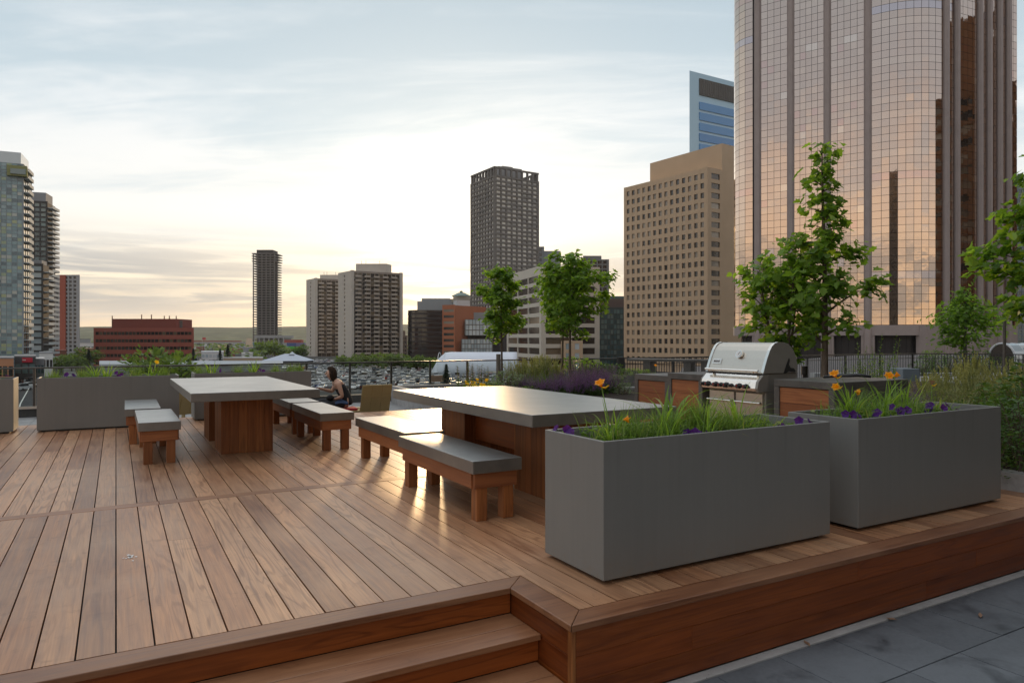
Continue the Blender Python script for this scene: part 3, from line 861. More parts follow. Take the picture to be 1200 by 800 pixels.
# ================================================================ PLANTS
GA = 2.39996
def lerp_prof(prof, h):
    for (a, ra), (b, rb) in zip(prof, prof[1:]):
        if a <= h <= b: return ra + (rb-ra)*(h-a)/(b-a+1e-9)
    return prof[-1][1]
LEAF2D = [(0,-.5),(.16,-.34),(.40,-.30),(.33,-.08),(.50,.10),(.26,.16),(.20,.36),(0,.56)]
def leaf(mb, p, tip, nrm, s, fold=.25, simple=False):
    tip = tip.normalized(); side = tip.cross(nrm)
    if side.length < 1e-4: side = tip.orthogonal()
    side.normalize(); nn = side.cross(tip)
    L2 = [(0,-.5),(.34,-.12),(.25,.26),(0,.56)] if simple else LEAF2D
    mid0 = p + tip*(-.5*s); mid1 = p + tip*(.56*s)
    n = len(L2)
    vs = [mid0] + [p + tip*(y*s) + side*(x*s) + nn*(fold*x*s) for x, y in L2[1:-1]] + [mid1] + \
         [p + tip*(y*s) - side*(x*s) + nn*(fold*x*s) for x, y in L2[1:-1]][::-1]
    m = n-2
    mb.add(vs, [tuple(range(0, n)), (0,) + tuple(range(n-1, n+m))])
def tree(name, label, base, H, tr, z0, prof, nleaf, ls, seed, leafm='leaf_tree', nb=26, up=.75, stems=1, group=None, cat='tree', simple=False, barkm='bark', jitter=.11, bare=0.0):
    r = random.Random(seed)
    t = thing(name, label, cat, base, r.uniform(0,6.28), group)
    tk = MB(); lim = MB(); lf = MB()
    br = []
    for st in range(stems):
        ang = st*2.1 + .4; off = .0 if stems == 1 else .035
        lean = (0,0) if stems == 1 else (math.cos(ang)*.13*H, math.sin(ang)*.13*H)
        hs = H*(1. if st == 0 else r.uniform(.72,.9))
        path = []; n = 9
        for i in range(n):
            q = i/(n-1)
            path.append(Vector((off*math.cos(ang)+lean[0]*q**1.3+.025*H*.3*math.sin(q*5+seed)*q, off*math.sin(ang)+lean[1]*q**1.3+.02*H*.3*math.cos(q*4.3+seed)*q-.02*H*.3*q, hs*.97*q-.05*(i==0))))
        rad = [tr*(1-.86*(i/(n-1)))*(1.25 if i == 0 else 1) for i in range(n)]
        tk.tube(path, rad, 9)
        for k in range(nb):
            q = (k+.5)/nb; h = z0 + (hs*.97-z0)*q**.85
            f = h/(hs*.97)*(n-1); i = min(int(f), n-2); s0 = path[i].lerp(path[i+1], f-i)
            L = lerp_prof(prof, h/H)*r.choice((.5,.72,.85,.92,1.,1.08))
            az = k*GA + r.uniform(-.4,.4) + st
            rise = up*L*r.uniform(.5,1.1)
            d = Vector((math.cos(az), math.sin(az), 0))
            pts = [s0, s0+d*L*.35+Vector((0,0,rise*.45)), s0+d*L*.72+Vector((0,0,rise*.85)), s0+d*L+Vector((0,0,rise*.95-.06*L))]
            b0 = tr*.30*(1-.6*q)+.003
            lim.tube(pts, [b0, b0*.7, b0*.45, b0*.2], 5); br.append((pts, L))
            for tw in range(2):
                q2 = r.uniform(.35,.8); j = 1 if q2 < .55 else 2
                s1 = pts[j].lerp(pts[min(j+1,3)], r.random()*.8)
                dd = Vector((math.cos(az+r.uniform(-1.1,1.1)), math.sin(az+r.uniform(-1.1,1.1)), r.uniform(.1,.9))).normalized()
                e = s1 + dd*L*r.uniform(.28,.5)
                lim.tube([s1, s1.lerp(e,.5)+Vector((0,0,.02*L)), e], [b0*.35, b0*.25, b0*.12], 4); br.append(([s1, s1.lerp(e,.33), s1.lerp(e,.66), e], L*.45))
    wts = [l**1.25 for _, l in br]; tot = sum(wts)
    for (pts, L), w in zip(br, wts):
        if r.random() < bare: continue
        cnt = max(2, int(round(nleaf*w/tot)))
        for _ in range(cnt):
            q = min(1.02, r.uniform(.12, 1.)**.75*1.03)
            f = q*3; i = min(int(f), 2); p = pts[i].lerp(pts[i+1], f-i)
            p = p + Vector((r.gauss(0,1), r.gauss(0,1), r.gauss(0,.8)))*jitter*(.5+.5*L)
            out = Vector((p.x, p.y, 0)); out = out.normalized() if out.length > .02 else Vector((1,0,0))
            tip = (out*r.uniform(.1,1.1) + Vector((r.gauss(0,.6), r.gauss(0,.6), r.uniform(-1.0,.25))))
            nrm = Vector((r.gauss(0,.45), r.gauss(0,.45), 1)) + out*.5
            leaf(lf, p, tip, nrm, ls*r.choice((.55,.7,.85,1.,1.1,1.25)), r.uniform(.1,.6), simple)
    tk.build('trunk', M[barkm], t, smooth=True)
    lim.build('limbs', M[barkm], t, smooth=True)
    lf.build('crown', M[leafm], t)
    return t

def blade(mb, p, az, L, w, lean, droop, segs=6, twist=0.):
    d = Vector((math.cos(az), math.sin(az), 0)); sd = Vector((-math.sin(az), math.cos(az), 0))
    vs = []; pos = Vector(p); ang = lean
    for i in range(segs+1):
        q = i/segs; ww = w*(1-.15*q-.85*q**3)
        if i == segs: ww = w*.05
        t = twist*q; s = sd*math.cos(t) + Vector((0,0,1))*math.sin(t)*.4
        fold = d*(-.18*ww)
        vs += [pos - s*ww*.5, pos + fold*math.sin(ang)*0 - Vector((0,0,.18*ww)), pos + s*ww*.5]
        pos = pos + (d*math.sin(ang) + Vector((0,0,math.cos(ang))))*(L/segs)
        ang += droop/segs*(.5+q)
    fs = []
    for i in range(segs):
        a = i*3; fs += [(a,a+1,a+4,a+3), (a+1,a+2,a+5,a+4)]
    mb.add(vs, fs)
def petal_flower(mb, c, axis, s, mi=0, n=6, openness=.75, rr=R):
    axis = Vector(axis).normalized(); u = axis.orthogonal().normalized(); v = axis.cross(u); c = Vector(c)
    for k in range(n):
        a = 2*PI*k/n + rr.uniform(-.1,.1); d = u*math.cos(a) + v*math.sin(a); sd = axis.cross(d)
        w = s*.30*(1 if k % 2 else .75)
        p0, p1 = c, c + axis*s*.45 + d*s*.22; p2 = c + axis*s*.75 + d*s*.55*openness; p3 = c + axis*s*.78 + d*s*.95*openness
        mb.add([p0-sd*w*.12, p0+sd*w*.12, p1+sd*w*.7, p1-sd*w*.7, p2+sd*w, p2-sd*w, p3], [(0,1,2,3),(3,2,4,5),(5,4,6)], mi)
def lily(label, x, y, z, seed, nb=36, L=(.22,.42), flowers=(), group=None, w=.013, mat='blade', fmat='orange', name='daylily'):
    r = random.Random(seed); t = thing(name, label, 'flower' if flowers else 'plant', (x,y,z), 0, group)
    mb = MB()
    for k in range(nb):
        az = r.uniform(0, 2*PI); lean = r.uniform(.05,.65)
        blade(mb, (r.gauss(0,.022), r.gauss(0,.022), 0), az, r.uniform(*L), w*r.uniform(.7,1.15), lean, r.uniform(.5,2.2), 7, r.uniform(-.6,.6))
    mb.build('leaves', M[mat], t)
    for (dx, dy, h, ax, s, col) in flowers:
        st = MB(); st.tube([(0,0,0),(dx*.3,dy*.3,h*.5),(dx,dy,h)], [.004,.0035,.003], 5)
        so = st.build('stem', M[mat], t, smooth=True)
        f = MB(); petal_flower(f, (dx,dy,h), ax, s, rr=r); f.build('flower', M[col], t)
        b = MB(); b.tube([(dx,dy,h),(dx+.02,dy-.01,h-.004),(dx+.045,dy-.015,h+.012)], [.004,.006,.002], 5); b.build('bud', M['yellow'], t, smooth=True)
    return t
def tuft(label, x, y, z, seed, n=150, L=(.14,.26), group=None, name='grass_tuft', mat='blade_fine', w=.0045, lean=.8, spread=.04):
    r = random.Random(seed); t = MB()
    for k in range(n):
        a = r.uniform(0,2*PI)
        blade(t, (r.gauss(0,spread), r.gauss(0,spread), 0), a, r.uniform(*L), w*r.uniform(.7,1.2), abs(r.gauss(.25,.28))*lean, r.uniform(.2,1.6), 4)
    o = t.build(name, M[mat], loc=(x,y,z)); return tag(o, label, 'grass', group)
def petunia(label, x, y, z, seed, nf=3, spread=.08, col='petunia', group=None, hgt=.10, front=-.045):
    r = random.Random(seed); t = thing('petunia', label, 'flower', (x,y,z), 0, group)
    lf = MB()
    for k in range(60):
        a = r.uniform(0,2*PI); q = r.random()**.6*spread*1.25; h = r.uniform(.0,hgt)*(1-.4*q/spread)
        if q*math.sin(a) < front or q*math.cos(a) > .07 or q*math.cos(a) < -.05: continue
        leaf(lf, Vector((q*math.cos(a), q*math.sin(a), h)), Vector((math.cos(a),math.sin(a),r.uniform(-.3,.6))), Vector((r.gauss(0,.4),r.gauss(0,.4),1)), r.uniform(.022,.042), .3, True)
    lf.build('leaves', M['blade_fine'], t)
    for k in range(nf):
        a = r.uniform(PI*.75, PI*1.9) if r.random() < .75 else r.uniform(0,6.28)
        q = spread*r.uniform(.4,1.); c = (q*math.cos(a), q*math.sin(a), hgt*r.uniform(.75,1.25))
        f = MB(); ax = Vector((math.cos(a)*.7-.25, math.sin(a)*.7-.35, r.uniform(.25,.8)))
        axn = ax.normalized(); u = axn.orthogonal().normalized(); v = axn.cross(u); s = r.uniform(.024,.034)
        n = 15; vs = [Vector(c)]
        for m in range(n):
            b = 2*PI*m/n; rad = s*(1+.13*math.cos(5*b)); vs.append(Vector(c) + axn*s*(.55+.10*math.sin(10*b)) + (u*math.cos(b)+v*math.sin(b))*rad)
        f.add(vs, [(0,1+m,1+(m+1)%n) for m in range(n)]); f.build('flower', M[col], t, smooth=False)
    return t

# ---- the planters' planting. soil height of each box = h - .085
def pz(k): return PLANTERS[k][4] - .088
A, B = pz('A'), pz('B')
PA = 'plants in the nearest planter'; PB = 'plants in the second large planter'
petunia('purple petunias at the left corner of the nearest planter', 2.315, 3.46, A, 1, 3, .06, group=PA)
lily('daylily with open orange trumpet at the left end of the nearest planter', 2.47, 3.22, A, 2, 34, (.20,.36),
     ((.03,.13,.345,(-.5,-.2,.75),.052,'orange'), (.05,-.045,.17,(.9,-.5,.1),.04,'orange')), PA, .011)
tuft('low fine grass tuft right of the left daylily in the nearest planter', 2.70, 3.30, A, 3, 190, (.14,.27), PA)
tuft('low fine grass tuft at the front rim, left half of the nearest planter', 2.62, 3.15, A, 4, 150, (.10,.20), PA)
tuft('dense fine grass tuft just left of the broad blades in the nearest planter', 2.86, 3.22, A, 5, 210, (.15,.27), PA)
lily('tall broad green blades in the middle of the nearest planter', 3.0, 3.33, A, 6, 24, (.30,.50), (), PA, .020, name='iris_plant')
petunia('dark purple petunias at the front rim of the nearest planter', 2.98, 3.075, A, 7, 4, .075, group=PA, hgt=.06)
tuft('bright fine grass tuft right of the broad blades in the nearest planter', 3.22, 3.32, A, 8, 240, (.18,.32), PA)
tuft('darker fine grass tuft in front of the grill in the nearest planter', 3.34, 3.18, A, 9, 170, (.12,.24), PA)
lily('yellow green daylily with arching leaves, right half of the nearest planter', 3.56, 3.28, A, 10, 38, (.24,.42), (), PA, .013)
petunia('single purple petunia right of the arching daylily in the nearest planter', 3.74, 3.10, A, 11, 1, .05, group=PA, hgt=.07)
petunia('purple petunias at the right corner of the nearest planter', 3.96, 3.09, A, 12, 2, .07, group=PA, hgt=.085)
tuft('small grass tuft near the right end of the nearest planter', 3.84, 3.36, A, 13, 80, (.08,.16), PA)

petunia('purple petunias at the left end of the second planter', 4.50, 3.14, B, 21, 3, .09, group=PB)
lily('daylily with two orange trumpets at the left end of the second planter', 4.68, 3.24, B, 22, 42, (.24,.44),
     ((-.045,.10,.345,(-.5,-.1,.7),.058,'orange'), (-.115,.04,.275,(-.8,-.3,.3),.045,'orange'), (.06,.02,.245,(.8,-.3,-.15),.04,'orange')), PB, .013)
petunia('purple petunias below the orange daylily in the second planter', 4.76, 3.07, B, 23, 3, .08, group=PB, hgt=.08)
tuft('fine grass tuft right of the orange daylily in the second planter', 4.93, 3.30, B, 24, 150, (.15,.3), PB)
petunia('big purple petunias at the middle of the front rim of the second planter', 5.02, 3.075, B, 25, 3, .07, group=PB)
lily('dark green arching daylily left of the yellow bloom in the second planter', 5.16, 3.30, B, 26, 46, (.26,.46), (), PB, .012)
lily('daylily with a double yellow orange bloom in the middle of the second planter', 5.36, 3.32, B, 27, 30, (.2,.36),
     ((.05,.10,.32,(-.7,-.5,.5),.055,'orange'), (.09,.08,.33,(.4,-.6,.6),.05,'orange')), PB, .011)
petunia('deep purple petunias right of the middle in the second planter', 5.50, 3.10, B, 28, 4, .09, group=PB)
tuft('low grass tuft right of the middle of the second planter', 5.26, 3.13, B, 29, 120, (.08,.18), PB)
lily('small daylily with a faded pale bud near the right end of the second planter', 5.66, 3.22, B, 30, 16, (.14,.26),
     ((.03,.02,.26,(.3,.1,1),.045,'seed'),), PB, .010)
petunia('last purple petunia towards the right end of the second planter', 5.72, 3.10, B, 31, 1, .05, group=PB, hgt=.05)


def under(label, name, x0, x1, y0, y1, z, n, seed, group, hmax=.14):
    """one low leafy carpet between the clumps"""
    r = random.Random(seed); t = MB()
    for k in range(n):
        x, y = r.uniform(x0, x1), r.uniform(y0, y1); az = r.uniform(0, 2*PI)
        if r.random() < .62: blade(t, (x-x0, y-y0, 0), az, r.uniform(.08, hmax*1.7), r.uniform(.004,.009), abs(r.gauss(.35,.3)), r.uniform(.5,2.2), 4)
        else: leaf(t, Vector((x-x0, y-y0, r.uniform(.01, hmax*.7))), Vector((math.cos(az),math.sin(az),r.uniform(-.2,.7))), Vector((r.gauss(0,.4),r.gauss(0,.4),1)), r.uniform(.02,.05), .3, True)
    o = t.build(name, M['blade_fine'], loc=(x0, y0, z)); o['kind'] = 'stuff'; o['label'] = label
under('low green undergrowth filling the nearest planter', 'undergrowth', 2.42, 3.72, 3.06, 3.50, A, 1500, 71, PA)
under('sparse green undergrowth at the right end of the nearest planter', 'undergrowth', 3.72, 4.02, 3.06, 3.3, A, 110, 72, PA, .07)
under('low green undergrowth filling the second large planter', 'undergrowth', 4.52, 5.75, 3.05, 3.46, B, 1400, 73, PB)
lily('arching daylily leaves between the left daylily and the fine grass in the nearest planter', 2.80, 3.10, A, 14, 22, (.2,.34), (), PA, .011)
lily('arching yellow green leaves at the back of the nearest planter', 3.40, 3.42, A, 15, 30, (.24,.40), (), PA, .012)
lily('sprawling daylily in the gap right of the broad blades in the nearest planter', 3.14, 3.14, A, 16, 20, (.2,.34), (), PA, .011)
lily('long arching leaves right of the double bloom in the second planter', 5.52, 3.34, B, 32, 30, (.24,.42), (), PB, .011)
lily('low daylily at the left front rim of the second planter', 4.86, 3.12, B, 33, 26, (.18,.32), (), PB, .011)
def far_box(k, items, gname, where):
    x0, x1, y0, y1, h, z = PLANTERS[k]; zz = h-.088; yc = (y0+y1)/2
    for i, (fx, kind, lab) in enumerate(items):
        x = x0+(x1-x0)*fx; sd = int(abs(x0)*31)+i*7+100; y = yc+.06*((i % 3)-1)
        lab = lab + ' ' + where
        if kind == 'l': lily(lab, x, y, zz, sd, 32, (.20,.40), (), gname, .015)
        if kind == 'o': lily(lab, x, y, zz, sd, 30, (.20,.40), ((.05,-.03,.26,(.3,-.6,.5),.06,'yellow'),), gname, .014)
        if kind == 't': tuft(lab, x, y, zz, sd, 160, (.13,.27), gname)
        if kind == 'p': petunia(lab, x, y-.12, zz, sd, 3, .10, group=gname, hgt=.11)
far_box('L', [(.10,'t','leftmost grass tuft'),(.19,'p','purple petunia beside the leftmost grass'),(.30,'t','second grass tuft from the left'),(.38,'l','wide arching daylily'),(.47,'l','tall bright daylily at the middle'),(.55,'p','small purple petunia at the middle'),(.68,'t','grass tuft right of the middle'),(.80,'o','daylily with yellow bloom'),(.90,'t','rightmost grass tuft')],
        'plants in the left planter behind the benches', 'in the planter behind the short benches')
far_box('K', [(.55,'t','pale grass tuft'),(.80,'o','yellow flowering daylily'),(.92,'p','purple petunia at the end')], 'plants in the planter at the left edge', 'of the planter at the photo edge')
far_box('C', [(.05,'t','leftmost tuft'),(.16,'l','loose leaning daylily'),(.27,'p','purple petunia'),(.37,'t','round bright tuft'),(.50,'l','tall spreading daylily'),(.60,'p','violet petunia right of the tall daylily'),(.70,'t','low tuft'),(.84,'t','tuft beside the right end'),(.93,'t','rightmost small tuft')],
        'plants in the planter behind the left table', 'in the planter behind the left table')

# ================================================================ PLANTING BEDS
def bed(name, poly, ztop, zsoil, zbase, wall=.15, label=None):
    n = len(poly); cx = sum(p[0] for p in poly)/n; cy = sum(p[1] for p in poly)/n
    inner = [(x+(cx-x)*wall/max(.3,math.hypot(x-cx,y-cy))*1.3, y+(cy-y)*wall/max(.3,math.hypot(x-cx,y-cy))*1.3) for x, y in poly]
    a = MB()
    for i in range(n):
        j = (i+1) % n
        a.add([(*poly[i],zbase),(*poly[j],zbase),(*inner[j],zbase),(*inner[i],zbase),(*poly[i],ztop),(*poly[j],ztop),(*inner[j],ztop),(*inner[i],ztop)],
              [(0,1,5,4),(1,2,6,5) if False else (4,5,6,7),(2,3,7,6)])
    t = a.build('bed_kerb', M['conc_curb'], bevel=.006); structure(t, label)
    s = MB(); s.prism(inner, zbase, zsoil); s.build('soil', M['soil'], t)
    return t
bed('centre', [(6.4,17.9),(6.2,15.2),(7.3,13.6),(8.6,12.75),(9.6,12.75),(10.7,13.6),(12.4,15.9),(12.5,17.9)], .06, -.02, -.4, label='pale concrete kerb of the flower bed behind the right table')
kb = MB(); kb.box(6.70, 6.86, -3, 4.10, -.43, .155)
o = kb.build('bed_kerb', M['conc_curb'], bevel=.008); structure(o, 'pale concrete kerb of the bed beside the deck')
s = MB(); s.prism([(6.865,-3),(20,-3),(20,13.2),(6.95,13.2),(6.95,4.11),(6.865,4.11)], -.43, .10); structure(s.build('bed_soil', M['soil']))
kb = MB(); kb.box(6.95, 20, 13.205, 13.36, -.43, .155); structure(kb.build('bed_kerb', M['conc_curb'], bevel=.008))

# ---- prototypes for the bed plants (meshes shared between copies)
def proto(fn, n, seed0): return [fn(random.Random(seed0+i)) for i in range(n)]
def mesh_salvia(r):
    a = MB()
    for k in range(75):
        x, y = r.gauss(0,.15), r.gauss(0,.15); az = math.atan2(y, x)
        h = r.uniform(.38,.66); lean = min(.5, math.hypot(x,y)*1.3)
        top = Vector((x+math.cos(az)*lean*h*.6, y+math.sin(az)*lean*h*.6, h)); b = Vector((x*.6,y*.6,0))
        a.tube([b, b.lerp(top,.55)+Vector((0,0,.02)), top], [.0035,.003,.002], 3, 0)
        for m in range(5):
            q = r.uniform(.1,.6); p = b.lerp(top, q)
            leaf(a, p, Vector((r.gauss(0,1),r.gauss(0,1),.3)), Vector((r.gauss(0,.4),r.gauss(0,.4),1)), r.uniform(.04,.08), .3, True)
        nv0 = len(a.f)
        for m in range(18):
            q = .52+.48*m/18; p = b.lerp(top, q); aa = m*GA; wd = .016*(1.15-q)
            d = Vector((math.cos(aa),math.sin(aa),.5)); sz = .026*(1.25-.6*(m/18))
            leaf(a, p+d*.008, d, Vector((0,0,1)), sz, .4, True)
        for i in range(nv0, len(a.f)): a.m[i] = 1
    return a
def mesh_feather(r):
    a = MB()
    for k in range(170):
        blade(a, (r.gauss(0,.06), r.gauss(0,.06), 0), r.uniform(0,6.28), r.uniform(.4,.75), .006, abs(r.gauss(.22,.22)), r.uniform(.2,1.2), 5)
    n0 = len(a.f)
    for k in range(70):
        az = r.uniform(0,6.28); lean = abs(r.gauss(.2,.17)); h = r.uniform(.6,.95)
        d = Vector((math.cos(az)*math.sin(lean), math.sin(az)*math.sin(lean), math.cos(lean)))
        b = d*h*.55; tip = d*h + Vector((math.cos(az),math.sin(az),-.3))*.10*lean
        a.tube([b, tip], [.0018,.001], 3)
        for m in range(16):
            q = m/16; p = b.lerp(tip, .3+.7*q); aa = r.uniform(0,6.28)
            leaf(a, p, d+Vector((math.cos(aa),math.sin(aa),0))*.5, Vector((math.sin(aa),0,1)), r.uniform(.018,.034), .2, True)
    for i in range(n0, len(a.f)): a.m[i] = 1
    return a
def mesh_shrub(r, h=.75, w=.42, n=420, ls=.06):
    a = MB()
    for k in range(16):
        az = r.uniform(0,6.28); q = r.random()**.5*w*.8
        a.tube([(0,0,0),(q*.5*math.cos(az),q*.5*math.sin(az),h*.45),(q*math.cos(az),q*math.sin(az),h*r.uniform(.7,1))], [.010,.006,.003], 4, 0)
    n0 = len(a.f)
    for k in range(n):
        z = h*r.random()**.7; rad = w*math.sqrt(max(.05,1-((z/h-.4)/.72)**2))*(.45+.55*r.random()**.5)*(1+.25*math.sin(z*9+k % 5))
        az = r.uniform(0,6.28); p = Vector((rad*math.cos(az), rad*math.sin(az), z))
        leaf(a, p, Vector((math.cos(az),math.sin(az),r.uniform(-.4,.7))), Vector((r.gauss(0,.5),r.gauss(0,.5),1)), ls*r.uniform(.6,1.2), .3, True)
    for i in range(n0, len(a.f)): a.m[i] = 1
    return a
def mesh_tall(r):
    a = MB()
    for k in range(9):
        x, y = r.gauss(0,.07), r.gauss(0,.07); h = r.uniform(.7,1.15); top = Vector((x*2.2+r.gauss(0,.05), y*2.2+r.gauss(0,.05), h)); b = Vector((x,y,0))
        a.tube([b, top], [.005,.002], 4)
        for m in range(26):
            q = .12+.88*m/26; p = b.lerp(top,q); aa = m*GA
            leaf(a, p+Vector((math.cos(aa),math.sin(aa),0))*.02, Vector((math.cos(aa),math.sin(aa),.5)), Vector((0,0,1)), .085*(1.15-.8*q)*r.uniform(.7,1.2), .3, True)
    return a
def mesh_seedstalk(r):
    a = MB()
    for k in range(7):
        x, y = r.gauss(0,.08), r.gauss(0,.08); h = r.uniform(.55,.9); b = Vector((x,y,0)); top = Vector((x*1.7,y*1.7,h))
        a.tube([b,top],[.005,.003],4)
        for m in range(7): leaf(a, b.lerp(top,r.uniform(.05,.6)), Vector((r.gauss(0,1),r.gauss(0,1),.5)), Vector((0,0,1)), r.uniform(.06,.12), .3, True)
        n0 = len(a.f)
        for m in range(16):
            q = .55+.45*m/16; p = b.lerp(top,q); aa = m*GA
            leaf(a, p+Vector((math.cos(aa),math.sin(aa),0))*.018, Vector((math.cos(aa),math.sin(aa),-.2)), Vector((0,0,1)), .045, .5, True)
        for i in range(n0, len(a.f)): a.m[i] = 1
    return a
def mesh_yellow(r):
    a = mesh_shrub(r, .42, .22, 160, .06)
    for i in range(len(a.m)): a.m[i] = 0
    n0 = len(a.f)
    for k in range(9):
        az = r.uniform(0,6.28); q = r.uniform(.03,.2); petal_flower(a, (q*math.cos(az), q*math.sin(az), r.uniform(.36,.52)), (r.gauss(0,.4)-.3, r.gauss(0,.4)-.4, .8), .055, 0, 6, 1., r)
    for i in range(n0, len(a.f)): a.m[i] = 1
    return a
def to_mesh(mb, name, mats):
    o = mb.build(name, mats); me = o.data; bpy.data.objects.remove(o); return me
SP = {
 'salvia': [to_mesh(m, 'salvia', [M['leaf_dark'], M['salvia']]) for m in proto(mesh_salvia, 3, 1)],
 'feather_grass': [to_mesh(m, 'feather_grass', [M['blade_fine'], M['plume']]) for m in proto(mesh_feather, 3, 11)],
 'leafy_shrub': [to_mesh(m, 'leafy_shrub', [M['bark'], M['leaf_dark']]) for m in proto(mesh_shrub, 3, 21)],
 'silver_shrub': [to_mesh(m, 'silver_shrub', [M['bark'], M['silver_leaf']]) for m in proto(lambda r: mesh_shrub(r, .6, .3, 420, .05), 2, 31)],
 'bright_shrub': [to_mesh(m, 'bright_shrub', [M['bark'], M['blade']]) for m in proto(lambda r: mesh_shrub(r, .6, .34, 380, .055), 2, 36)],
 'tall_perennial': [to_mesh(m, 'tall_perennial', [M['blade_fine']]) for m in proto(mesh_tall, 3, 41)],
 'seed_stalk': [to_mesh(m, 'seed_stalk', [M['blade_fine'], M['seed']]) for m in proto(mesh_seedstalk, 2, 51)],
 'yellow_flower': [to_mesh(m, 'yellow_flower', [M['blade'], M['yellow']]) for m in proto(mesh_yellow, 2, 61)],
}
CATS = {'salvia':'flower','feather_grass':'grass','leafy_shrub':'shrub','silver_shrub':'shrub','bright_shrub':'shrub','tall_perennial':'plant','seed_stalk':'plant','yellow_flower':'flower'}
ORD = ['leftmost','second','third','fourth','fifth','sixth','seventh','eighth','ninth','tenth','eleventh','twelfth','thirteenth','fourteenth','fifteenth','sixteenth','seventeenth','eighteenth']
def plant_row(kind, descr, where, spots, zsoil, scale=1., group=None):
    """spots: (u, d, scale). Labels count from the left."""
    spots = sorted(spots); r = random.Random(len(spots)*17+len(descr))
    for i, (u, d, s) in enumerate(spots):
        me = SP[kind][i % len(SP[kind])]
        o = bpy.data.objects.new(kind, me); link(o)
        x, y = at(u, d); o.location = (x, y, zsoil); o.rotation_euler = (0,0,r.uniform(0,6.28)); k = s*scale*r.uniform(.92,1.08); o.scale = (k,k,k*r.uniform(.92,1.1))
        if len(spots) == 1: lab = '%s %s' % (descr, where)
        else:
            od = ORD[i] if i < len(spots)-1 else 'rightmost'
            lab = '%s %s %s' % (od, descr, where) if i in (0, len(spots)-1) else '%s %s from the left %s' % (od, descr, where)
        tag(o, lab, CATS[kind], group or ('%s plants %s' % (kind.replace('_',' '), where)))
Wc = 'in the bed behind the right table'
plant_row('salvia', 'purple flowering salvia', Wc, [(612,15.9,.85),(628,15.6,.9),(641,15.2,1.),(655,15.6,1.),(668,15.1,1.),(681,15.5,1.05),(694,15.2,1.05),(706,15.8,1.1),(684,16.8,1.2),(704,17.0,1.2),(717,16.4,1.05)], -.03)
plant_row('feather_grass', 'straw coloured feather grass', Wc, [(598,17.2,.9),(612,17.6,1.),(626,17.0,.95),(640,17.4,1.),(652,17.7,.9),(634,18.0,1.0)], -.03)
plant_row('silver_shrub', 'grey green shrub', Wc, [(582,15.2,.7),(594,15.7,1.),(606,16.1,.95),(724,15.9,.85),(731,15.4,.7)], -.03)
plant_row('bright_shrub', 'yellow green shrub', Wc, [(676,18.3,1.35),(690,18.4,1.3),(620,15.3,.6),(577,15.6,.65)], -.03)
plant_row('leafy_shrub', 'dark green shrub', Wc, [(716,18.3,.9),(650,16.2,.6),(706,18.2,.9),(637,15.9,.55)], -.03)
plant_row('seed_stalk', 'brown seed stalk', 'left of the thin tree by the railing', [(541,15.0,.9),(550,15.4,.9),(559,14.8,.9),(567,15.3,.85)], -.02)
plant_row('yellow_flower', 'yellow flowering plant', 'left of the thin tree by the railing', [(549,14.5,.85),(562,14.3,.9),(571,14.6,.75)], -.02)
plant_row('tall_perennial', 'leafy green perennial', 'left of the thin tree by the railing', [(537,15.2,.45),(556,15.6,.5),(573,15.2,.6),(580,15.4,.55)], -.02)
plant_row('bright_shrub', 'small bright shrub', 'in the grey planter behind the flower bed', [(733,18.5,.55),(745,18.45,.45),(756,18.5,.42)], .25)

_q = at(768, 18.45); lily('small daylily with one orange flower above the lowest kitchen counter', _q[0], _q[1], .25, 301, 22, (.15,.28), ((.0,.0,.34,(-.4,-.5,.7),.06,'orange'),), 'daylilies behind the counters', .012)
_q = at(800, 18.1); lily('low daylily without flowers behind the left kitchen counter', _q[0], _q[1], .25, 302, 22, (.15,.26), (), 'daylilies behind the counters', .012)
Wr = 'in the bed to the right of the counters'
plant_row('salvia', 'faded mauve salvia', Wr, [(1012,9.6,.75),(1034,9.2,.8),(1056,8.9,.75),(1078,9.4,.8),(1022,10.6,.85),(1048,10.4,.85),(1066,10.2,.85),(1098,10.0,.8)], .09)
plant_row('feather_grass', 'pale feather grass', Wr, [(1085,10.8,.75),(1104,9.6,.75),(1118,8.6,.72),(1132,9.8,.85),(1146,8.8,.85),(1158,10.2,1.),(1170,9.0,.9),(1186,9.8,1.),(1110,11.5,.9),(1140,11.8,1.),(1096,12.0,.8),(1198,8.4,.9),(1124,7.9,.55)], .09)
plant_row('leafy_shrub', 'dark leafy shrub', Wr, [(1126,6.6,.62),(1150,6.9,.72),(1168,6.5,.72),(1186,6.8,.85),(1204,6.3,.85),(1140,7.8,.7),(1178,7.9,.85),(1216,7.2,1.),(1100,8.0,.5),(1196,6.1,.6),(1160,6.15,.55),(1230,8.2,1.1),(1240,6.4,.9),(1195,7.4,.95),(1162,7.4,.75)], .09)
plant_row('tall_perennial', 'tall yellowish perennial', 'behind the right counter', [(1004,10.6,.9),(1014,10.9,1.1),(1025,10.7,.95),(1036,11.2,1.0),(996,11.2,.8)], .09)
plant_row('bright_shrub', 'bright low shrub', Wr, [(1190,8.0,.9),(1165,8.4,.7),(1128,9.0,.6)], .09)

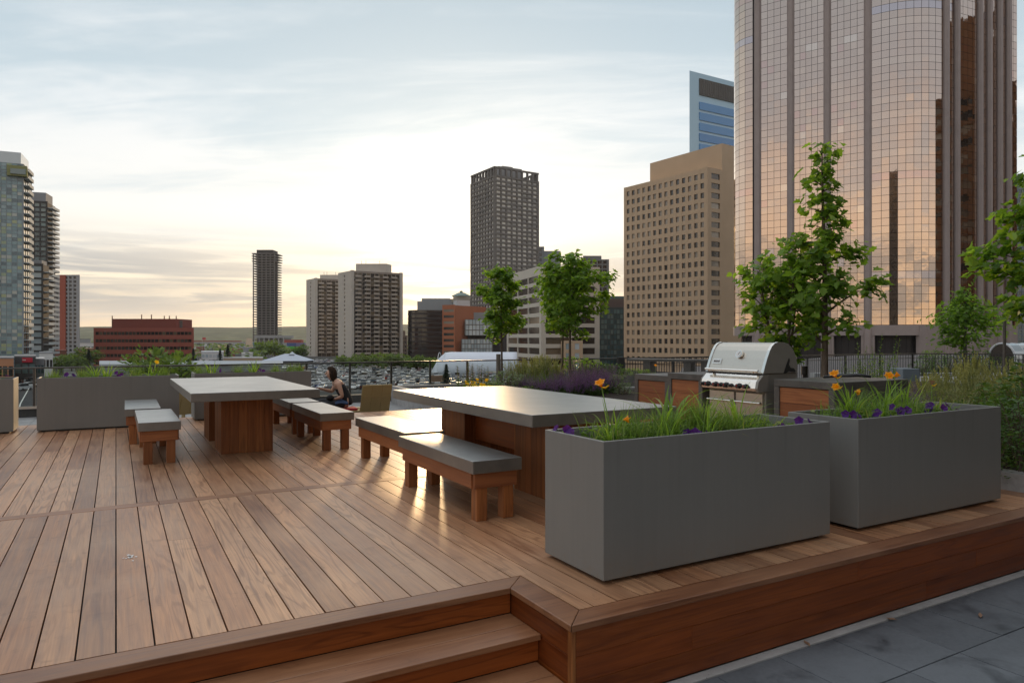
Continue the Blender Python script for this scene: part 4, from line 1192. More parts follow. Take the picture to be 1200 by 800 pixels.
# ================================================================ TREES ON THE TERRACE
Tg = 'young trees on the terrace'
p = at(588, 17.0); tree('maple_tree', 'thin young tree tied to a stake, leftmost on the terrace', (*p,-.02), 3.05, .035, 1.15,
     [(0,.2),(.36,.28),(.5,.55),(.7,.50),(.85,.38),(1.,.10)], 1900, .115, 11, nb=26, up=.8, group=Tg, jitter=.12)
s = MB(); q = at(584, 16.7); s.tube([(0,0,0),(0,0,.98)], [.055,.052], 10); o = s.build('tree_stake', M['stake'], loc=(*q,-.03)); tag(o, 'thick grey wooden stake beside the thin leftmost tree', 'stake', None)
s = MB(); s.tube([(0,0,0),(-.06,.12,0),(-.34,-.05,.01)], [.008,.008,.008], 6); o = s.build('tree_tie', M['white_petal'], loc=(q[0]-.03,q[1],.52)); tag(o, 'white strap tying the leftmost tree to its stake', 'strap')
p = at(668, 16.6); tree('maple_tree', 'round crowned young tree behind the right table, nearer of the pair', (*p,-.02), 3.28, .042, 1.25,
     [(0,.3),(.40,.42),(.55,.74),(.72,.78),(.86,.50),(1.,.10)], 2800, .115, 23, nb=34, up=.75, group=Tg, jitter=.12)
p = at(659, 18.1); tree('maple_tree', 'young tree whose trunk shows just left of the round crowned tree', (*p,-.02), 2.9, .036, 1.35,
     [(0,.2),(.48,.3),(.6,.55),(.8,.55),(1.,.1)], 1500, .12, 31, nb=22, up=.75, group=Tg, jitter=.12)
p = at(966, 10.3); tree('maple_tree', 'tallest terrace tree with a pointed top, behind the right counter', (*p,.09), 4.15, .060, 1.05,
     [(0,.2),(.25,.36),(.36,.56),(.50,.50),(.60,.35),(.68,.24),(.82,.22),(.93,.18),(1.,.08)], 1400, .125, 41, nb=34, up=.62, bare=.10, group=Tg, jitter=.13)
p = at(919, 10.9); tree('maple_tree', 'bushy multi stemmed tree right behind the grill', (*p,.09), 2.75, .040, .75,
     [(0,.15),(.3,.24),(.45,.38),(.7,.38),(.9,.24),(1.,.10)], 1500, .12, 53, nb=17, up=.7, stems=3, bare=.06, group=Tg, jitter=.13)
p = at(1232, 9.6); tree('maple_tree', 'leafy tree cut off by the right edge of the photo', (*p,.09), 3.75, .055, 1.25,
     [(0,.3),(.34,.55),(.5,.76),(.7,.64),(.85,.40),(1.,.14)], 1700, .145, 61, nb=32, up=.55, group=Tg, jitter=.13)
s = MB(); q = at(1177, 13.0); s.tube([(0,0,0),(0,0,1.75)], [.03,.026], 8); o = s.build('tree_stake', M['stake'], loc=(*q,.08)); tag(o, 'slim grey stake rising from the grasses by the right edge', 'stake')
# ================================================================ CITY
GZ = -11.5
def cw(a, d): return (FW[0]*d + RT[0]*a, FW[1]*d + RT[1]*a)
def m_pane(name, cols, rough=.08, spec=.8, metal=0., interior=True):
    m, nt, out = nmat(name); g = NG(nt)
    rnd = g.n('ShaderNodeNewGeometry').outputs['Random Per Island']; oi = g.n('ShaderNodeObjectInfo').outputs['Random']
    f = g.math('FRACT', g.math('ADD', g.math('MULTIPLY', rnd, 3.7), oi))
    n = len(cols); c = g.ramp(f, [(i/n, c) for i, c in enumerate(cols)], 'CONSTANT')
    g.bsdf(out, c, rough, metal, None, spec)
    return m
PN = {
 'dark': m_pane('window_dark', [(.012,.012,.014),(.03,.03,.03),(.02,.022,.025),(.05,.046,.04),(.014,.014,.015)]),
 'office': m_pane('window_blinds', [(.42,.40,.36),(.66,.63,.57),(.72,.69,.61),(.32,.31,.29),(.68,.64,.57),(.55,.52,.47),(.74,.71,.63)], .25, .5),
 'warm': m_pane('window_warm_dark', [(.035,.025,.018),(.02,.016,.012),(.10,.075,.045),(.03,.022,.016),(.16,.12,.075),(.02,.016,.014)], .12, .7),
 'tan': m_pane('window_in_tan_wall', [(.03,.026,.022),(.20,.165,.125),(.05,.045,.04),(.28,.235,.18),(.02,.018,.016),(.13,.11,.085),(.035,.03,.026),(.24,.20,.155)], .1, .7),
 'ribbon': m_pane('ribbon_window', [(.012,.010,.009),(.02,.016,.013),(.05,.04,.028),(.012,.011,.010),(.11,.085,.05),(.016,.013,.011)], .2, .3),
 'teal': m_pane('window_teal', [(.07,.13,.14),(.05,.10,.11),(.10,.17,.17),(.04,.075,.08),(.13,.18,.17)], .1, .8),
 'condo': m_pane('condo_panels', [(.13,.22,.24),(.17,.27,.28),(.09,.16,.18),(.30,.34,.18),(.22,.31,.32),(.12,.2,.22),(.36,.38,.34),(.16,.25,.27),(.25,.32,.20),(.07,.12,.14),(.19,.28,.30)], .12, .7),
 'blue': m_pane('window_blue', [(.07,.22,.44),(.085,.25,.48),(.06,.19,.40)], .06, .9),
 'ice': m_pane('pale_glazing', [(.34,.40,.42),(.42,.47,.48),(.30,.36,.38),(.48,.52,.52)], .12, .7),
 'black': m_pane('window_black_glass', [(.02,.018,.018),(.03,.026,.024),(.016,.014,.014)], .10, .7),
}
W_ = {}
def wallm(name, col, rough=.8, vary=.12, scale=.15): 
    if name not in W_: W_[name] = m_plain(name, col, rough, 0, vary, scale, .3)
    return W_[name]

class Bld:
    def __init__(s, name, label, cat, o2, group=None, cap=100):
        s.o = (o2[0], o2[1], GZ); s.T = thing(name, label, cat, s.o, 0, group); s.wins = []; s.bals = []; s.cap = cap
    def rel(s, mb): mb.v = [(x-s.o[0], y-s.o[1], z-s.o[2]) for x, y, z in mb.v]; return mb
    def part(s, name, mb, mats, parent=None, bevel=0): return s.rel(mb).build(name, mats, parent or s.T, bevel=bevel)
    def face(s, wall, p0, p1, z0, z1, nx, nz, pier, span, depth, pane, ends=None, top=0., bot=0., skip=None, inset=.02, wname='window'):
        """grid of piers and spandrels standing proud of the core plane p0->p1 (left to right seen from outside)"""
        L = math.hypot(p1[0]-p0[0], p1[1]-p0[1]); tx, ty = (p1[0]-p0[0])/L, (p1[1]-p0[1])/L; nx_, ny_ = ty, -tx
        ends = pier if ends is None else ends
        e = depth - .01
        def bx(a, b, za, zb, d0, d1, mb):
            c = ((a+b)/2, (d0+d1)/2)
            mb.obox((p0[0]+tx*c[0]+nx_*c[1], p0[1]+ty*c[0]+ny_*c[1], (za+zb)/2), (tx*(b-a)/2, ty*(b-a)/2, 0), (nx_*(d1-d0)/2, ny_*(d1-d0)/2, 0), (0,0,(zb-za)/2))
        w = (L - 2*ends - (nx-1)*pier)/nx
        zz0, zz1 = z0+bot, z1-top; h = (zz1-zz0)/nz
        xs = []
        a = ends
        for i in range(nx): xs.append((a, a+w)); a += w+pier
        bx(-e, ends, z0, z1-.012, -.3, depth, wall); bx(L-ends, L+e, z0, z1-.012, -.3, depth, wall)
        for (a, b), (c, d) in zip(xs, xs[1:]): bx(b, c, z0, z1-.02, -.3, depth, wall)
        dz = depth - .03 if span > 0 else depth
        for k in range(nz+1):
            za = zz0+k*h-(span/2 if 0 < k else bot); zb = zz0+k*h+(span/2 if k < nz else top)
            if zb-za > .01: bx(-e+.005, L+e-.005, za, zb-(.03 if k == nz else 0), -.3, dz, wall)
        for k in range(nz):
            za, zb = zz0+k*h+span/2, zz0+(k+1)*h-span/2
            if k == 0 and bot == 0: za = zz0+span/2
            for i, (a, b) in enumerate(xs):
                if skip and skip(i, k): continue
                q = MB(); bx(a+.02, b-.02, za+.02, zb-.02, inset, inset+.06, q)
                c = ((a+b)/2*tx+p0[0], (a+b)/2*ty+p0[1]); d = depth_(c)
                vis = (vcoord(c[0],c[1],zb) < 424) and -20 < ucoord(*c) < 1220
                s.wins.append((((b-a)*(zb-za)/max(d,1)**2) if vis else 0, q, pane, wname))
    def done(s):
        s.wins.sort(key=lambda w: -w[0])
        rest = {}
        for i, (k, q, pane, nm) in enumerate(s.wins):
            if i < s.cap and k > 0: s.part(nm, q, PN[pane])
            else:
                r = rest.setdefault((pane, nm), MB()); r.add(q.v, q.f)
        for (pane, nm), r in rest.items():
            o = s.part(nm, r, PN[pane]); o['kind'] = 'stuff'
        return s.T
def depth_(c): return depth(c[0], c[1])
def box4(a0, d0, va, la, vb, lb):
    """footprint from the near corner (cam a,d), going la along va (to the left) and lb along vb (to the right); returns world pts L, C, Rr, far"""
    C = (a0, d0); L = (a0+va[0]*la, d0+va[1]*la); Q = (a0+vb[0]*lb, d0+vb[1]*lb); F_ = (L[0]+vb[0]*lb, L[1]+vb[1]*lb)
    return [cw(*p) for p in (L, C, Q, F_)]
def unit(a, b): n = math.hypot(a, b); return (a/n, b/n)
def A_(u, d): return (u-CX)/FPX*d

# ---- tan office block with square punched windows
def tan_block():
    va, vb = unit(-.573,.819), unit(.819,.573); d0 = 260.
    L, C, E, Fp = box4(A_(829,d0), d0, va, 43., vb, 8.3)
    b = Bld('office_block', 'tan stone office block with a grid of small square windows', 'building', C)
    wm = wallm('tan_stone', (.53,.375,.24)); zt = zat(196, d0)
    core = MB(); core.prism([L, C, E, Fp], GZ, zt-.6)
    w = MB()
    b.face(w, L, C, GZ+3, zt, 14, 20, 1.35, 1.6, .5, 'tan', ends=1.2, top=1.2)
    b.face(w, C, E, GZ+3, zt, 1, 20, 1.9, 1.5, .45, 'tan', ends=1.7, top=1.2)
    core.add(w.v, w.f); b.part('wall', core, wm)
    ea, ed = A_(829,d0)+vb[0]*8.35, d0+vb[1]*8.35
    L2, C2, E2, F2 = box4(ea+.0, ed, va, 37., vb, 14.)
    t = MB(); t.prism([L2, C2, E2, F2], GZ, zat(168, ed)); b.part('core_tower', t, wm)
    w2 = MB(); e3 = cw(ea+vb[0]*14.05, ed+vb[1]*14.05); e4 = cw(ea+vb[0]*20., ed+vb[1]*20.); e5 = cw(ea+vb[0]*20+va[0]*30, ed+vb[1]*20+va[1]*30); e6 = cw(ea+vb[0]*14.05+va[0]*30, ed+vb[1]*14.05+va[1]*30)
    w2.prism([e6, e3, e4, e5], GZ, zat(176, ed)-.5); w3 = MB(); b.face(w3, e3, e4, GZ+3, zat(178,ed), 1, 20, 1.6, 1.7, .4, 'tan', ends=1.6, top=1.)
    w2.add(w3.v, w3.f); b.part('side_wing', w2, wm)
    b.done()
tan_block()

# ---- blue glass tower with the sloping top behind it
def blue_tower():
    d0 = 400.; va, vb = unit(.27,1.), unit(.867,.5)
    L, C, E, Fp = box4(A_(808,d0), d0, va, 30., vb, 70.)
    b = Bld('glass_tower', 'blue glass tower rising behind the tan office block', 'building', C)
    zt = zat(82, d0)
    fr = MB(); fr.prism([L, C, E, Fp], GZ, zt-.4)
    fr.v = [(x,y,z) for x,y,z in fr.v]
    b.part('frame', fr, m_pane('pale_blue_panel', [(.36,.52,.62)], .25, .5))
    tx, ty = (E[0]-C[0])/70., (E[1]-C[1])/70.; nx, ny = ty, -tx
    def strip(a0, a1, za, zb, dd): 
        q = MB(); q.obox((C[0]+tx*(a0+a1)/2+nx*dd/2, C[1]+ty*(a0+a1)/2+ny*dd/2, (za+zb)/2), (tx*(a1-a0)/2,ty*(a1-a0)/2,0), (nx*dd/2,ny*dd/2,0), (0,0,(zb-za)/2)); return q
    b.part('plant_screen', strip(7.5, 66, zt-13, zt-3.5, .5), m_plain('dark_louvre', (.09,.085,.075), .7, 0, .3, 2.))
    z = zt-17.; k = 0
    while z > GZ+40:
        b.part('window_band', strip(7.5, 66, z-4.4, z, .5), PN['blue']); z -= 6.0; k += 1
    lv = MB()
    for i in range(40): 
        q = strip(8+i*1.45, 8.25+i*1.45, zt-12.8, zt-3.7, .75); lv.add(q.v, q.f)
    b.part('louvre', lv, wallm('louvre_grey', (.14,.13,.12)))
    b.done()
blue_tower()

# ---- bronze mirror glass tower with granite columns
def m_mirror():
    m, nt, out = nmat('bronze_mirror_glass'); g = NG(nt)
    rnd = g.n('ShaderNodeNewGeometry').outputs['Random Per Island']
    c = g.ramp(rnd, [(0,(.61,.475,.385)),(.40,(.64,.50,.40)),(.70,(.60,.465,.375)),(.93,(.63,.455,.38)),(.955,(.55,.47,.45)),(.975,(.72,.59,.48))], 'CONSTANT')
    tc = g.n('ShaderNodeTexCoord').outputs['Object']
    nb = g.bump(g.noise(tc, .5, 2, .5), .035, .25)
    g.bsdf(out, c, .035, 1., nb, .5)
    return m
def mirror_tower():
    C = (81.8, 140.); lv, rv = (-.831,.556), (.925,.379)
    T = thing('mirror_tower', 'tall bronze mirror glass tower with rounded corners and granite columns', 'building', (*cw(81.8,150.), GZ))
    o = T.location
    mir = m_mirror(); gran = m_plain('pink_granite', (.33,.265,.24), .55, 0, .18, .5, .4, .0); dark = wallm('dark_mullion', (.035,.028,.026))
    zt = 92.; zg = zat(383, 150.)
    # plan as a polyline from far left round the near corner to far right
    pts = []
    Rl = 5.0
    def pl(t): return (C[0]+lv[0]*t, C[1]+lv[1]*t)
    def pr(t): return (C[0]+rv[0]*t, C[1]+rv[1]*t)
    # fillet between left and right face
    ang = math.acos(lv[0]*rv[0]+lv[1]*rv[1]); Rf = 13.5; tl = Rf/math.tan(ang/2)
    a0, a1 = pl(tl), pr(tl)
    bis = unit(lv[0]+rv[0], lv[1]+rv[1]); cc = (C[0]+bis[0]*Rf/math.sin(ang/2), C[1]+bis[1]*Rf/math.sin(ang/2))
    th0 = math.atan2(a0[1]-cc[1], a0[0]-cc[0]); th1 = math.atan2(a1[1]-cc[1], a1[0]-cc[0])
    while th1 < th0: th1 += 2*PI
    arc = [(cc[0]+Rf*math.cos(th0+(th1-th0)*k/9), cc[1]+Rf*math.sin(th0+(th1-th0)*k/9)) for k in range(10)]
    # left rounded corner
    Lend = 33.0; bv = (lv[1]*.98, -lv[0]*.98); Rq = 5.5
    bv = unit(.60, .80)
    qa = pl(Lend); angq = math.acos(-lv[0]*bv[0]-lv[1]*bv[1]); tq = Rq/math.tan(angq/2)
    Cq = pl(Lend+tq); qb = (Cq[0]+bv[0]*tq, Cq[1]+bv[1]*tq); bq = unit(-lv[0]+bv[0], -lv[1]+bv[1]); cq = (Cq[0]+bq[0]*Rq/math.sin(angq/2), Cq[1]+bq[1]*Rq/math.sin(angq/2))
    u0 = math.atan2(qb[1]-cq[1], qb[0]-cq[0]); u1 = math.atan2(qa[1]-cq[1], qa[0]-cq[0])
    while u1 < u0: u1 += 2*PI
    arcq = [(cq[0]+Rq*math.cos(u0+(u1-u0)*k/5), cq[1]+Rq*math.sin(u0+(u1-u0)*k/5)) for k in range(6)]
    far_l = (qb[0]+bv[0]*30, qb[1]+bv[1]*30); Rend = 29.; far_r = pr(Rend); back = (far_r[0]+bv[0]*30-10, far_r[1]+60)
    outline = [far_l] + arcq + [pl(t) for t in (Lend-.01,)] + arc + [far_r, back]
    core = MB(); core.prism([cw(*p) for p in outline], zg+.2, zt)
    def rel(mb): mb.v = [(x-o[0], y-o[1], z-o[2]) for x,y,z in mb.v]; return mb
    rel(core).build('frame', dark, T)
    r = random.Random(77)
    rowh = 1.56
    nrow = int((zt-zg)/rowh)
    def bay(p, q, n, out_, gap=.07):
        """n panes across from p to q (cam plan, left to right from outside)"""
        mb = MB()
        P, Q = Vector(cw(*p)), Vector(cw(*q)); L = (Q-P).length; t = (Q-P)/L; nn = Vector((t.y,-t.x))
        w = L/n
        for k in range(nrow):
            for i in range(n):
                c = P + t*(w*(i+.5)) + nn*out_
                tz = r.gauss(0,.0035); ty = r.gauss(0,.0045)
                ax = Vector((t.x, t.y, 0)) + Vector((nn.x,nn.y,0))*ty; az = Vector((0,0,1)) + Vector((nn.x,nn.y,0))*tz
                mb.obox((c.x,c.y,zg+.3+rowh*(k+.5)), ax*(w-gap)/2, Vector((nn.x,nn.y,0))*.03, az*(rowh-gap)/2)
        rel(mb).build('glass_bay', mir, T)
    # columns stand between the bays of the left face
    tcol = []
    for u in (888, 926.7, 969.5, 1017):
        k = (u-CX)/FPX; t = (k*C[1]-C[0])/(lv[0]-k*lv[1]); tcol.append(t)
    tcol.sort(reverse=True)         # far to near
    cw2 = .72
    edges = [Lend] + tcol + [tl]
    for i in range(len(edges)-1):
        a, b = edges[i], edges[i+1]
        aa = a - (cw2 if i > 0 else 0); bb = b + (cw2 if i < len(edges)-2 else 0)
        if aa-bb > 1.0: bay(pl(aa), pl(bb), max(1, round((aa-bb)/1.28)), .06)
    for p, q in zip(arc, arc[1:]): bay(p, q, 1, .06)
    for p, q in zip(arcq, arcq[1:]): bay(p, q, 1, .06)
    bay(far_l, arcq[0], 20, .06)
    def col(pc, t2, w, dpt=.75, z0=None):
        mb = MB(); c = cw(*pc); n2 = (t2[1], -t2[0])
        tw = cw(*t2); nw = cw(*n2)
        prof = [(-w,-.4),(w,-.4),(w,dpt*.45),(w*.55,dpt),(-w*.55,dpt),(-w,dpt*.45)]
        poly = [(c[0]+tw[0]*a+nw[0]*b, c[1]+tw[1]*a+nw[1]*b) for a, b in prof]
        mb.prism(poly, GZ if z0 is None else z0, zt-.3); rel(mb).build('column', gran, T)
    ld = (-lv[0], -lv[1])
    for t in tcol: col(pl(t), ld, cw2)
    # right face: pairs of columns with narrow glass between
    def tr(u): k = (u-CX)/FPX; return (k*C[1]-C[0])/(rv[0]-k*rv[1])
    cols = [1107.5, 1120, 1147, 1158, 1170, 1180.5]
    ts = [tr(u) for u in cols]
    for t in ts: col(pr(t), rv, .62, .8)
    rb = [tl] + ts + [Rend]
    for a, b in zip(rb, rb[1:]):
        aa, bb = a + (.64 if a != tl else 0), b - (.64 if b != Rend else 0)
        if bb-aa > .5: bay(pr(aa), pr(bb), max(1, round((bb-aa)/1.28)), .06)
    # granite base: sill band, recessed dark louvres
    sill = MB(); ol = [(p[0]-bis[0]*0, p[1]) for p in outline]
    def offs(path, d):
        res = []
        for i, p in enumerate(path):
            a = path[max(i-1,0)]; b = path[min(i+1,len(path)-1)]; t2 = unit(b[0]-a[0], b[1]-a[1]); res.append((p[0]+t2[1]*d, p[1]-t2[0]*d))
        return res
    front = [arcq[0]] + arcq[1:] + [pl(Lend-.01)] + arc + [pr(9.)]
    def band(d0, d1, z0, z1, name, mat):
        f0 = [cw(*p) for p in offs(front, d0)]; f1 = [cw(*p) for p in offs(front, d1)]; mb = MB()
        for i in range(len(front)-1):
            mb.add([(*f0[i],z0),(*f0[i+1],z0),(*f1[i+1],z0),(*f1[i],z0),(*f0[i],z1),(*f0[i+1],z1),(*f1[i+1],z1),(*f1[i],z1)],
                   [(0,1,2,3),(7,6,5,4),(1,0,4,5),(3,2,6,7)] + ([(0,3,7,4)] if i == 0 else []) + ([(2,1,5,6)] if i == len(front)-2 else []))
        rel(mb).build(name, mat, T)
    band(-.35, .28, zat(393,147.), zg+.26, 'sill_band', gran)
    band(-2.2, -1.6, GZ, zat(393,147.)+.05, 'louvre_wall', m_plain('dark_bronze_louvre', (.040,.033,.030), .5, .3, .2, .4))
    lou = MB()
    fl = offs(front, -1.6)
    for i in range(len(fl)-1):
        P, Q = Vector(cw(*fl[i])), Vector(cw(*fl[i+1])); L = (Q-P).length
        if L < .3: continue
        t = (Q-P)/L; nn = Vector((t.y,-t.x))
        for k in range(max(1,int(L/1.35))):
            c = P+t*(k*1.35+.5)+nn*.05; lou.obox((c.x,c.y,(GZ+zg)/2), (t.x*.04,t.y*.04,0), (nn.x*.05,nn.y*.05,0), (0,0,(zg-GZ)/2-.6))
    rel(lou).build('louvre_fins', dark, T)
    # wide granite base piers under every column, and the solid corner on the right
    for t in tcol:
        mb = MB(); c = cw(*pl(t)); tw = cw(*ld); nw = cw(ld[1], -ld[0])
        mb.obox((c[0]-nw[0]*.4, c[1]-nw[1]*.4, (GZ+zat(393,147.))/2), (tw[0]*1.25,tw[1]*1.25,0), (nw[0]*.55,nw[1]*.55,0), (0,0,(zat(393,147.)-GZ)/2)); rel(mb).build('base_pier', gran, T)
    mb = MB(); tA, tB = tr(1084), Rend; c0, c1 = cw(*pr(tA)), cw(*pr(tB)); nw = cw(rv[1], -rv[0])
    mb.prism([(c0[0]+nw[0]*.22,c0[1]+nw[1]*.22),(c1[0]+nw[0]*.22,c1[1]+nw[1]*.22),(c1[0]-nw[0]*2,c1[1]-nw[1]*2),(c0[0]-nw[0]*2,c0[1]-nw[1]*2)], GZ, zg+.2); rel(mb).build('base_wall', gran, T)
mirror_tower()

# ---- tall grey office tower with open crown
def grey_tower():
    d0 = 400.; va, vb = unit(-14.5,23.), unit(24.9,16.5)
    L, C, E, Fp = box4(A_(580,d0), d0, va, 27.2, vb, 29.9)
    b = Bld('office_tower', 'tall dark grey office tower with pale window bands and an open crown', 'building', C)
    wm = wallm('grey_brown_precast', (.17,.15,.132)); zt = zat(195, d0); z0 = zat(372, 410.)
    core = MB(); core.prism([L,C,E,Fp], z0, zt-5.2)
    w = MB()
    b.face(w, L, C, z0, zt-5, 8, 32, .95, 1.05, .7, 'office', ends=.8, top=.5)
    b.face(w, C, E, z0, zt-5, 8, 32, .95, 1.05, .7, 'office', ends=.8, top=.5)
    core.add(w.v, w.f); b.part('wall', core, wm)
    cr = MB()       # crown: open loggia of posts and a top beam
    for P, Q in ((L,C),(C,E),(E,Fp),(Fp,L)):
        LL = math.hypot(Q[0]-P[0], Q[1]-P[1]); t = ((Q[0]-P[0])/LL,(Q[1]-P[1])/LL); n = (t[1],-t[0])
        for k in range(9):
            x = LL*k/8; x = min(max(x,.5),LL-.5)
            cr.obox((P[0]+t[0]*x, P[1]+t[1]*x, zt-3.0), (t[0]*.48,t[1]*.48,0), (n[0]*.6,n[1]*.6,0), (0,0,2.2))
        cr.obox(((P[0]+Q[0])/2,(P[1]+Q[1])/2, zt-.45), (t[0]*(LL/2+.55),t[1]*(LL/2+.55),0), (n[0]*.62,n[1]*.62,0), (0,0,.5 if P in (L,E) else .48))
    b.part('crown_frame', cr, wm)
    mid = ((L[0]+E[0])/2,(L[1]+E[1])/2); ph = MB(); ph.box(mid[0]-8,mid[0]+8,mid[1]-7,mid[1]+7, zt-5.1, zt+2.6); ph.box(mid[0]-3,mid[0]+4,mid[1]-3,mid[1]+3, zt+2.61, zt+4.2)
    b.part('penthouse', ph, wallm('pale_grey_metal', (.26,.25,.24)))
    # podium with gridded glass boxes on the left
    d1 = 385.
    def gbox(u0, u1, v0, v1, d, nx, nz, pane, name):
        q0, q1 = cw(A_(u0,d),d), cw(A_(u1,d),d); r1 = cw(A_(u1,d),d+16); r0 = cw(A_(u0,d),d+16); za, zb = zat(v1,d), zat(v0,d)
        m = MB(); m.prism([q0,q1,r1,r0], za, zb-.3); w = MB(); b.face(w, q0, q1, za, zb, nx, nz, .3, .35, .25, pane, ends=.3, wname='glass_panel'); m.add(w.v,w.f); b.part(name, m, wm)
    gbox(545, 583, 374, 393, 384., 9, 3, 'ice', 'upper_podium'); gbox(541, 577, 397, 414, 380., 10, 3, 'ice', 'lower_podium')
    p = MB(); q0, q1 = cw(A_(541,388),388), cw(A_(640,388),388); p.prism([q0,q1,cw(A_(640,388),440),cw(A_(541,388),440)], GZ, zat(374,388)); b.part('podium_core', p, wallm('dark_podium', (.07,.06,.055)))
    p = MB(); q0, q1 = cw(A_(549,392),392), cw(A_(632,392),392); p.prism([q0,q1,cw(A_(632,392),440),cw(A_(549,392),440)], zat(374,388)+.01, zat(366,392)); b.part('podium_roof', p, wallm('pale_grey_metal', (.26,.25,.24)))
    b.done()
grey_tower()

# ---- beige horizontal-band office block behind the young trees
def beige_block():
    d0 = 300.; va, vb = unit(-14.7,48.), unit(48,14.7)
    L, C, E, Fp = box4(A_(635,d0), d0, va, 50., vb, 26.)
    b = Bld('office_block', 'beige office block with dark ribbon windows behind the two terrace trees', 'building', C)
    wm = wallm('beige_precast', (.55,.50,.42)); zt = zat(311, d0)
    core = MB(); core.prism([L,C,E,Fp], GZ, zt-.4); w = MB()
    b.face(w, L, C, GZ+1, zt, 3, 9, .9, 1.7, .6, 'warm', ends=1.6, top=3.2)
    b.face(w, C, E, GZ+1, zt, 2, 9, 1.2, 1.7, .6, 'warm', ends=1.6, top=3.2)
    core.add(w.v,w.f); b.part('wall', core, wm)
    b.done()
    d1 = 320.
    b = Bld('office_block', 'small tan building with little windows between beige and green office blocks', 'building', cw(A_(670,d1-30),d1-30))
    m = MB(); q = [cw(A_(660,d1-32),d1-32), cw(A_(682,d1-32),d1-32), cw(A_(682,d1-32),d1-12), cw(A_(660,d1-32),d1-12)]
    m.prism(q, GZ, zat(399,d1-32)-.3); w = MB(); b.face(w, q[0], q[1], GZ, zat(399,d1-32), 2, 3, 1.8, 1.5, .3, 'ice', ends=1.1, top=.4); m.add(w.v,w.f); b.part('wall', m, wallm('tan_stone', (.56,.395,.255))); b.done()
beige_block()
def simple_block(name, label, u0, u1, vt, d, nx, nz, pier, span, dep, pane, wall, depth_back=20., rot=0., top=.5, z0=None, side=None, cap=100, group=None, roof=None):
    q0 = (A_(u0,d), d); w_ = A_(u1,d)-A_(u0,d)
    t = (math.cos(rot), math.sin(rot)); q1 = (q0[0]+t[0]*w_, q0[1]+t[1]*w_); ra, rb_ = unit(*q0), unit(*q1)
    P = [cw(*p) for p in (q0, q1, (q1[0]+rb_[0]*depth_back,q1[1]+rb_[1]*depth_back), (q0[0]+ra[0]*depth_back,q0[1]+ra[1]*depth_back))]
    b = Bld(name, label, 'building', P[0], group, cap); zt = zat(vt, d); z0 = GZ if z0 is None else z0
    m = MB(); m.prism(P, z0, zt-.3); w = MB()
    if nx: b.face(w, P[0], P[1], z0, zt, nx, nz, pier, span, dep, pane, top=top)
    if side == 'r': b.face(w, P[1], P[2], z0, zt, max(1,int(depth_back/4)), nz, pier, span, dep, pane, top=top)
    if side == 'l': b.face(w, P[3], P[0], z0, zt, max(1,int(depth_back/4)), nz, pier, span, dep, pane, top=top)
    m.add(w.v,w.f); b.part('wall', m, wall)
    if roof:
        r = MB(); c = [sum(p[i] for p in P)/4 for i in (0,1)]; qq = [(c[0]+(p[0]-c[0])*.6, c[1]+(p[1]-c[1])*.6) for p in P]; r.prism(qq, zt-.29, zt+roof); b.part('penthouse', r, wall)
    return b
b = simple_block('office_block', 'green glass office block right of the round crowned tree', 674, 738, 360, 350., 17, 11, .28, .55, .25, 'teal', wallm('dark_green_mullion', (.05,.065,.06)), 25, top=.8)
p = MB(); p.prism([cw(A_(700,352),352), cw(A_(737,352),352), cw(A_(737,352),372), cw(A_(700,352),372)], zat(360,350)-.25, zat(350,352)); b.part('penthouse', p, wallm('brown_metal', (.12,.085,.07))); 
p = MB(); p.prism([cw(A_(708,356),356), cw(A_(737,356),356), cw(A_(737,356),370), cw(A_(708,356),370)], zat(350,352)+.01, zat(347,356)); b.part('plant_room', p, PN['teal']); b.done()
b = simple_block('apartment_tower', 'dark balcony tower showing above the round crowned tree', 676, 712, 304, 470., 6, 22, .7, .9, .9, 'dark', wallm('balcony_grey', (.20,.19,.175)), 22, roof=3.); b.done()
b = simple_block('apartment_tower', 'slim grey tower just right of the tall dark office tower', 630, 637, 289, 460., 1, 22, 1.2, 1.2, .4, 'dark', wallm('cool_grey', (.24,.245,.25)), 20)
p = MB(); p.prism([cw(A_(637.2,462),462), cw(A_(657,462),462), cw(A_(657,462),480), cw(A_(637.2,462),480)], GZ, zat(294,462)); b.part('side_wing', p, wallm('cool_grey2', (.30,.31,.32))); b.done()

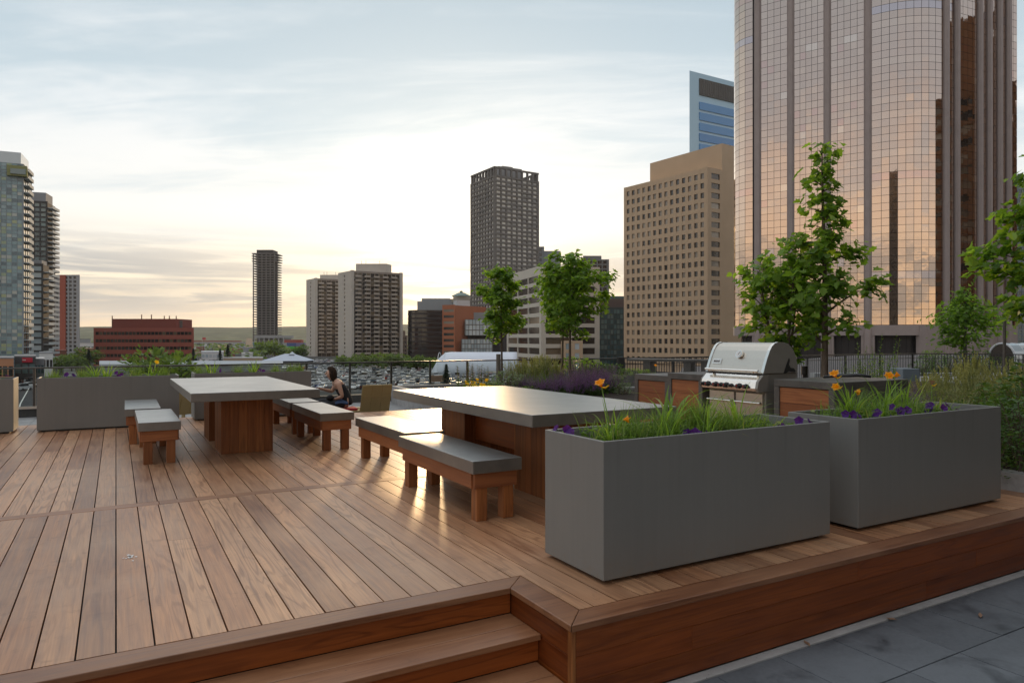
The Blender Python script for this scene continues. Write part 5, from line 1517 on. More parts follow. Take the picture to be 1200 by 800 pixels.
# ---- twin apartment slabs
def slab(label, uc, ul, ur, vc, d0, nx, nz, pu0, pu1, pv, la, lb):
    va, vb = unit(-13,18.), unit(29.2,18.)
    L, C, E, Fp = box4(A_(uc,d0), d0, va, la, vb, lb)
    b = Bld('apartment_tower', label, 'building', C, 'twin apartment slabs', 100)
    wm = wallm('warm_concrete', (.46,.41,.35)); wd = wallm('brown_balcony', (.27,.22,.18)); zt = zat(vc, d0)
    core = MB(); core.prism([L,C,E,Fp], GZ, zt-.3); b.part('wall', core, wm)
    w = MB(); b.face(w, L, C, GZ, zt, 1, nz, 1., 1.3, .35, 'tan', ends=la*.44, top=1.5); b.part('end_wall', w, wm)
    w = MB(); b.face(w, C, E, GZ, zt, nx, nz, .35, .35, .25, 'warm', ends=1.4, top=1.2); b.part('front_wall', w, wd)
    # balconies with solid parapets
    LL = math.hypot(E[0]-C[0],E[1]-C[1]); t = ((E[0]-C[0])/LL,(E[1]-C[1])/LL); n = (t[1],-t[0]); h = (zt-1.2-GZ)/nz; r = random.Random(int(uc))
    nb = 5; cnt = 0
    for k in range(nz-1, 0, -1):
        for i in range(nb):
            x0 = 1.6+(LL-3.2)*(i+.08)/nb; x1 = 1.6+(LL-3.2)*(i+.72)/nb; z = GZ+k*h
            q = MB(); c = (C[0]+t[0]*(x0+x1)/2+n[0]*.95, C[1]+t[1]*(x0+x1)/2+n[1]*.95)
            q.obox((*c, z), (t[0]*(x1-x0)/2,t[1]*(x1-x0)/2,0), (n[0]*.69,n[1]*.69,0), (0,0,.10))
            c2 = (c[0]+n[0]*.62, c[1]+n[1]*.62); q.obox((*c2, z+.62), (t[0]*(x1-x0)/2,t[1]*(x1-x0)/2,0), (n[0]*.06,n[1]*.06,0), (0,0,.515))
            cnt += 1
            if cnt <= 100: b.part('balcony', q, wallm('balcony_front', (.39,.33,.27)))
    for (x0, x1) in ((-.6, 1.2), (LL-1.2, LL+.6)):
        q = MB(); q.obox((C[0]+t[0]*(x0+x1)/2+n[0]*.5, C[1]+t[1]*(x0+x1)/2+n[1]*.5, (GZ+zt)/2+.2), (t[0]*(x1-x0)/2,t[1]*(x1-x0)/2,0), (n[0]*1.3,n[1]*1.3,0), (0,0,(zt-GZ)/2)); b.part('end_pier', q, wm)
    a0, a1 = A_(pu0,d0+14), A_(pu1,d0+14)
    p = MB(); p.prism([cw(a0,d0+14),cw(a1,d0+14),cw(a1+2,d0+22),cw(a0+2,d0+22)], zt-.29, zat(pv,d0+14)); b.part('penthouse', p, wm)
    an = MB()
    for q in (.15,.3,.75): 
        c = cw(a0+(a1-a0)*q, d0+17); an.tube([(*c,zat(pv,d0+14)),(*c,zat(pv,d0+14)+2.4)], .12, 5)
    b.part('antennas', an, wallm('dark_mullion', (.035,.028,.026)))
    b.done()
slab('right and nearer of the twin brown apartment slabs', 412, 397, 467, 317, 470., 11, 20, 417, 453, 309, 22.2, 35.5)
slab('left and farther of the twin brown apartment slabs, partly hidden', 369.5, 360, 400, 326, 520., 9, 20, 375, 398, 322, 18., 34.)

# ---- concrete tower under construction
def shell_tower():
    d = 700.; u0, u1 = 296., 322.; a0, a1 = A_(u0,d), A_(u1,d)
    b = Bld('tower_under_construction', 'slim unfinished concrete tower standing alone against the sky', 'building', cw(a0,d))
    wm = wallm('raw_concrete', (.17,.155,.14)); zb, zt = zat(404,d), zat(297,d); n = 36
    c = MB(); c.prism([cw(a0+3,d+3),cw(a1-3,d+3),cw(a1-3,d+18),cw(a0+3,d+18)], zb, zt+4); b.part('core', c, wallm('dark_concrete_core', (.055,.05,.047)))
    for k in range(n+1):
        z = zb+(zt-zb)*k/n; s = MB(); e = .9 if k > n-4 else 0; s.prism([cw(a0-e,d),cw(a1+e,d),cw(a1+e,d+21),cw(a0-e,d+21)], z-.42, z+.42); b.part('floor_slab', s, wm)
    for i in range(6):
        a = a0+.5+(a1-a0-1)*i/5; s = MB(); s.prism([cw(a-.42,d+.3),cw(a+.42,d+.3),cw(a+.42,d+1.2),cw(a-.42,d+1.2)], zb, zt); b.part('column', s, wm)
    h = MB(); h.prism([cw(a1+.6,d+1),cw(a1+1.6,d+1),cw(a1+1.6,d+2),cw(a1+.6,d+2)], zb, zt-8); b.part('hoist_mast', h, wallm('dark_mullion', (.035,.028,.026)))
    s = MB(); q0, q1 = A_(298,d-8), A_(332,d-8)
    s.prism([cw(q0,d-8),cw(q1,d-8),cw(q1,d+25),cw(q0,d+25)], zat(396,d-8), zat(393,d-8)); 
    for i in range(7):
        a = q0+(q1-q0)*i/6.; s.prism([cw(a-.5,d-7.9),cw(a+.5,d-7.9),cw(a+.5,d-6.9),cw(a-.5,d-6.9)], GZ, zat(396,d-8)-.01)
    s.prism([cw(q0+2,d-2),cw(q1-2,d-2),cw(q1-2,d+24),cw(q0+2,d+24)], GZ, zat(396,d-8)-.02)
    b.part('podium_frame', s, wallm('pale_concrete', (.30,.29,.28))); b.done()
shell_tower()

# ---- dark glass block, brick block, domed lantern building
def mid_group():
    d = 420.; b = Bld('office_block', 'black glass office block with a rounded corner left of the orange brick building', 'building', cw(A_(497,d),d))
    a0, a1 = A_(475,d), A_(520,d); pl_ = [(a0,d+10),(a0+1,d+4)]; 
    for k in range(7):
        th = PI+ (PI/2)*k/6; pl_.append((a0+10+9*math.cos(th), d+9+9*math.sin(th)))
    pl_ += [(a1,d+3),(a1,d+30),(a0,d+30)]
    W = [cw(*p) for p in pl_]; z = GZ; k = 0; zt = zat(363,d); nfl = 11; h = (zt-GZ)/nfl
    cc = (sum(p[0] for p in W)/len(W), sum(p[1] for p in W)/len(W)); sh = [(cc[0]+(p[0]-cc[0])*.988, cc[1]+(p[1]-cc[1])*.988) for p in W]
    for k in range(nfl):
        s = MB(); s.prism(W, GZ+k*h, GZ+k*h+h*.36); b.part('spandrel', s, wallm('dark_brown_panel', (.045,.036,.033)))
        s = MB(); s.prism(sh, GZ+k*h+h*.36+.01, GZ+(k+1)*h-.01); b.part('window_band', s, PN['black'])
    p = MB(); p.prism([cw(A_(489,d+8),d+8),cw(A_(529,d+8),d+8),cw(A_(529,d+8),d+24),cw(A_(489,d+8),d+24)], zt-.1, zat(353,d+8)); p.prism([cw(A_(494,d+9),d+9),cw(A_(527,d+9),d+9),cw(A_(527,d+9),d+20),cw(A_(494,d+9),d+20)], zat(353,d+8)+.01, zat(349.5,d+9)); b.part('penthouse', p, wallm('roof_grey', (.27,.28,.28)))
    b.done()
    d = 450.; b = Bld('domed_building', 'pale building with a small green roofed lantern beside the tall grey tower', 'building', cw(A_(540,d),d))
    s = MB(); s.prism([cw(A_(528,d),d),cw(A_(556,d),d),cw(A_(556,d),d+20),cw(A_(528,d),d+20)], GZ, zat(350,d)); s.prism([cw(A_(531,d+2),d+2),cw(A_(550,d+2),d+2),cw(A_(550,d+2),d+13),cw(A_(531,d+2),d+13)], zat(350,d)+.01, zat(347,d+2)); b.part('wall', s, wallm('pale_stone', (.36,.33,.27)))
    r = MB(); c = cw(A_(540.5,d+7),d+7); r.lathe([(6.6,zat(347,d+2)+.02),(6.4,zat(346,d+2)),(2.2,zat(342.5,d+2)),(1.1,zat(342.3,d+2)),(1.1,zat(340.8,d+2)),(.2,zat(339.8,d+2))], 8, (c[0],c[1],0)); b.part('roof', r, wallm('copper_green', (.20,.27,.24))); b.done()
    d0 = 380.; va, vb = unit(-.9,.42), unit(.62,.78)
    L, C, E, Fp = box4(A_(533,d0), d0, unit(-.93,.36), 7.2, vb, 26.)
    b = Bld('brick_block', 'orange brick office block with stacked strip windows', 'building', C); wm = wallm('orange_brick', (.36,.125,.06)); zt = zat(357,d0)
    m = MB(); m.prism([L,C,E,Fp], GZ, zt-.3); w = MB(); b.face(w, L, C, GZ+1, zt, 1, 9, .4, 1.75, .25, 'tan', ends=.5, top=1.5); m.add(w.v,w.f); b.part('wall', m, wm)
    p = MB(); c = cw(A_(541,d0+20),d0+20); p.box(c[0]-4,c[0]+4,c[1]-2.5,c[1]+2.5, zt-.29, zt+3.4); b.part('plant_room', p, wallm('white_plant_room', (.5,.5,.49))); b.done()
    b = simple_block('office_block', 'tan and grey low block between the apartment slab and the black glass block', 467, 477, 393, 520., 3, 5, .6, 1.2, .3, 'dark', wallm('dull_brown', (.16,.125,.10)), 20, roof=3.5); b.done()
mid_group()

# ---- left edge towers
def left_towers():
    va, vb = unit(-.909,-.417), unit(-.417,.909); d0 = 250.
    L, C, E, Fp = box4(A_(27,d0), d0, va, 24., vb, 14.)
    b = Bld('condo_tower', 'glass condominium tower of coloured panels at the left edge', 'building', C)
    zt = zat(179,d0); core = MB(); core.prism([L,C,E,Fp], GZ, zt-4.5); w = MB()
    b.face(w, L, C, GZ, zt-4, 15, 60, .14, .16, .12, 'condo', ends=.2, top=.1, wname='glass_panel')
    b.face(w, C, E, GZ, zt-4, 4, 30, .5, .5, .2, 'teal', ends=.4)
    core.add(w.v,w.f); b.part('wall', core, wallm('cool_mullion', (.22,.25,.26)))
    s = MB(); cc = ((L[0]+E[0])/2,(L[1]+E[1])/2); ins = [(cc[0]+(p[0]-cc[0])*.94, cc[1]+(p[1]-cc[1])*.94) for p in (L,C,E,Fp)]; s.prism(ins, zt-4.4, zt); b.part('roof_screen', s, PN['ice'])
    s = MB(); q0, q1 = cw(A_(8,d0-3),d0-3), cw(A_(32,d0-1),d0-1); q2, q3 = cw(A_(33,d0+6),d0+6), cw(A_(10,d0+6),d0+6); s.prism([q0,q1,q2,q3], zat(206,d0-2), zat(194,d0-2)); b.part('sky_lounge', s, wallm('olive_panel', (.22,.22,.09)))
    s = MB(); q0, q1 = cw(A_(12,d0-3.2),d0-3.2), cw(A_(30,d0-1.3),d0-1.3); s.prism([q0,q1,cw(A_(30,d0),d0),cw(A_(12,d0),d0)], zat(204,d0-2), zat(198,d0-2)); b.part('lounge_window', s, PN['teal'])
    LL = 14.; t = cw(*vb); n = (t[1],-t[0]); h = (zt-4-GZ)/30
    for k in range(1,30):
        q = MB(); c = (C[0]+t[0]*4.5+n[0]*.9, C[1]+t[1]*4.5+n[1]*.9); q.obox((*c,GZ+k*h), (t[0]*4.2,t[1]*4.2,0), (n[0]*.85,n[1]*.85,0), (0,0,.12))
        q.obox((c[0]+n[0]*.8,c[1]+n[1]*.8,GZ+k*h+.65), (t[0]*4.2,t[1]*4.2,0), (n[0]*.04,n[1]*.04,0), (0,0,.5)); b.part('balcony', q, wallm('white_balcony', (.42,.44,.43)))
        t2 = ((C[0]-L[0])/24.,(C[1]-L[1])/24.); n2 = (t2[1],-t2[0]); q = MB(); c = (L[0]+t2[0]*14.6+n2[0]*.8, L[1]+t2[1]*14.6+n2[1]*.8)
        q.obox((*c,GZ+k*h), (t2[0]*1.7,t2[1]*1.7,0), (n2[0]*.75,n2[1]*.75,0), (0,0,.10)); q.obox((c[0]+n2[0]*.7,c[1]+n2[1]*.7,GZ+k*h+.6), (t2[0]*1.7,t2[1]*1.7,0), (n2[0]*.04,n2[1]*.04,0), (0,0,.45)); b.part('balcony', q, wallm('white_balcony', (.42,.44,.43)))
    b.done()
    def balc_tower(label, uc, la, lb, vt, d, nx, nz, wall, pane, seed, balw, crown=None, group=None):
        va, vb = unit(-.95,-.31), unit(-.31,.95); L, C, E, Fp = box4(A_(uc,d), d, va, la, vb, lb)
        b = Bld('condo_tower', label, 'building', C, group); zt = zat(vt,d); core = MB(); core.prism([L,C,E,Fp], GZ, zt-.3); w = MB()
        b.face(w, L, C, GZ, zt, nx, nz, .5, .7, .3, pane, ends=.4, top=.6); core.add(w.v,w.f); b.part('wall', core, wall)
        t = cw(*vb); n = (t[1],-t[0]); h = (zt-.6-GZ)/nz
        for k in range(1,nz):
            q = MB(); c = (C[0]+t[0]*lb*.45+n[0]*1.1, C[1]+t[1]*lb*.45+n[1]*1.1); q.obox((*c,GZ+k*h), (t[0]*lb*.42,t[1]*lb*.42,0), (n[0]*1.05,n[1]*1.05,0), (0,0,.17)); q.obox((c[0]+n[0]*1.,c[1]+n[1]*1.,GZ+k*h+.55), (t[0]*lb*.42,t[1]*lb*.42,0), (n[0]*.05,n[1]*.05,0), (0,0,.38)); b.part('balcony', q, balw)
        if crown:
            s = MB(); cc = ((L[0]+E[0])/2,(L[1]+E[1])/2); ins = [(cc[0]+(p[0]-cc[0])*.8, cc[1]+(p[1]-cc[1])*.8) for p in (L,C,E,Fp)]; s.prism(ins, zt-.29, zt+crown); b.part('penthouse', s, wallm('cool_grey', (.24,.245,.25)))
        b.done()
    wb = wallm('white_balcony', (.42,.44,.43)); dk = wallm('charcoal_panel', (.055,.052,.05))
    balc_tower('dark condominium tower with white balconies behind the coloured glass tower', 55, 7.5, 12., 236, 310., 3, 34, dk, 'teal', 1, wb, 4.)
    balc_tower('shorter black condominium block with pale balconies, second from the left edge', 50, 5.5, 8., 309, 285., 1, 16, dk, 'ice', 2, wb, 1.5)
    d = 430.; b = simple_block('apartment_tower', 'grey apartment tower with a full height red stripe on the left', 64, 92, 322, d, 5, 21, 1.0, .9, .6, 'dark', wallm('grey_panel', (.30,.295,.29)), 18)
    s = MB(); s.prism([cw(A_(70,d-1.2),d-1.2),cw(A_(76.5,d-1.2),d-1.2),cw(A_(76.5,d-1.2),d+1),cw(A_(70,d-1.2),d+1)], GZ, zat(322.5,d)); b.part('red_stripe', s, wallm('red_brick_stripe', (.33,.085,.05))); b.done()
left_towers()

# ---- red brick ribbon-window office
def red_office():
    d = 330.; q0, q1 = cw(A_(111,d),d), cw(A_(226,d),d); r1, r0 = cw(A_(224,d+25),d+25), cw(A_(113,d+25),d+25)
    b = Bld('brick_office', 'wide red brick office building with four dark ribbon windows', 'building', q0); wm = wallm('red_brick', (.27,.075,.05)); zt = zat(384,d)
    m = MB(); m.prism([q0,q1,r1,r0], GZ, zt-.2); w = MB(); b.face(w, q0, q1, GZ, zt, 26, 5, .12, 1.95, .35, 'ribbon', ends=.5, top=.9); m.add(w.v,w.f); b.part('wall', m, wm)
    p = MB(); p.prism([cw(A_(132,d+2),d+2),cw(A_(207,d+2),d+2),cw(A_(207,d+2),d+18),cw(A_(132,d+2),d+18)], zt-.19, zat(373.5,d+2)); b.part('penthouse', p, wallm('red_brick_plain', (.20,.052,.036)))
    s = MB()
    for u, v in ((166,368.5),(177.5,368.5),(192.5,370),(198.5,370),(131.5,370),(206.5,370)):
        c = cw(A_(u,d+4),d+4); s.tube([(*c,zt),(*c,zat(v,d+4))], .22, 6)
    b.part('vent_stacks', s, wallm('rust_stack', (.16,.08,.055)))
    s = MB(); c = cw(A_(210.5,d+6),d+6); s.lathe([(1.3,zt-.18),(1.3,zat(376,d+6)),(.9,zat(375.6,d+6))], 12, (c[0],c[1],0)); b.part('roof_tank', s, wallm('dark_tank', (.09,.075,.065))); b.done()
red_office()

# ---- right edge: pale glass tower, barrel glass canopy on the plaza
b = simple_block('glass_tower', 'pale green glass tower peeking out beyond the mirror tower on the right', 1187, 1300, 214, 230., 22, 40, .3, .5, .2, 'teal', wallm('cool_mullion', (.22,.25,.26)), 30); b.done()
def canopy():
    d = 62.; c = cw(A_(1174,d),d); t = thing('barrel_canopy', 'barrel vaulted glass canopy on the plaza at the right edge', 'canopy', (c[0],c[1],-1.0), -YAW+.45)
    r, L, n = 1.12, 9., 12; z0 = .55
    for k in range(7):
        f = MB(); y = 0; x = L*k/6
        path = [(x, -r*math.cos(PI*i/n), z0+1.25*r*math.sin(PI*i/n)) for i in range(n+1)]; path = [(x,-r,0)] + path + [(x,r,0)]
        f.tube(path, .055 if k else .09, 6); f.build('arch_rib', wallm('white_steel', (.55,.57,.58)), t)
    g = MB()
    for i in range(n):
        a, b_ = PI*i/n, PI*(i+1)/n
        for k in range(6):
            x0, x1 = L*k/6+.05, L*(k+1)/6-.05
            pts = [(x0,-r*math.cos(a),z0+1.25*r*math.sin(a)),(x1,-r*math.cos(a),z0+1.25*r*math.sin(a)),(x1,-r*math.cos(b_),z0+1.25*r*math.sin(b_)),(x0,-r*math.cos(b_),z0+1.25*r*math.sin(b_))]
            g.add(pts + [(p[0],p[1]*1.02,p[2]+.02) for p in pts], [(3,2,1,0),(4,5,6,7),(0,1,5,4),(2,3,7,6)])
    g.build('glass_panels', PN['ice'], t)
    e = MB(); vs = [(.02,-r*math.cos(PI*i/n)*.95,z0+1.25*r*math.sin(PI*i/n)*.95) for i in range(n+1)]+[(.02,r*.95,0),(.02,-r*.95,0)]
    m = len(vs); e.add(vs+[(.05,y,z) for _,y,z in vs], [tuple(range(m)), tuple(range(2*m-1,m-1,-1))]); e.build('end_glass', PN['black'], t)
canopy()

# ================================================================ PLAZA BEYOND THE FENCE
def plaza():
    p = MB(); p.prism([(17,19.25),(80,19.25),(120,60),at(1000,105),at(800,60)], -1.6, -1.1); structure(p.build('plaza', m_plain('plaza_stone', (.16,.15,.145), .95, 0, .15, .4, .03)), 'stone plaza between the fence and the mirror tower')
    p = MB(); p.prism([(17.2,19.3),(79,19.3),(118,60),at(1000,104),at(801,60)], -11.5, -1.61); structure(p.build('plaza_base', wallm('plaza_base', (.12,.115,.11))))
    d = 39.
    for u0, u1, dd, lab in ((1075, 1260, 39., 'low pale granite wall around the plaza planting'), (955, 1010, 36., 'low pale wall seen through the fence behind the grill')):
        a = MB(); q0, q1 = cw(A_(u0,dd),dd), cw(A_(u1,dd),dd); r1, r0 = cw(A_(u1,dd),dd+.6), cw(A_(u0,dd),dd+.6)
        a.prism([q0,q1,r1,r0], -1.09, zat(437,dd)); tag(a.build('granite_wall', m_concrete('granite_'+str(u0), (.34,.36,.36), (.44,.46,.46), .7, .2, 0, False)), lab, 'wall')
    s = MB(); s.prism([cw(A_(1070,39.7),39.7),cw(A_(1270,39.7),39.7),cw(A_(1270,48.),48.),cw(A_(1070,48.),48.)], -1.09, zat(438.5,39.)); structure(s.build('plaza_soil', M['soil']))
    zs = zat(438.5,39.)
    plant_row('leafy_shrub', 'dark plaza shrub', 'behind the picket fence', [(1086,41,1.3),(1100,42,1.2),(1118,41,1.5),(1134,42,1.6),(1150,41,1.5),(1166,43,1.3),(1184,41,1.3)], zs)
    plant_row('bright_shrub', 'light green plaza shrub', 'behind the picket fence', [(1093,43,1.9),(1112,44,1.5),(1128,40.5,1.0),(1143,43.5,1.7),(1158,42,1.2)], zs)
    plant_row('leafy_shrub', 'green bush', 'through the fence beside the pale block', [(1080,36,1.6),(1090,35.5,1.3)], -1.09)
    q = at(1131,43.); tree('street_tree', 'small plaza tree with a pale trunk behind the picket fence', (*q,zs), zat(338,43.)-zs, .14, 1.3,
        [(0,.4),(.3,1.2),(.45,1.55),(.65,1.0),(.85,.55),(1.,.15)], 1700, .28, 71, leafm='leaf_tree', nb=26, up=.45, simple=True, barkm='stake', jitter=.35)
    a = MB(); dd = 27.; q0, q1 = cw(A_(1058,dd),dd), cw(A_(1078,dd),dd); a.prism([q0,q1,cw(A_(1078,dd),dd+1.),cw(A_(1058,dd),dd+1.)], -.39, zat(432,dd)); tag(a.build('utility_box', wallm('bluish_box', (.16,.19,.21)), bevel=.02), 'bluish grey utility box standing in front of the picket fence', 'box')
    a = MB(); c = cw(A_(1192,75),75); 
plaza()
# ================================================================ GROUND, ROADS, HILLS
def m_ground():
    m, nt, out = nmat('city_ground'); g = NG(nt)
    tc = g.n('ShaderNodeTexCoord').outputs['Object']
    a = g.noise(tc, .012, 5, .6); b = g.noise(tc, .15, 5, .65)
    c = g.mix(b, (.055,.055,.055), (.11,.108,.10)); c = g.mix(g.maprange(a, .5, .62, 0, .85), c, (.06,.085,.03))
    g.bsdf(out, c, .95, 0, None, .0); return m
g_ = MB(); g_.add([(-5000,-3000,GZ),(7000,-3000,GZ),(7000,7500,GZ),(-5000,7500,GZ)], [(0,1,2,3)]); structure(g_.build('ground', m_ground()))
asph = m_plain('asphalt', (.06,.06,.062), .95, 0, .25, .4, .05); paint = m_plain('road_paint', (.55,.55,.50), .7)
def ribbon(name, pts, w, z, mat, label=None, kind=True):
    mb = MB(); L = []
    for i, p in enumerate(pts):
        a = pts[max(i-1,0)]; b = pts[min(i+1,len(pts)-1)]; t = unit(b[0]-a[0], b[1]-a[1]); L.append((p[0]-t[1]*w/2, p[1]+t[0]*w/2)); L.append((p[0]+t[1]*w/2, p[1]-t[0]*w/2))
    mb.add([(*q, z) for q in L], [(2*i+1,2*i+3,2*i+2,2*i) for i in range(len(pts)-1)])
    o = mb.build(name, mat)
    return structure(o, label) if kind else o
road = [cw(A_(u,d),d) for u, d in ((14,95),(24,140),(38,210),(52,330),(64,600))]
ro = ribbon('road', road, 15, GZ+.02, asph, 'asphalt street running away from the terrace on the left')
for off in (-.0,):
    r2 = ribbon('centre_line', road, .22, GZ+.03, paint, kind=False); r2.parent = ro
for q in (.33,.66):
    pass
pvm = m_plain('sidewalk', (.22,.21,.20), .95, 0, .15, .5, .05)
ribbon('pavement', [(p[0]-9.6, p[1]-3) for p in road], 4, GZ+.12, pvm); ribbon('pavement', [(p[0]+9.6, p[1]+3) for p in road], 4, GZ+.12, pvm)

def hills():
    m, nt, out = nmat('wooded_hillside'); g = NG(nt); tc = g.n('ShaderNodeTexCoord').outputs['Object']
    a = g.noise(tc, .012, 6, .7); b = g.noise(tc, .003, 4, .6)
    c = g.ramp(a, [(.36,(.010,.024,.010)),(.52,(.035,.06,.022)),(.66,(.11,.13,.065))]); c = g.mix(g.maprange(b,.55,.68,0,.7), c, (.11,.11,.07))
    g.bsdf(out, c, .95, 0, None, .1)
    mb = MB(); nu, nr = 220, 16; vs = []
    for j in range(nr+1):
        d = 2300+ (5200-2300)*j/nr
        for i in range(nu+1):
            u = -1500 + 4200*i/nu; a0 = A_(u,d); p = cw(a0,d)
            q = j/nr; prof = 96*min(1,(q*1.9))**1.3*(1 if q < .75 else 1-(q-.75)*.8)
            h = prof*(.86+.30*(noise.noise(Vector((p[0]*.0007,p[1]*.0007,3)))) + .05*noise.noise(Vector((p[0]*.004,p[1]*.004,7)))) + 3.2*abs(noise.noise(Vector((p[0]*.02,p[1]*.02,1))))*min(1,q*4)
            vs.append((p[0],p[1],GZ-.5+max(0,h)*1.02))
    fs = []
    for j in range(nr):
        for i in range(nu): k = j*(nu+1)+i; fs.append((k,k+1,k+nu+2,k+nu+1))
    mb.add(vs, fs); structure(mb.build('hills', m, smooth=True), 'wooded river bluff along the horizon')
hills()

# ---- trees of the town
def far_tree_mesh(seed, H, W, n, ls, kind='round'):
    r = random.Random(seed); lf = MB(); tk = MB()
    tk.tube([(0,0,0),(0,0,H*.35),(0.02*H,0,H*.75)], [H*.03,H*.024,H*.008], 6)
    cl = []
    if kind == 'round':
        for k in range(13):
            a = k*GA; q = math.sqrt((k+.5)/13); cl.append((Vector((W*.34*q*math.cos(a), W*.34*q*math.sin(a), H*(.38+.42*r.random()*(1-.4*q)))), W*r.uniform(.15,.24)))
        for k in range(n):
            c, rad = cl[r.randrange(len(cl))]; d = Vector((r.gauss(0,1),r.gauss(0,1),r.gauss(0,1))).normalized()*rad*r.uniform(.65,1.1); p = c+d
            leaf(lf, p, d+Vector((0,0,-.4)), d+Vector((0,0,.5)), ls*r.uniform(.6,1.3), .2, True)
        for c, rad in cl: tk.tube([(0,0,H*.3), c*.6+Vector((0,0,H*.12)), c], [H*.014,H*.008,H*.004], 4)
    else:
        for k in range(n):
            q = r.random()**.7; z = H*(.10+.88*q); rad = W*.5*(1-q)*(.7+.3*abs(math.sin(q*26)))*r.uniform(.25,1.); a = r.uniform(0,6.28)
            p = Vector((rad*math.cos(a), rad*math.sin(a), z - rad*.25)); leaf(lf, p, Vector((math.cos(a),math.sin(a),-.35)), Vector((0,0,1)), ls*r.uniform(.6,1.2), .2, True)
    return to_mesh(tk, 'trunk', [M['bark']]), to_mesh(lf, 'crown', [M['leaf_tree_far'] if kind == 'round' else M['leaf_spruce']])
TM = [far_tree_mesh(s, 7.5, 9.5, 900, .75) for s in (1,2,3,4)]; SPR = [far_tree_mesh(9, 9.0, 4.2, 900, .55, 'spruce')]
def town_tree(meshes, name, label, u, d, h, wv=1., group=None, z=None):
    tr_, cr = meshes; x, y = cw(A_(u,d),d); H0 = 7.5 if meshes in TM else 9.0
    t = thing(name, label, 'tree', (x,y,GZ if z is None else z), R.uniform(0,6), group); s = h/H0; t.scale = (s*wv,s*wv,s)
    if meshes is SPR[0]: t.scale = (s*1.35, s*1.35, s)
    for nm, me in (('trunk',tr_),('crown',cr)): link(bpy.data.objects.new(nm, me), t)
    return t
row = [(402,300,6.8),(416,285,7.0),(430,300,7.4),(443,292,7.6),(457,283,8.3),(471,288,7.2),(484,278,7.0),(497,280,6.8),(511,272,6.6),(524,262,6.6),(538,268,6.6),(551,258,6.4)]
for i, (u,d,h) in enumerate(row):
    town_tree(TM[i%4], 'street_tree', ('%s green tree in the row edging the crowded parking lot' % ORD[i] if i in (0,) else ('rightmost green tree in the row edging the crowded parking lot' if i == len(row)-1 else '%s tree from the left in the row edging the parking lot' % ORD[i])), u, d, h, 1.05, 'trees edging the parking lot')
for i, (u,d,h,lab) in enumerate(((176,128,11.3,'street tree in front of the left half of the red brick office'),(190,122,12.0,'tallest street tree in front of the red brick office'),(204,130,11.0,'street tree in front of the right half of the red brick office'),
    (311,470,13,'dark round tree left of the white peaked roof'),(322,455,12.5,'broad round tree just above the white peaked roof'),(352,460,10,'round tree right of the white peaked roof'),(101,300,10,'round tree left of the red brick office'),(84,280,8,'bush like tree below the grey tower with the red stripe'),(72,260,7,'bush like tree behind the low roofs on the left'))):
    town_tree(TM[(i+1)%4], 'street_tree', lab, u, d, h, .9 if i < 3 else 1.2)
for u,d,h,lab in ((523,150,7.6,'spruce standing in front of the white vaulted hall'),(226.5,300,9,'spruce beside the right end of the red brick office'),(258,330,8.5,'left one of two dark spruces before the white roofs'),(267,335,10.5,'right one of two dark spruces before the white roofs'),(104,285,9,'spruce at the left end of the red brick office')):
    town_tree(SPR[0], 'spruce_tree', lab, u, d, h)

# ---- low buildings
def low(name, label, u0, u1, v0, d, wall, deep=18., roofm=None, v1=None, roofk='flat', win=None, cat='building'):
    P = [cw(A_(u0,d),d), cw(A_(u1,d),d), cw(A_(u1,d+deep),d+deep), cw(A_(u0,d+deep),d+deep)]; zt = zat(v0,d); zb = GZ
    t = thing(name, label, cat, (P[0][0],P[0][1],GZ)); o = t.location
    rel = lambda mb: (setattr(mb,'v',[(x-o[0],y-o[1],z-o[2]) for x,y,z in mb.v]), mb)[1]
    m = MB(); m.prism(P, zb, zt); rel(m).build('wall', wall, t)
    c = (sum(p[0] for p in P)/4, sum(p[1] for p in P)/4)
    rf = MB(); k = 1.015; Q = [(c[0]+(p[0]-c[0])*k, c[1]+(p[1]-c[1])*k) for p in P]
    if roofk == 'flat': rf.prism(Q, zt+.01, zt+.35)
    else:
        zr = zt + roofk; rf.add([(*q,zt+.01) for q in Q]+[((Q[0][0]+Q[3][0])/2*.6+c[0]*.4,(Q[0][1]+Q[3][1])/2*.6+c[1]*.4,zr),((Q[1][0]+Q[2][0])/2*.6+c[0]*.4,(Q[1][1]+Q[2][1])/2*.6+c[1]*.4,zr)], [(0,1,5,4),(1,2,5),(2,3,4,5),(3,0,4),(3,2,1,0)])
    rel(rf).build('roof', roofm or wall, t)
    if win:
        n, pane = win; L = math.hypot(P[1][0]-P[0][0],P[1][1]-P[0][1]); tx, ty = (P[1][0]-P[0][0])/L, (P[1][1]-P[0][1])/L
        for i in range(n):
            w = MB(); x = L*(i+.5)/n; hh = (zt-GZ); w.obox((P[0][0]+tx*x+ty*.03, P[0][1]+ty*x-tx*.03, GZ+hh*.55), (tx*L/n*.36,ty*L/n*.36,0), (ty*.05,-tx*.05,0), (0,0,hh*.18)); rel(w).build('window', PN[pane], t)
    return t
wht = wallm('white_cladding', (.55,.55,.53)); gry = wallm('grey_cladding', (.25,.255,.26)); dkg = wallm('dark_cladding', (.07,.072,.075)); tanw = wallm('tan_stucco', (.36,.27,.19)); rdb = wallm('dull_red_brick', (.24,.09,.06)); flat = m_plain('gravel_roof', (.36,.385,.40), .95, 0, .12, .25, .03)
low('warehouse', 'wide grey flat roofed warehouse below the rail, behind the left planters', 118, 330, 428.5, 150., gry, 24., flat)
low('shop_building', 'low building with an orange tan front at the left edge', -30, 16, 420, 190., wallm('orange_stucco', (.40,.19,.10)), 14, gry, win=(7,'dark'))
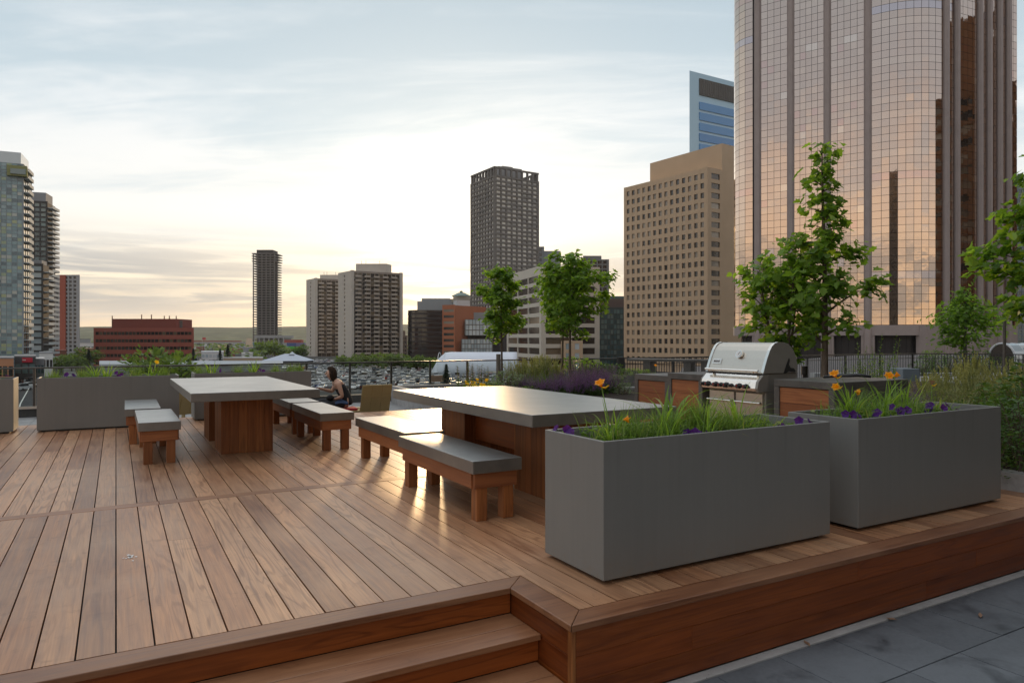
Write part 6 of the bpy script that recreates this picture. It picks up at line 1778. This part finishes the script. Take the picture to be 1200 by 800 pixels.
t = low('shop_building', 'dark shop front with a red sign at the left edge', 17, 42, 418, 205., dkg, 14, gry, win=(3,'teal'))
def sign():
    d = 204.6; q = MB(); a, b = cw(A_(26,d),d), cw(A_(38,d),d); tx, ty = unit(b[0]-a[0],b[1]-a[1]); c = ((a[0]+b[0])/2,(a[1]+b[1])/2)
    L = math.hypot(b[0]-a[0],b[1]-a[1])/2; z0, z1 = zat(424.5,d), zat(419,d)
    q.obox((*c,(z0+z1)/2), (tx*L,ty*L,0), (ty*.1,-tx*.1,0), (0,0,(z1-z0)/2), 0)
    for k in range(4): q.obox((c[0]+tx*(-L*.82+L*.17*k)+ty*.12, c[1]+ty*(-L*.82+L*.17*k)-tx*.12, (z0+z1)/2), (tx*L*.055,ty*L*.055,0), (ty*.03,-tx*.03,0), (0,0,.16), 1)
    o = q.build('shop_sign', [m_plain('sign_red', (.42,.02,.04), .5), wht]); tag(o, 'red shop sign with a small white word on the dark shop front', 'sign')
sign()
low('low_building', 'white low building beneath the dark condominium tower', 46, 62, 414, 240., wht, 16, gry, win=(4,'dark'))
low('low_building', 'pale grey stepped building right of the dark shop', 40, 52, 421, 215., gry, 14, wht, win=(3,'teal'))
low('low_building', 'dull red low building below the tower with the red stripe', 62, 78, 411, 330., rdb, 16)
low('low_building', 'white low building left of the red brick office', 93, 111, 402, 520., wht, 18, gry, win=(4,'dark'))
low('low_building', 'grey flat building left of the red brick office', 88, 106, 397.5, 640., gry, 18, dkg, win=(5,'dark'))
low('low_building', 'reddish row building behind the left spruce', 91, 112, 408.5, 400., rdb, 14, tanw)
low('low_building', 'long white roofed hall right of the red brick office', 236, 262, 412.5, 420., wht, 22, m_plain('white_roof', (.52,.56,.6), .6), win=(6,'ice'))
low('low_building', 'small dark building beside the red brick office', 219, 232, 416.5, 330., gry, 12, dkg, win=(2,'dark'))
low('low_building', 'cream low wall building below the two spruces', 262, 308, 419.5, 330., tanw, 8, wht)
low('low_building', 'white shed between the spruces and the round trees', 283, 296, 414, 480., wht, 14)
low('low_building', 'tan gabled house below the unfinished tower', 287, 297, 408, 620., tanw, 16, roofk=9., roofm=wallm('tan_roof', (.33,.25,.17)))
low('low_building', 'rust roofed building left of the tan gabled house', 272, 284, 409, 640., rdb, 16)
low('low_building', 'blue and white block at the foot of the unfinished tower', 292, 300, 401, 660., wallm('blue_panel', (.12,.22,.33)), 12, wht)
for i, (u0,u1,v0,v1,col,lab) in enumerate(((333,353.5,398,401.5,(.30,.06,.045),'red container on top of the coloured stack'),(336,347,401.6,405.5,(.06,.10,.25),'blue container in the coloured stack'),(347.2,356,401.6,405.5,(.16,.16,.30),'violet blue container in the coloured stack'),(332,352,406,410.5,(.06,.42,.05),'bright green hoarding under the coloured stack'))):
    d = 560.; m = MB(); m.prism([cw(A_(u0,d),d),cw(A_(u1,d),d),cw(A_(u1,d),d+5),cw(A_(u0,d),d+5)], zat(v1,d), zat(v0,d)); o = m.build('container' if i < 3 else 'hoarding', m_plain('paint_%d' % i, col, .6, 0, .1, .3)); tag(o, lab, 'container' if i < 3 else 'hoarding')
def low_stack_base():
    low('low_building', 'grey podium carrying the coloured containers', 330, 357, 410.8, 562., gry, 10)
low_stack_base()
# white peaked roof
def peaked():
    d = 330.; c = cw(A_(336,d),d); t = thing('pavilion', 'white hipped roof pavilion with a small peak at the edge of the lot', 'pavilion', (c[0],c[1],GZ), -YAW)
    W = (362-309)/2/FPX*d; ze = zat(422.5,d)-GZ; zp = zat(414.5,d)-GZ; m = MB()
    m.add([(-W,-5,ze),(W,-5,ze),(W,9,ze),(-W,9,ze),(-W*.12,1,zp),(W*.30,1,zp)], [(0,1,5,4),(1,2,5),(2,3,4,5),(3,0,4),(3,2,1,0)]); m.build('roof', m_plain('white_fabric', (.42,.46,.52), .7, 0, .05, .5), t)
    m = MB(); m.add([(W*.10,-.6,zp-.3),(W*.34,-.6,zp-.3),(W*.34,2,zp-.3),(W*.10,2,zp-.3),(W*.22,.7,zp+1.1)], [(0,1,4),(1,2,4),(2,3,4),(3,0,4),(3,2,1,0)]); m.build('roof_peak', m_plain('white_fabric2', (.46,.50,.55), .7), t)
    m = MB(); m.box(-W*.94,W*.94,-4.4,8.4,0,ze-.02); m.build('wall', dkg, t)
peaked()
# white vaulted hall
def vault():
    d = 235.; a0, a1 = A_(505,d), A_(606,d); c = cw(a0,d); t = thing('vaulted_hall', 'long white vaulted fabric hall behind the railing, centre of the photo', 'hall', (c[0],c[1],GZ), -YAW)
    L = a1-a0; h = zat(413.5,d)-GZ; D = 8.; n = 10; m = MB(); vs = []; ns = 14
    for k in range(ns+1):
        x = L*k/ns; sq = 1 - (.75*(1-k/2.5)**2 if k < 2.5 else 0)*.9
        for i in range(n+1):
            th = PI*i/n; vs.append((x, D-D*math.cos(th)*(.55+.45*sq), max(.0,h*math.sin(th)**.75*sq)))
    fs = []
    for k in range(ns):
        for i in range(n): q = k*(n+1)+i; fs.append((q,q+1,q+n+2,q+n+1))
    m.add(vs, fs); o = m.build('roof', m_plain('white_membrane', (.56,.60,.66), .5, 0, .05, .3), t, smooth=True); s = o.modifiers.new('solid','SOLIDIFY'); s.thickness = .2
    f = MB()
    for k in range(1,ns):
        x = L*k/ns; f.tube([(x, D-D*math.cos(PI*i/n)*1.0, h*math.sin(PI*i/n)**.75+.05) for i in range(n+1)], .10, 5)
    f.build('ribs', wallm('white_steel', (.55,.57,.58)), t)
vault()
# overpass
def overpass():
    d = 900.; t = thing('overpass', 'long pale road bridge in front of the hills', 'bridge', (*cw(A_(226,d),d),GZ), -YAW); L = A_(300,d)-A_(226,d)
    m = MB(); m.box(0,L,0,14,zat(402.5,d)-GZ,zat(400.6,d)-GZ); m.build('deck', wallm('pale_concrete', (.30,.29,.28)), t)
    m = MB(); m.box(0,L*.75,2,5,zat(400.5,d)-GZ,zat(399,d)-GZ); m.build('barrier', rdb, t)
    for i in range(6): m = MB(); m.box(L*(i+.3)/6-.8,L*(i+.3)/6+.8,4,10,0,zat(402.5,d)-GZ-.01); m.build('pier', wallm('pale_concrete', (.30,.29,.28)), t)
overpass()
fl = MB(); c = cw(A_(237,420),420); fl.box(c[0]-.05,c[0]+.05,c[1]-.05,c[1]+.05,GZ,zat(395.2,420)); fl.box(c[0]+.06,c[0]+2.0,c[1]-.02,c[1]+.02,zat(398.2,420),zat(395.4,420),1)
tag(fl.build('flag', [wht, m_plain('flag_red', (.5,.08,.07), .7)]), 'tiny red flag on a pole in front of the hills', 'flag')
# random house roofs between the landmarks
def sprawl():
    m = MB(); r = random.Random(12)
    for k in range(420):
        d = r.uniform(480,1900); u = r.uniform(60,600); a = A_(u,d); c = cw(a,d); s = r.uniform(4,9); h = r.uniform(3,6.5)
        if d < 760 and 340 < u < 480: continue
        an = r.uniform(0,.4); m.obox((*c,GZ+h/2), (s*math.cos(an),s*math.sin(an),0), (-s*.7*math.sin(an),s*.7*math.cos(an),0), (0,0,h/2), r.randrange(5))
    o = m.build('far_houses', [wht, gry, tanw, rdb, flat]); o['kind'] = 'stuff'; o['label'] = 'jumble of far low roofs across the town'
    f = MB(); r = random.Random(14)
    for k in range(900):
        d = r.uniform(430,2100); u = r.uniform(40,620); c = cw(A_(u,d),d); H = r.uniform(5,9)
        if d < 560 and 340 < u < 600: continue
        for q in range(9):
            a = r.uniform(0,6.28); p = Vector((c[0]+r.gauss(0,2.2), c[1]+r.gauss(0,2.2), GZ+H*r.uniform(.2,1))); leaf(f, p, Vector((math.cos(a),math.sin(a),.2)), Vector((r.gauss(0,.5),r.gauss(0,.5)-.5,.7)), 3.4, .2, True)
    o = f.build('far_trees', M['leaf_tree_far']); o['kind'] = 'stuff'; o['label'] = 'far off tree tops between the roofs of the town'
sprawl()

# ---- parking lot and cars
lotp = [cw(A_(u,d),d) for u,d in ((225,172),(640,172),(600,262),(520,300),(370,420),(225,420))]
m = MB(); m.add([(*p,GZ+.03) for p in lotp], [tuple(range(len(lotp)))]); structure(m.build('parking_lot', m_plain('worn_asphalt', (.11,.105,.10), .95, 0, .2, .2, .05)), 'crowded parking lot below the terrace')
tyre = wallm('tyre', (.02,.02,.02)); cglass = m_plain('car_glass', (.015,.018,.02), .06, 0, .1, 1., .9)
def car_mesh(kind, paintm):
    m = MB(); w = .88
    if kind == 'sedan': body = [(-2.2,.32),(2.2,.32),(2.25,.62),(2.1,.82),(1.1,.92),(-1.5,.98),(-2.2,.92)]; cab = [(1.0,.93),(.35,1.42),(-.95,1.44),(-1.75,.99)]
    elif kind == 'suv': body = [(-2.25,.38),(2.25,.38),(2.3,.75),(2.15,.98),(1.15,1.08),(-2.25,1.10)]; cab = [(1.05,1.09),(.45,1.70),(-2.0,1.72),(-2.2,1.11)]
    elif kind == 'van': body = [(-2.5,.36),(2.4,.36),(2.5,.85),(2.1,1.15),(-2.5,1.2)]; cab = [(1.95,1.16),(1.25,2.05),(-2.45,2.08),(-2.48,1.21)]
    else: body = [(-2.7,.42),(2.6,.42),(2.65,.85),(2.45,1.05),(1.3,1.12),(-2.7,1.08)]; cab = [(1.2,1.13),(.6,1.78),(-.55,1.80),(-.75,1.10)]
    m.extrude(body, -w, w, lambda p,q,a: (p,a,q), 0)
    m.extrude(cab, -w*.84, w*.84, lambda p,q,a: (p,a,q), 1)
    top = [cab[1], cab[2]]; m.box(cab[2][0]-.02, cab[1][0]+.02, -w*.80, w*.80, cab[1][1]-.04, cab[2][1]+.05, 0)
    for x in (body[0][0]*.62, body[1][0]*.62):
        for y in (-w-.01, w-.2):
            vs = [(x+.33*math.cos(2*PI*k/10), yy, .33+.33*math.sin(2*PI*k/10)) for yy in (y,y+.21) for k in range(10)]
            m.add(vs, [tuple(range(9,-1,-1)),tuple(range(10,20))]+[(k,(k+1)%10,10+(k+1)%10,10+k) for k in range(10)], 2)
    for y in (-.62,.62): m.box(body[1][0]+.0,body[1][0]+.06,y-.16,y+.16,.66,.76,3); m.box(body[0][0]-.05,body[0][0]-.0,y-.16,y+.16,.72,.86,4)
    return to_mesh(m, 'parked_car', [paintm, cglass, tyre, wht, m_plain('tail_red', (.3,.02,.02), .3) if 'tail_red' not in bpy.data.materials else bpy.data.materials['tail_red']])
def carp(name, c): 
    m, nt, out = nmat(name); g = NG(nt); g.bsdf(out, c, .28, .0, None, .6, **{'Coat Weight': .6, 'Coat Roughness': .08}); return m
CARC = {'white': carp('paint_white',(.75,.75,.74)), 'silver': carp('paint_silver',(.48,.49,.50)), 'grey': carp('paint_grey',(.13,.135,.14)), 'black': carp('paint_black',(.015,.015,.017)), 'red': carp('paint_red',(.30,.025,.02)), 'blue': carp('paint_blue',(.03,.06,.16)), 'yellow': carp('paint_yellow',(.55,.38,.04))}
CM = {}
def car(kind, col):
    if (kind,col) not in CM: CM[kind,col] = car_mesh(kind, CARC[col])
    return CM[kind,col]
KN = {'sedan':'car','suv':'suv','van':'van','pickup':'pickup'}
def cars():
    r = random.Random(21); spots = []
    d = 180.; row = 0
    while d < 400:
        hi = 602 if d < 235 else (520 if d < 285 else 400)
        a = A_(375 if d < 300 else 230, d); aend = A_(hi, d)
        if d < 245: a = A_(300,d)
        while a < aend:
            if r.random() < .90: spots.append((d, a+r.gauss(0,.12), r.gauss(0,.03)+(PI if r.random() < .5 else 0), row))
            a += 2.75
        row += 1; d += 5.6 if row % 2 else 11.2
    vis = []
    for s in spots:
        u = CX+FPX*s[1]/s[0]; v = CY+FPX*(HC-GZ-1)/s[0]
        vis.append((s, u))
    near = vis[:280]; far = vis[280:]
    fm = MB(); pal = []
    for s, u in near:
        kind = r.choices(['sedan','suv','van','pickup'], [.45,.33,.07,.15])[0]; col = r.choices(list(CARC), [.44,.26,.10,.10,.05,.04,.01])[0]
        o = bpy.data.objects.new('parked_'+KN[kind], car(kind,col)); link(o); x, y = cw(s[1], s[0]); o.location = (x,y,GZ+.03); o.rotation_euler = (0,0,PI/2-YAW+.10+s[2])
        tag(o, '%s %s parked in the crowded lot below the terrace' % (col, {'car':'sedan','suv':'sport utility car','van':'van','pickup':'pickup truck'}[KN[kind]]), {'car':'car','suv':'car','van':'van','pickup':'truck'}[KN[kind]], '%s %ss parked in the lot' % (col, {'sedan':'sedan','suv':'sport utility car','van':'van','pickup':'pickup'}[kind]))
    names = list(CARC)
    for s, u in far:
        me = car(r.choice(['sedan','suv']), 'white'); x, y = cw(s[1], s[0]); an = PI/2-YAW+.1+s[2]; ca, sa = math.cos(an), math.sin(an); ci = r.choices(range(7), [.36,.22,.16,.14,.06,.05,.01])[0]
        for p in me.polygons:
            if p.material_index > 1: continue
            fm.add([(x+ca*me.vertices[i].co.x-sa*me.vertices[i].co.y, y+sa*me.vertices[i].co.x+ca*me.vertices[i].co.y, GZ+.03+me.vertices[i].co.z) for i in p.vertices], [tuple(range(len(p.vertices)))], ci if p.material_index == 0 else 7)
    o = fm.build('parked_cars', [CARC[n] for n in names]+[cglass]); o['kind'] = 'stuff'; o['label'] = 'packed mass of parked cars at the far side of the lot'
    # cars on the street seen through the gap between the planters
    for (u, d, kind, col, rz, lab) in ((27.5,176,'suv','silver',.35,'silver sport utility car nearest on the street seen between the left planters'),(34,186,'sedan','white',.35,'white sedan on the street behind the silver car'),(37,204,'suv','grey',.35,'grey car farther up the street between the left planters'),(31,199,'sedan','black',.35,'black sedan on the far lane of the street at left')):
        o = bpy.data.objects.new('street_'+KN[kind], car(kind,col)); link(o); x, y = cw(A_(u,d),d); o.location = (x,y,GZ+.03); o.rotation_euler = (0,0,PI/2-YAW-.02); tag(o, lab, 'car')
cars()
m = MB(); m.prism([cw(A_(505,185),185),cw(A_(525,185),185),cw(A_(525,185),186),cw(A_(505,185),186)], GZ, zat(440,185)); tag(m.build('brown_fence', m_plain('rusty_board', (.16,.095,.06), .8)), 'brown board fence right of the parking lot before the vaulted hall', 'fence')
m = MB(); c = cw(A_(478,176),176); m.box(c[0]-1.3,c[0]+1.3,c[1]-.06,c[1]+.06,zat(457,176),zat(449.5,176)); m.box(c[0]-1.1,c[0]-1.0,c[1]-.05,c[1]+.05,GZ,zat(457,176)-.01); m.box(c[0]+1.0,c[0]+1.1,c[1]-.05,c[1]+.05,GZ,zat(457,176)-.01)
tag(m.build('lot_sign', wht), 'white board sign on posts at the near side of the parking lot', 'sign')

# ---- buildings outside the picture: mirrored ones, and one added to shade the terrace
def off_frame():
    P = [cw(150,92), cw(205,85), cw(215,135), cw(160,142)]
    b = Bld('brown_tower', 'brown office tower beyond the right edge, seen only mirrored in the glass tower', 'building', P[0], None, 0)
    core = MB(); core.prism([P[0],P[1],P[2],P[3]], GZ, 72); core.prism([cw(165,100),cw(200,94),cw(208,130),cw(172,136)], 72.01, 98); w = MB()
    b.face(w, P[3], P[0], GZ, 72.4, 11, 21, 1.9, 1.9, .35, 'tan', ends=1.5, top=1.5); core.add(w.v,w.f); b.part('wall', core, wallm('brown_brick', (.20,.105,.055))); b.done()
    P = [(3.5,-26), (3.5,-5), (46,-5), (46,-26)]  # added unseen building, set close to darken planters, fascia and paving
    b = Bld('added_shade_tower', 'unseen dark stone building added behind the camera to shade the terrace, mirrored in the glass tower', 'building', P[0], None, 0)
    core = MB(); core.prism(P, GZ, 66); w = MB(); b.face(w, P[2], P[1], GZ, 66.3, 13, 21, 1.3, 1.6, .35, 'dark', ends=1., top=1.5); b.face(w, P[1], P[0], GZ, 66.3, 5, 21, 1.3, 1.6, .35, 'dark', ends=1., top=1.5); core.add(w.v,w.f); b.part('wall', core, wallm('grey_stone', (.13,.115,.10))); b.done()
    for i, (q, hgt, lab) in enumerate((((-205,-62),30,'brown block far behind the camera, mirrored low in the glass tower'),((-178,-48),43,'slim grey block far behind the camera, mirrored low in the glass tower'),((-232,-40),24,'low grey block far behind the camera, mirrored in the glass tower'))):
        P = [cw(q[0]-9,q[1]-9), cw(q[0]+9,q[1]-9), cw(q[0]+9,q[1]+9), cw(q[0]-9,q[1]+9)]
        b = Bld('distant_block', lab, 'building', P[0], None, 0); core = MB(); core.prism(P, GZ, hgt); w = MB()
        b.face(w, P[2], P[3], GZ, hgt+.3, 5, 10, 1.1, 1.4, .3, 'dark', ends=1., top=1.); core.add(w.v,w.f); b.part('wall', core, wallm('brown_brick' if i == 0 else 'cool_grey', (.20,.105,.055))); b.done()
off_frame()

# ================================================================ SKY, SUN, AIR, CAMERA
SUN_AZ = YAW + math.atan((533-CX)/FPX); SUN_EL = math.radians(7.4)
sv = Vector((math.sin(SUN_AZ)*math.cos(SUN_EL), math.cos(SUN_AZ)*math.cos(SUN_EL), math.sin(SUN_EL)))
def world():
    w = bpy.data.worlds.new('World'); sc.world = w; w.use_nodes = True; nt = w.node_tree; nt.nodes.clear(); g = NG(nt)
    out = g.n('ShaderNodeOutputWorld'); bg = g.n('ShaderNodeBackground'); bg.inputs['Strength'].default_value = .10
    sky = g.n('ShaderNodeTexSky', sky_type='NISHITA'); sky.sun_disc = False; sky.sun_elevation = SUN_EL; sky.sun_rotation = SUN_AZ
    sky.altitude = 1050; sky.air_density = 1.0; sky.dust_density = 1.6; sky.ozone_density = 1.0
    tc = g.n('ShaderNodeTexCoord').outputs['Generated']
    sep = g.n('ShaderNodeSeparateXYZ'); g.L(tc, sep.inputs[0]); z = g.math('MAXIMUM', sep.outputs[2], 0.)
    cosang = g.vmath('DOT_PRODUCT', tc, tuple(sv))
    ang = g.math('ARCCOSINE', g.math('MINIMUM', cosang, .99999))       # radians from the sun
    el = g.math('ARCSINE', sep.outputs[2])
    az = g.math('ARCTAN2', sep.outputs[0], sep.outputs[1])
    # high veil, projected on a flat layer
    den = g.math('ADD', z, .13); px = g.math('DIVIDE', sep.outputs[0], den); py = g.math('DIVIDE', sep.outputs[1], den)
    cmb = g.n('ShaderNodeCombineXYZ'); g.L(px, cmb.inputs[0]); g.L(py, cmb.inputs[1])
    rot = g.n('ShaderNodeVectorRotate', rotation_type='Z_AXIS'); rot.inputs['Angle'].default_value = .55; g.L(cmb.outputs[0], rot.inputs[0])
    veil_n = g.noise(g.vmath('MULTIPLY', rot.outputs[0], (.55,1.5,1.)), .9, 7, .58, .6)
    wisps = g.noise(g.vmath('MULTIPLY', rot.outputs[0], (.8,3.2,1.)), 1.6, 8, .62, 1.0)
    # base colours by elevation and by nearness to the sun
    hz = g.maprange(el, 0., .46, 0, 1)
    veil_col = g.ramp(hz, [(0,(.84,.63,.42)),(.15,(.86,.72,.54)),(.36,(.82,.80,.755)),(.62,(.76,.775,.775)),(1.,(.66,.70,.72))])
    blue = g.ramp(hz, [(0,(.64,.54,.44)),(.35,(.66,.69,.69)),(.6,(.50,.585,.63)),(1.,(.40,.49,.55))])
    east = g.ramp(hz, [(0,(1.12,.80,.47)),(.2,(1.05,.81,.56)),(.45,(.78,.68,.60)),(.7,(.54,.515,.53)),(1.,(.44,.47,.52))])
    eastness = g.maprange(ang, .95, 1.9, 0, 1, True)
    veil_col = g.mix(eastness, veil_col, east); blue = g.mix(eastness, blue, g.mix(.5, east, (.36,.47,.60)))
    cov = g.math('ADD', g.maprange(el, .12, .45, .78, .02), g.math('MULTIPLY', g.math('SUBTRACT', veil_n, .5), 2.6))
    cov = g.math('ADD', cov, g.math('MULTIPLY', g.math('SUBTRACT', wisps, .5), .9)); cov = g.maprange(cov, .05, .85, 0, 1, True)
    cov = g.math('MULTIPLY', cov, .93)
    cloud = g.mix(cov, blue, veil_col)
    # zenith: unseen overhead sky, brightened to light the deck
    cloud = g.mix(g.maprange(el, .55, 1.1, 0, 1, True), cloud, (.98,.98,1.0))
    # glow round the veiled sun
    g1 = g.math('POWER', g.maprange(ang, 0., .62, 1., 0.), 2.2); g2 = g.math('POWER', g.maprange(ang, 0., .17, 1., 0.), 1.6)
    cloud = g.mix(1., cloud, g.mix(g1, (0,0,0), (.24,.19,.125)), 'ADD'); cloud = g.mix(1., cloud, g.mix(g2, (0,0,0), (1.1,.98,.76)), 'ADD')
    # low grey stratus streaks, in azimuth and elevation
    c2 = g.n('ShaderNodeCombineXYZ'); g.L(g.math('MULTIPLY', az, 2.4), c2.inputs[0]); g.L(g.math('MULTIPLY', el, 30.), c2.inputs[1])
    st = g.noise(c2.outputs[0], 1.0, 6, .56, .7); st2 = g.noise(g.vmath('MULTIPLY', c2.outputs[0], (2.1,1.9,1.)), 1.3, 5, .55, .4)
    band = g.math('MULTIPLY', g.maprange(el, .012, .05, 0, 1, True), g.maprange(el, .085, .155, 1, 0, True))
    sm = g.math('MULTIPLY', g.maprange(g.math('ADD', g.math('MULTIPLY', st, .72), g.math('MULTIPLY', st2, .28)), .41, .55, 0, 1, True), band)
    sm = g.math('MULTIPLY', sm, .88)
    scol = g.mix(g.math('POWER', g.maprange(ang, 0., .5, 1., 0.), 1.5), (.345,.345,.36), (.74,.63,.49))
    cloud = g.mix(sm, cloud, scol)
    # small grey lenticular streaks low on the left
    st3 = g.noise(g.vmath('ADD', g.vmath('MULTIPLY', c2.outputs[0], (2.6,2.2,1.)), (4.,9.,2.)), 1.0, 4, .5, .3)
    lm = g.math('MULTIPLY', g.maprange(st3, .60, .68, 0, .7, True), g.math('MULTIPLY', g.maprange(el,.03,.055,0,1,True), g.maprange(el,.075,.11,1,0,True)))
    cloud = g.mix(lm, cloud, (.33,.335,.35))
    cloud10 = g.mix(1., cloud, (10.,10.,10.), 'MULTIPLY')
    fin = g.mix(.90, sky.outputs[0], cloud10)
    for n_ in nt.nodes:
        if n_.type == 'MIX': n_.clamp_result = False
    below = g.maprange(sep.outputs[2], -.03, 0., 0, 1)
    fin = g.mix(below, (1.2,1.05,.9), fin)
    g.L(fin, bg.inputs[0]); g.L(bg.outputs[0], out.inputs[0])
world()
sl = bpy.data.lights.new('sun', 'SUN'); sl.energy = 1.45; sl.angle = math.radians(4.5); sl.color = (1., .66, .34)
so = bpy.data.objects.new('sun', sl); link(so); so.rotation_euler = (-sv).to_track_quat('-Z','Y').to_euler(); so.location = (0,0,60)

def haze():
    m = bpy.data.materials.new('evening_haze'); m.use_nodes = True; nt = m.node_tree; nt.nodes.clear()
    out = nt.nodes.new('ShaderNodeOutputMaterial'); v = nt.nodes.new('ShaderNodeVolumePrincipled')
    v.inputs['Color'].default_value = (.93,.94,.97,1); v.inputs['Density'].default_value = .6e-4; v.inputs['Anisotropy'].default_value = .25
    nt.links.new(v.outputs[0], out.inputs['Volume'])
    b = MB(); b.box(-5100,7100,-3100,7600,GZ-1,185); o = b.build('haze', m); o['kind'] = 'stuff'; o['label'] = 'thin warm evening haze over the town'
haze()
cam = bpy.data.cameras.new('camera'); cam.sensor_width = 36; cam.lens = FPX/1200*36; cam.shift_y = -2.5/1200; cam.clip_start = .05; cam.clip_end = 20000
co = bpy.data.objects.new('camera', cam); link(co); co.location = (0,0,HC); co.rotation_euler = (PI/2, 0, -YAW); sc.camera = co
sc.view_settings.view_transform = 'Standard'; sc.view_settings.look = 'None'; sc.view_settings.exposure = 0.40; sc.view_settings.gamma = 1; sc.view_settings.use_curve_mapping = False
sc.cycles.use_denoising = True; sc.cycles.max_bounces = 7; sc.cycles.transparent_max_bounces = 12; sc.cycles.diffuse_bounces = 3; sc.cycles.glossy_bounces = 4; sc.cycles.caustics_reflective = False; sc.cycles.caustics_refractive = False; sc.cycles.sample_clamp_indirect = 6.
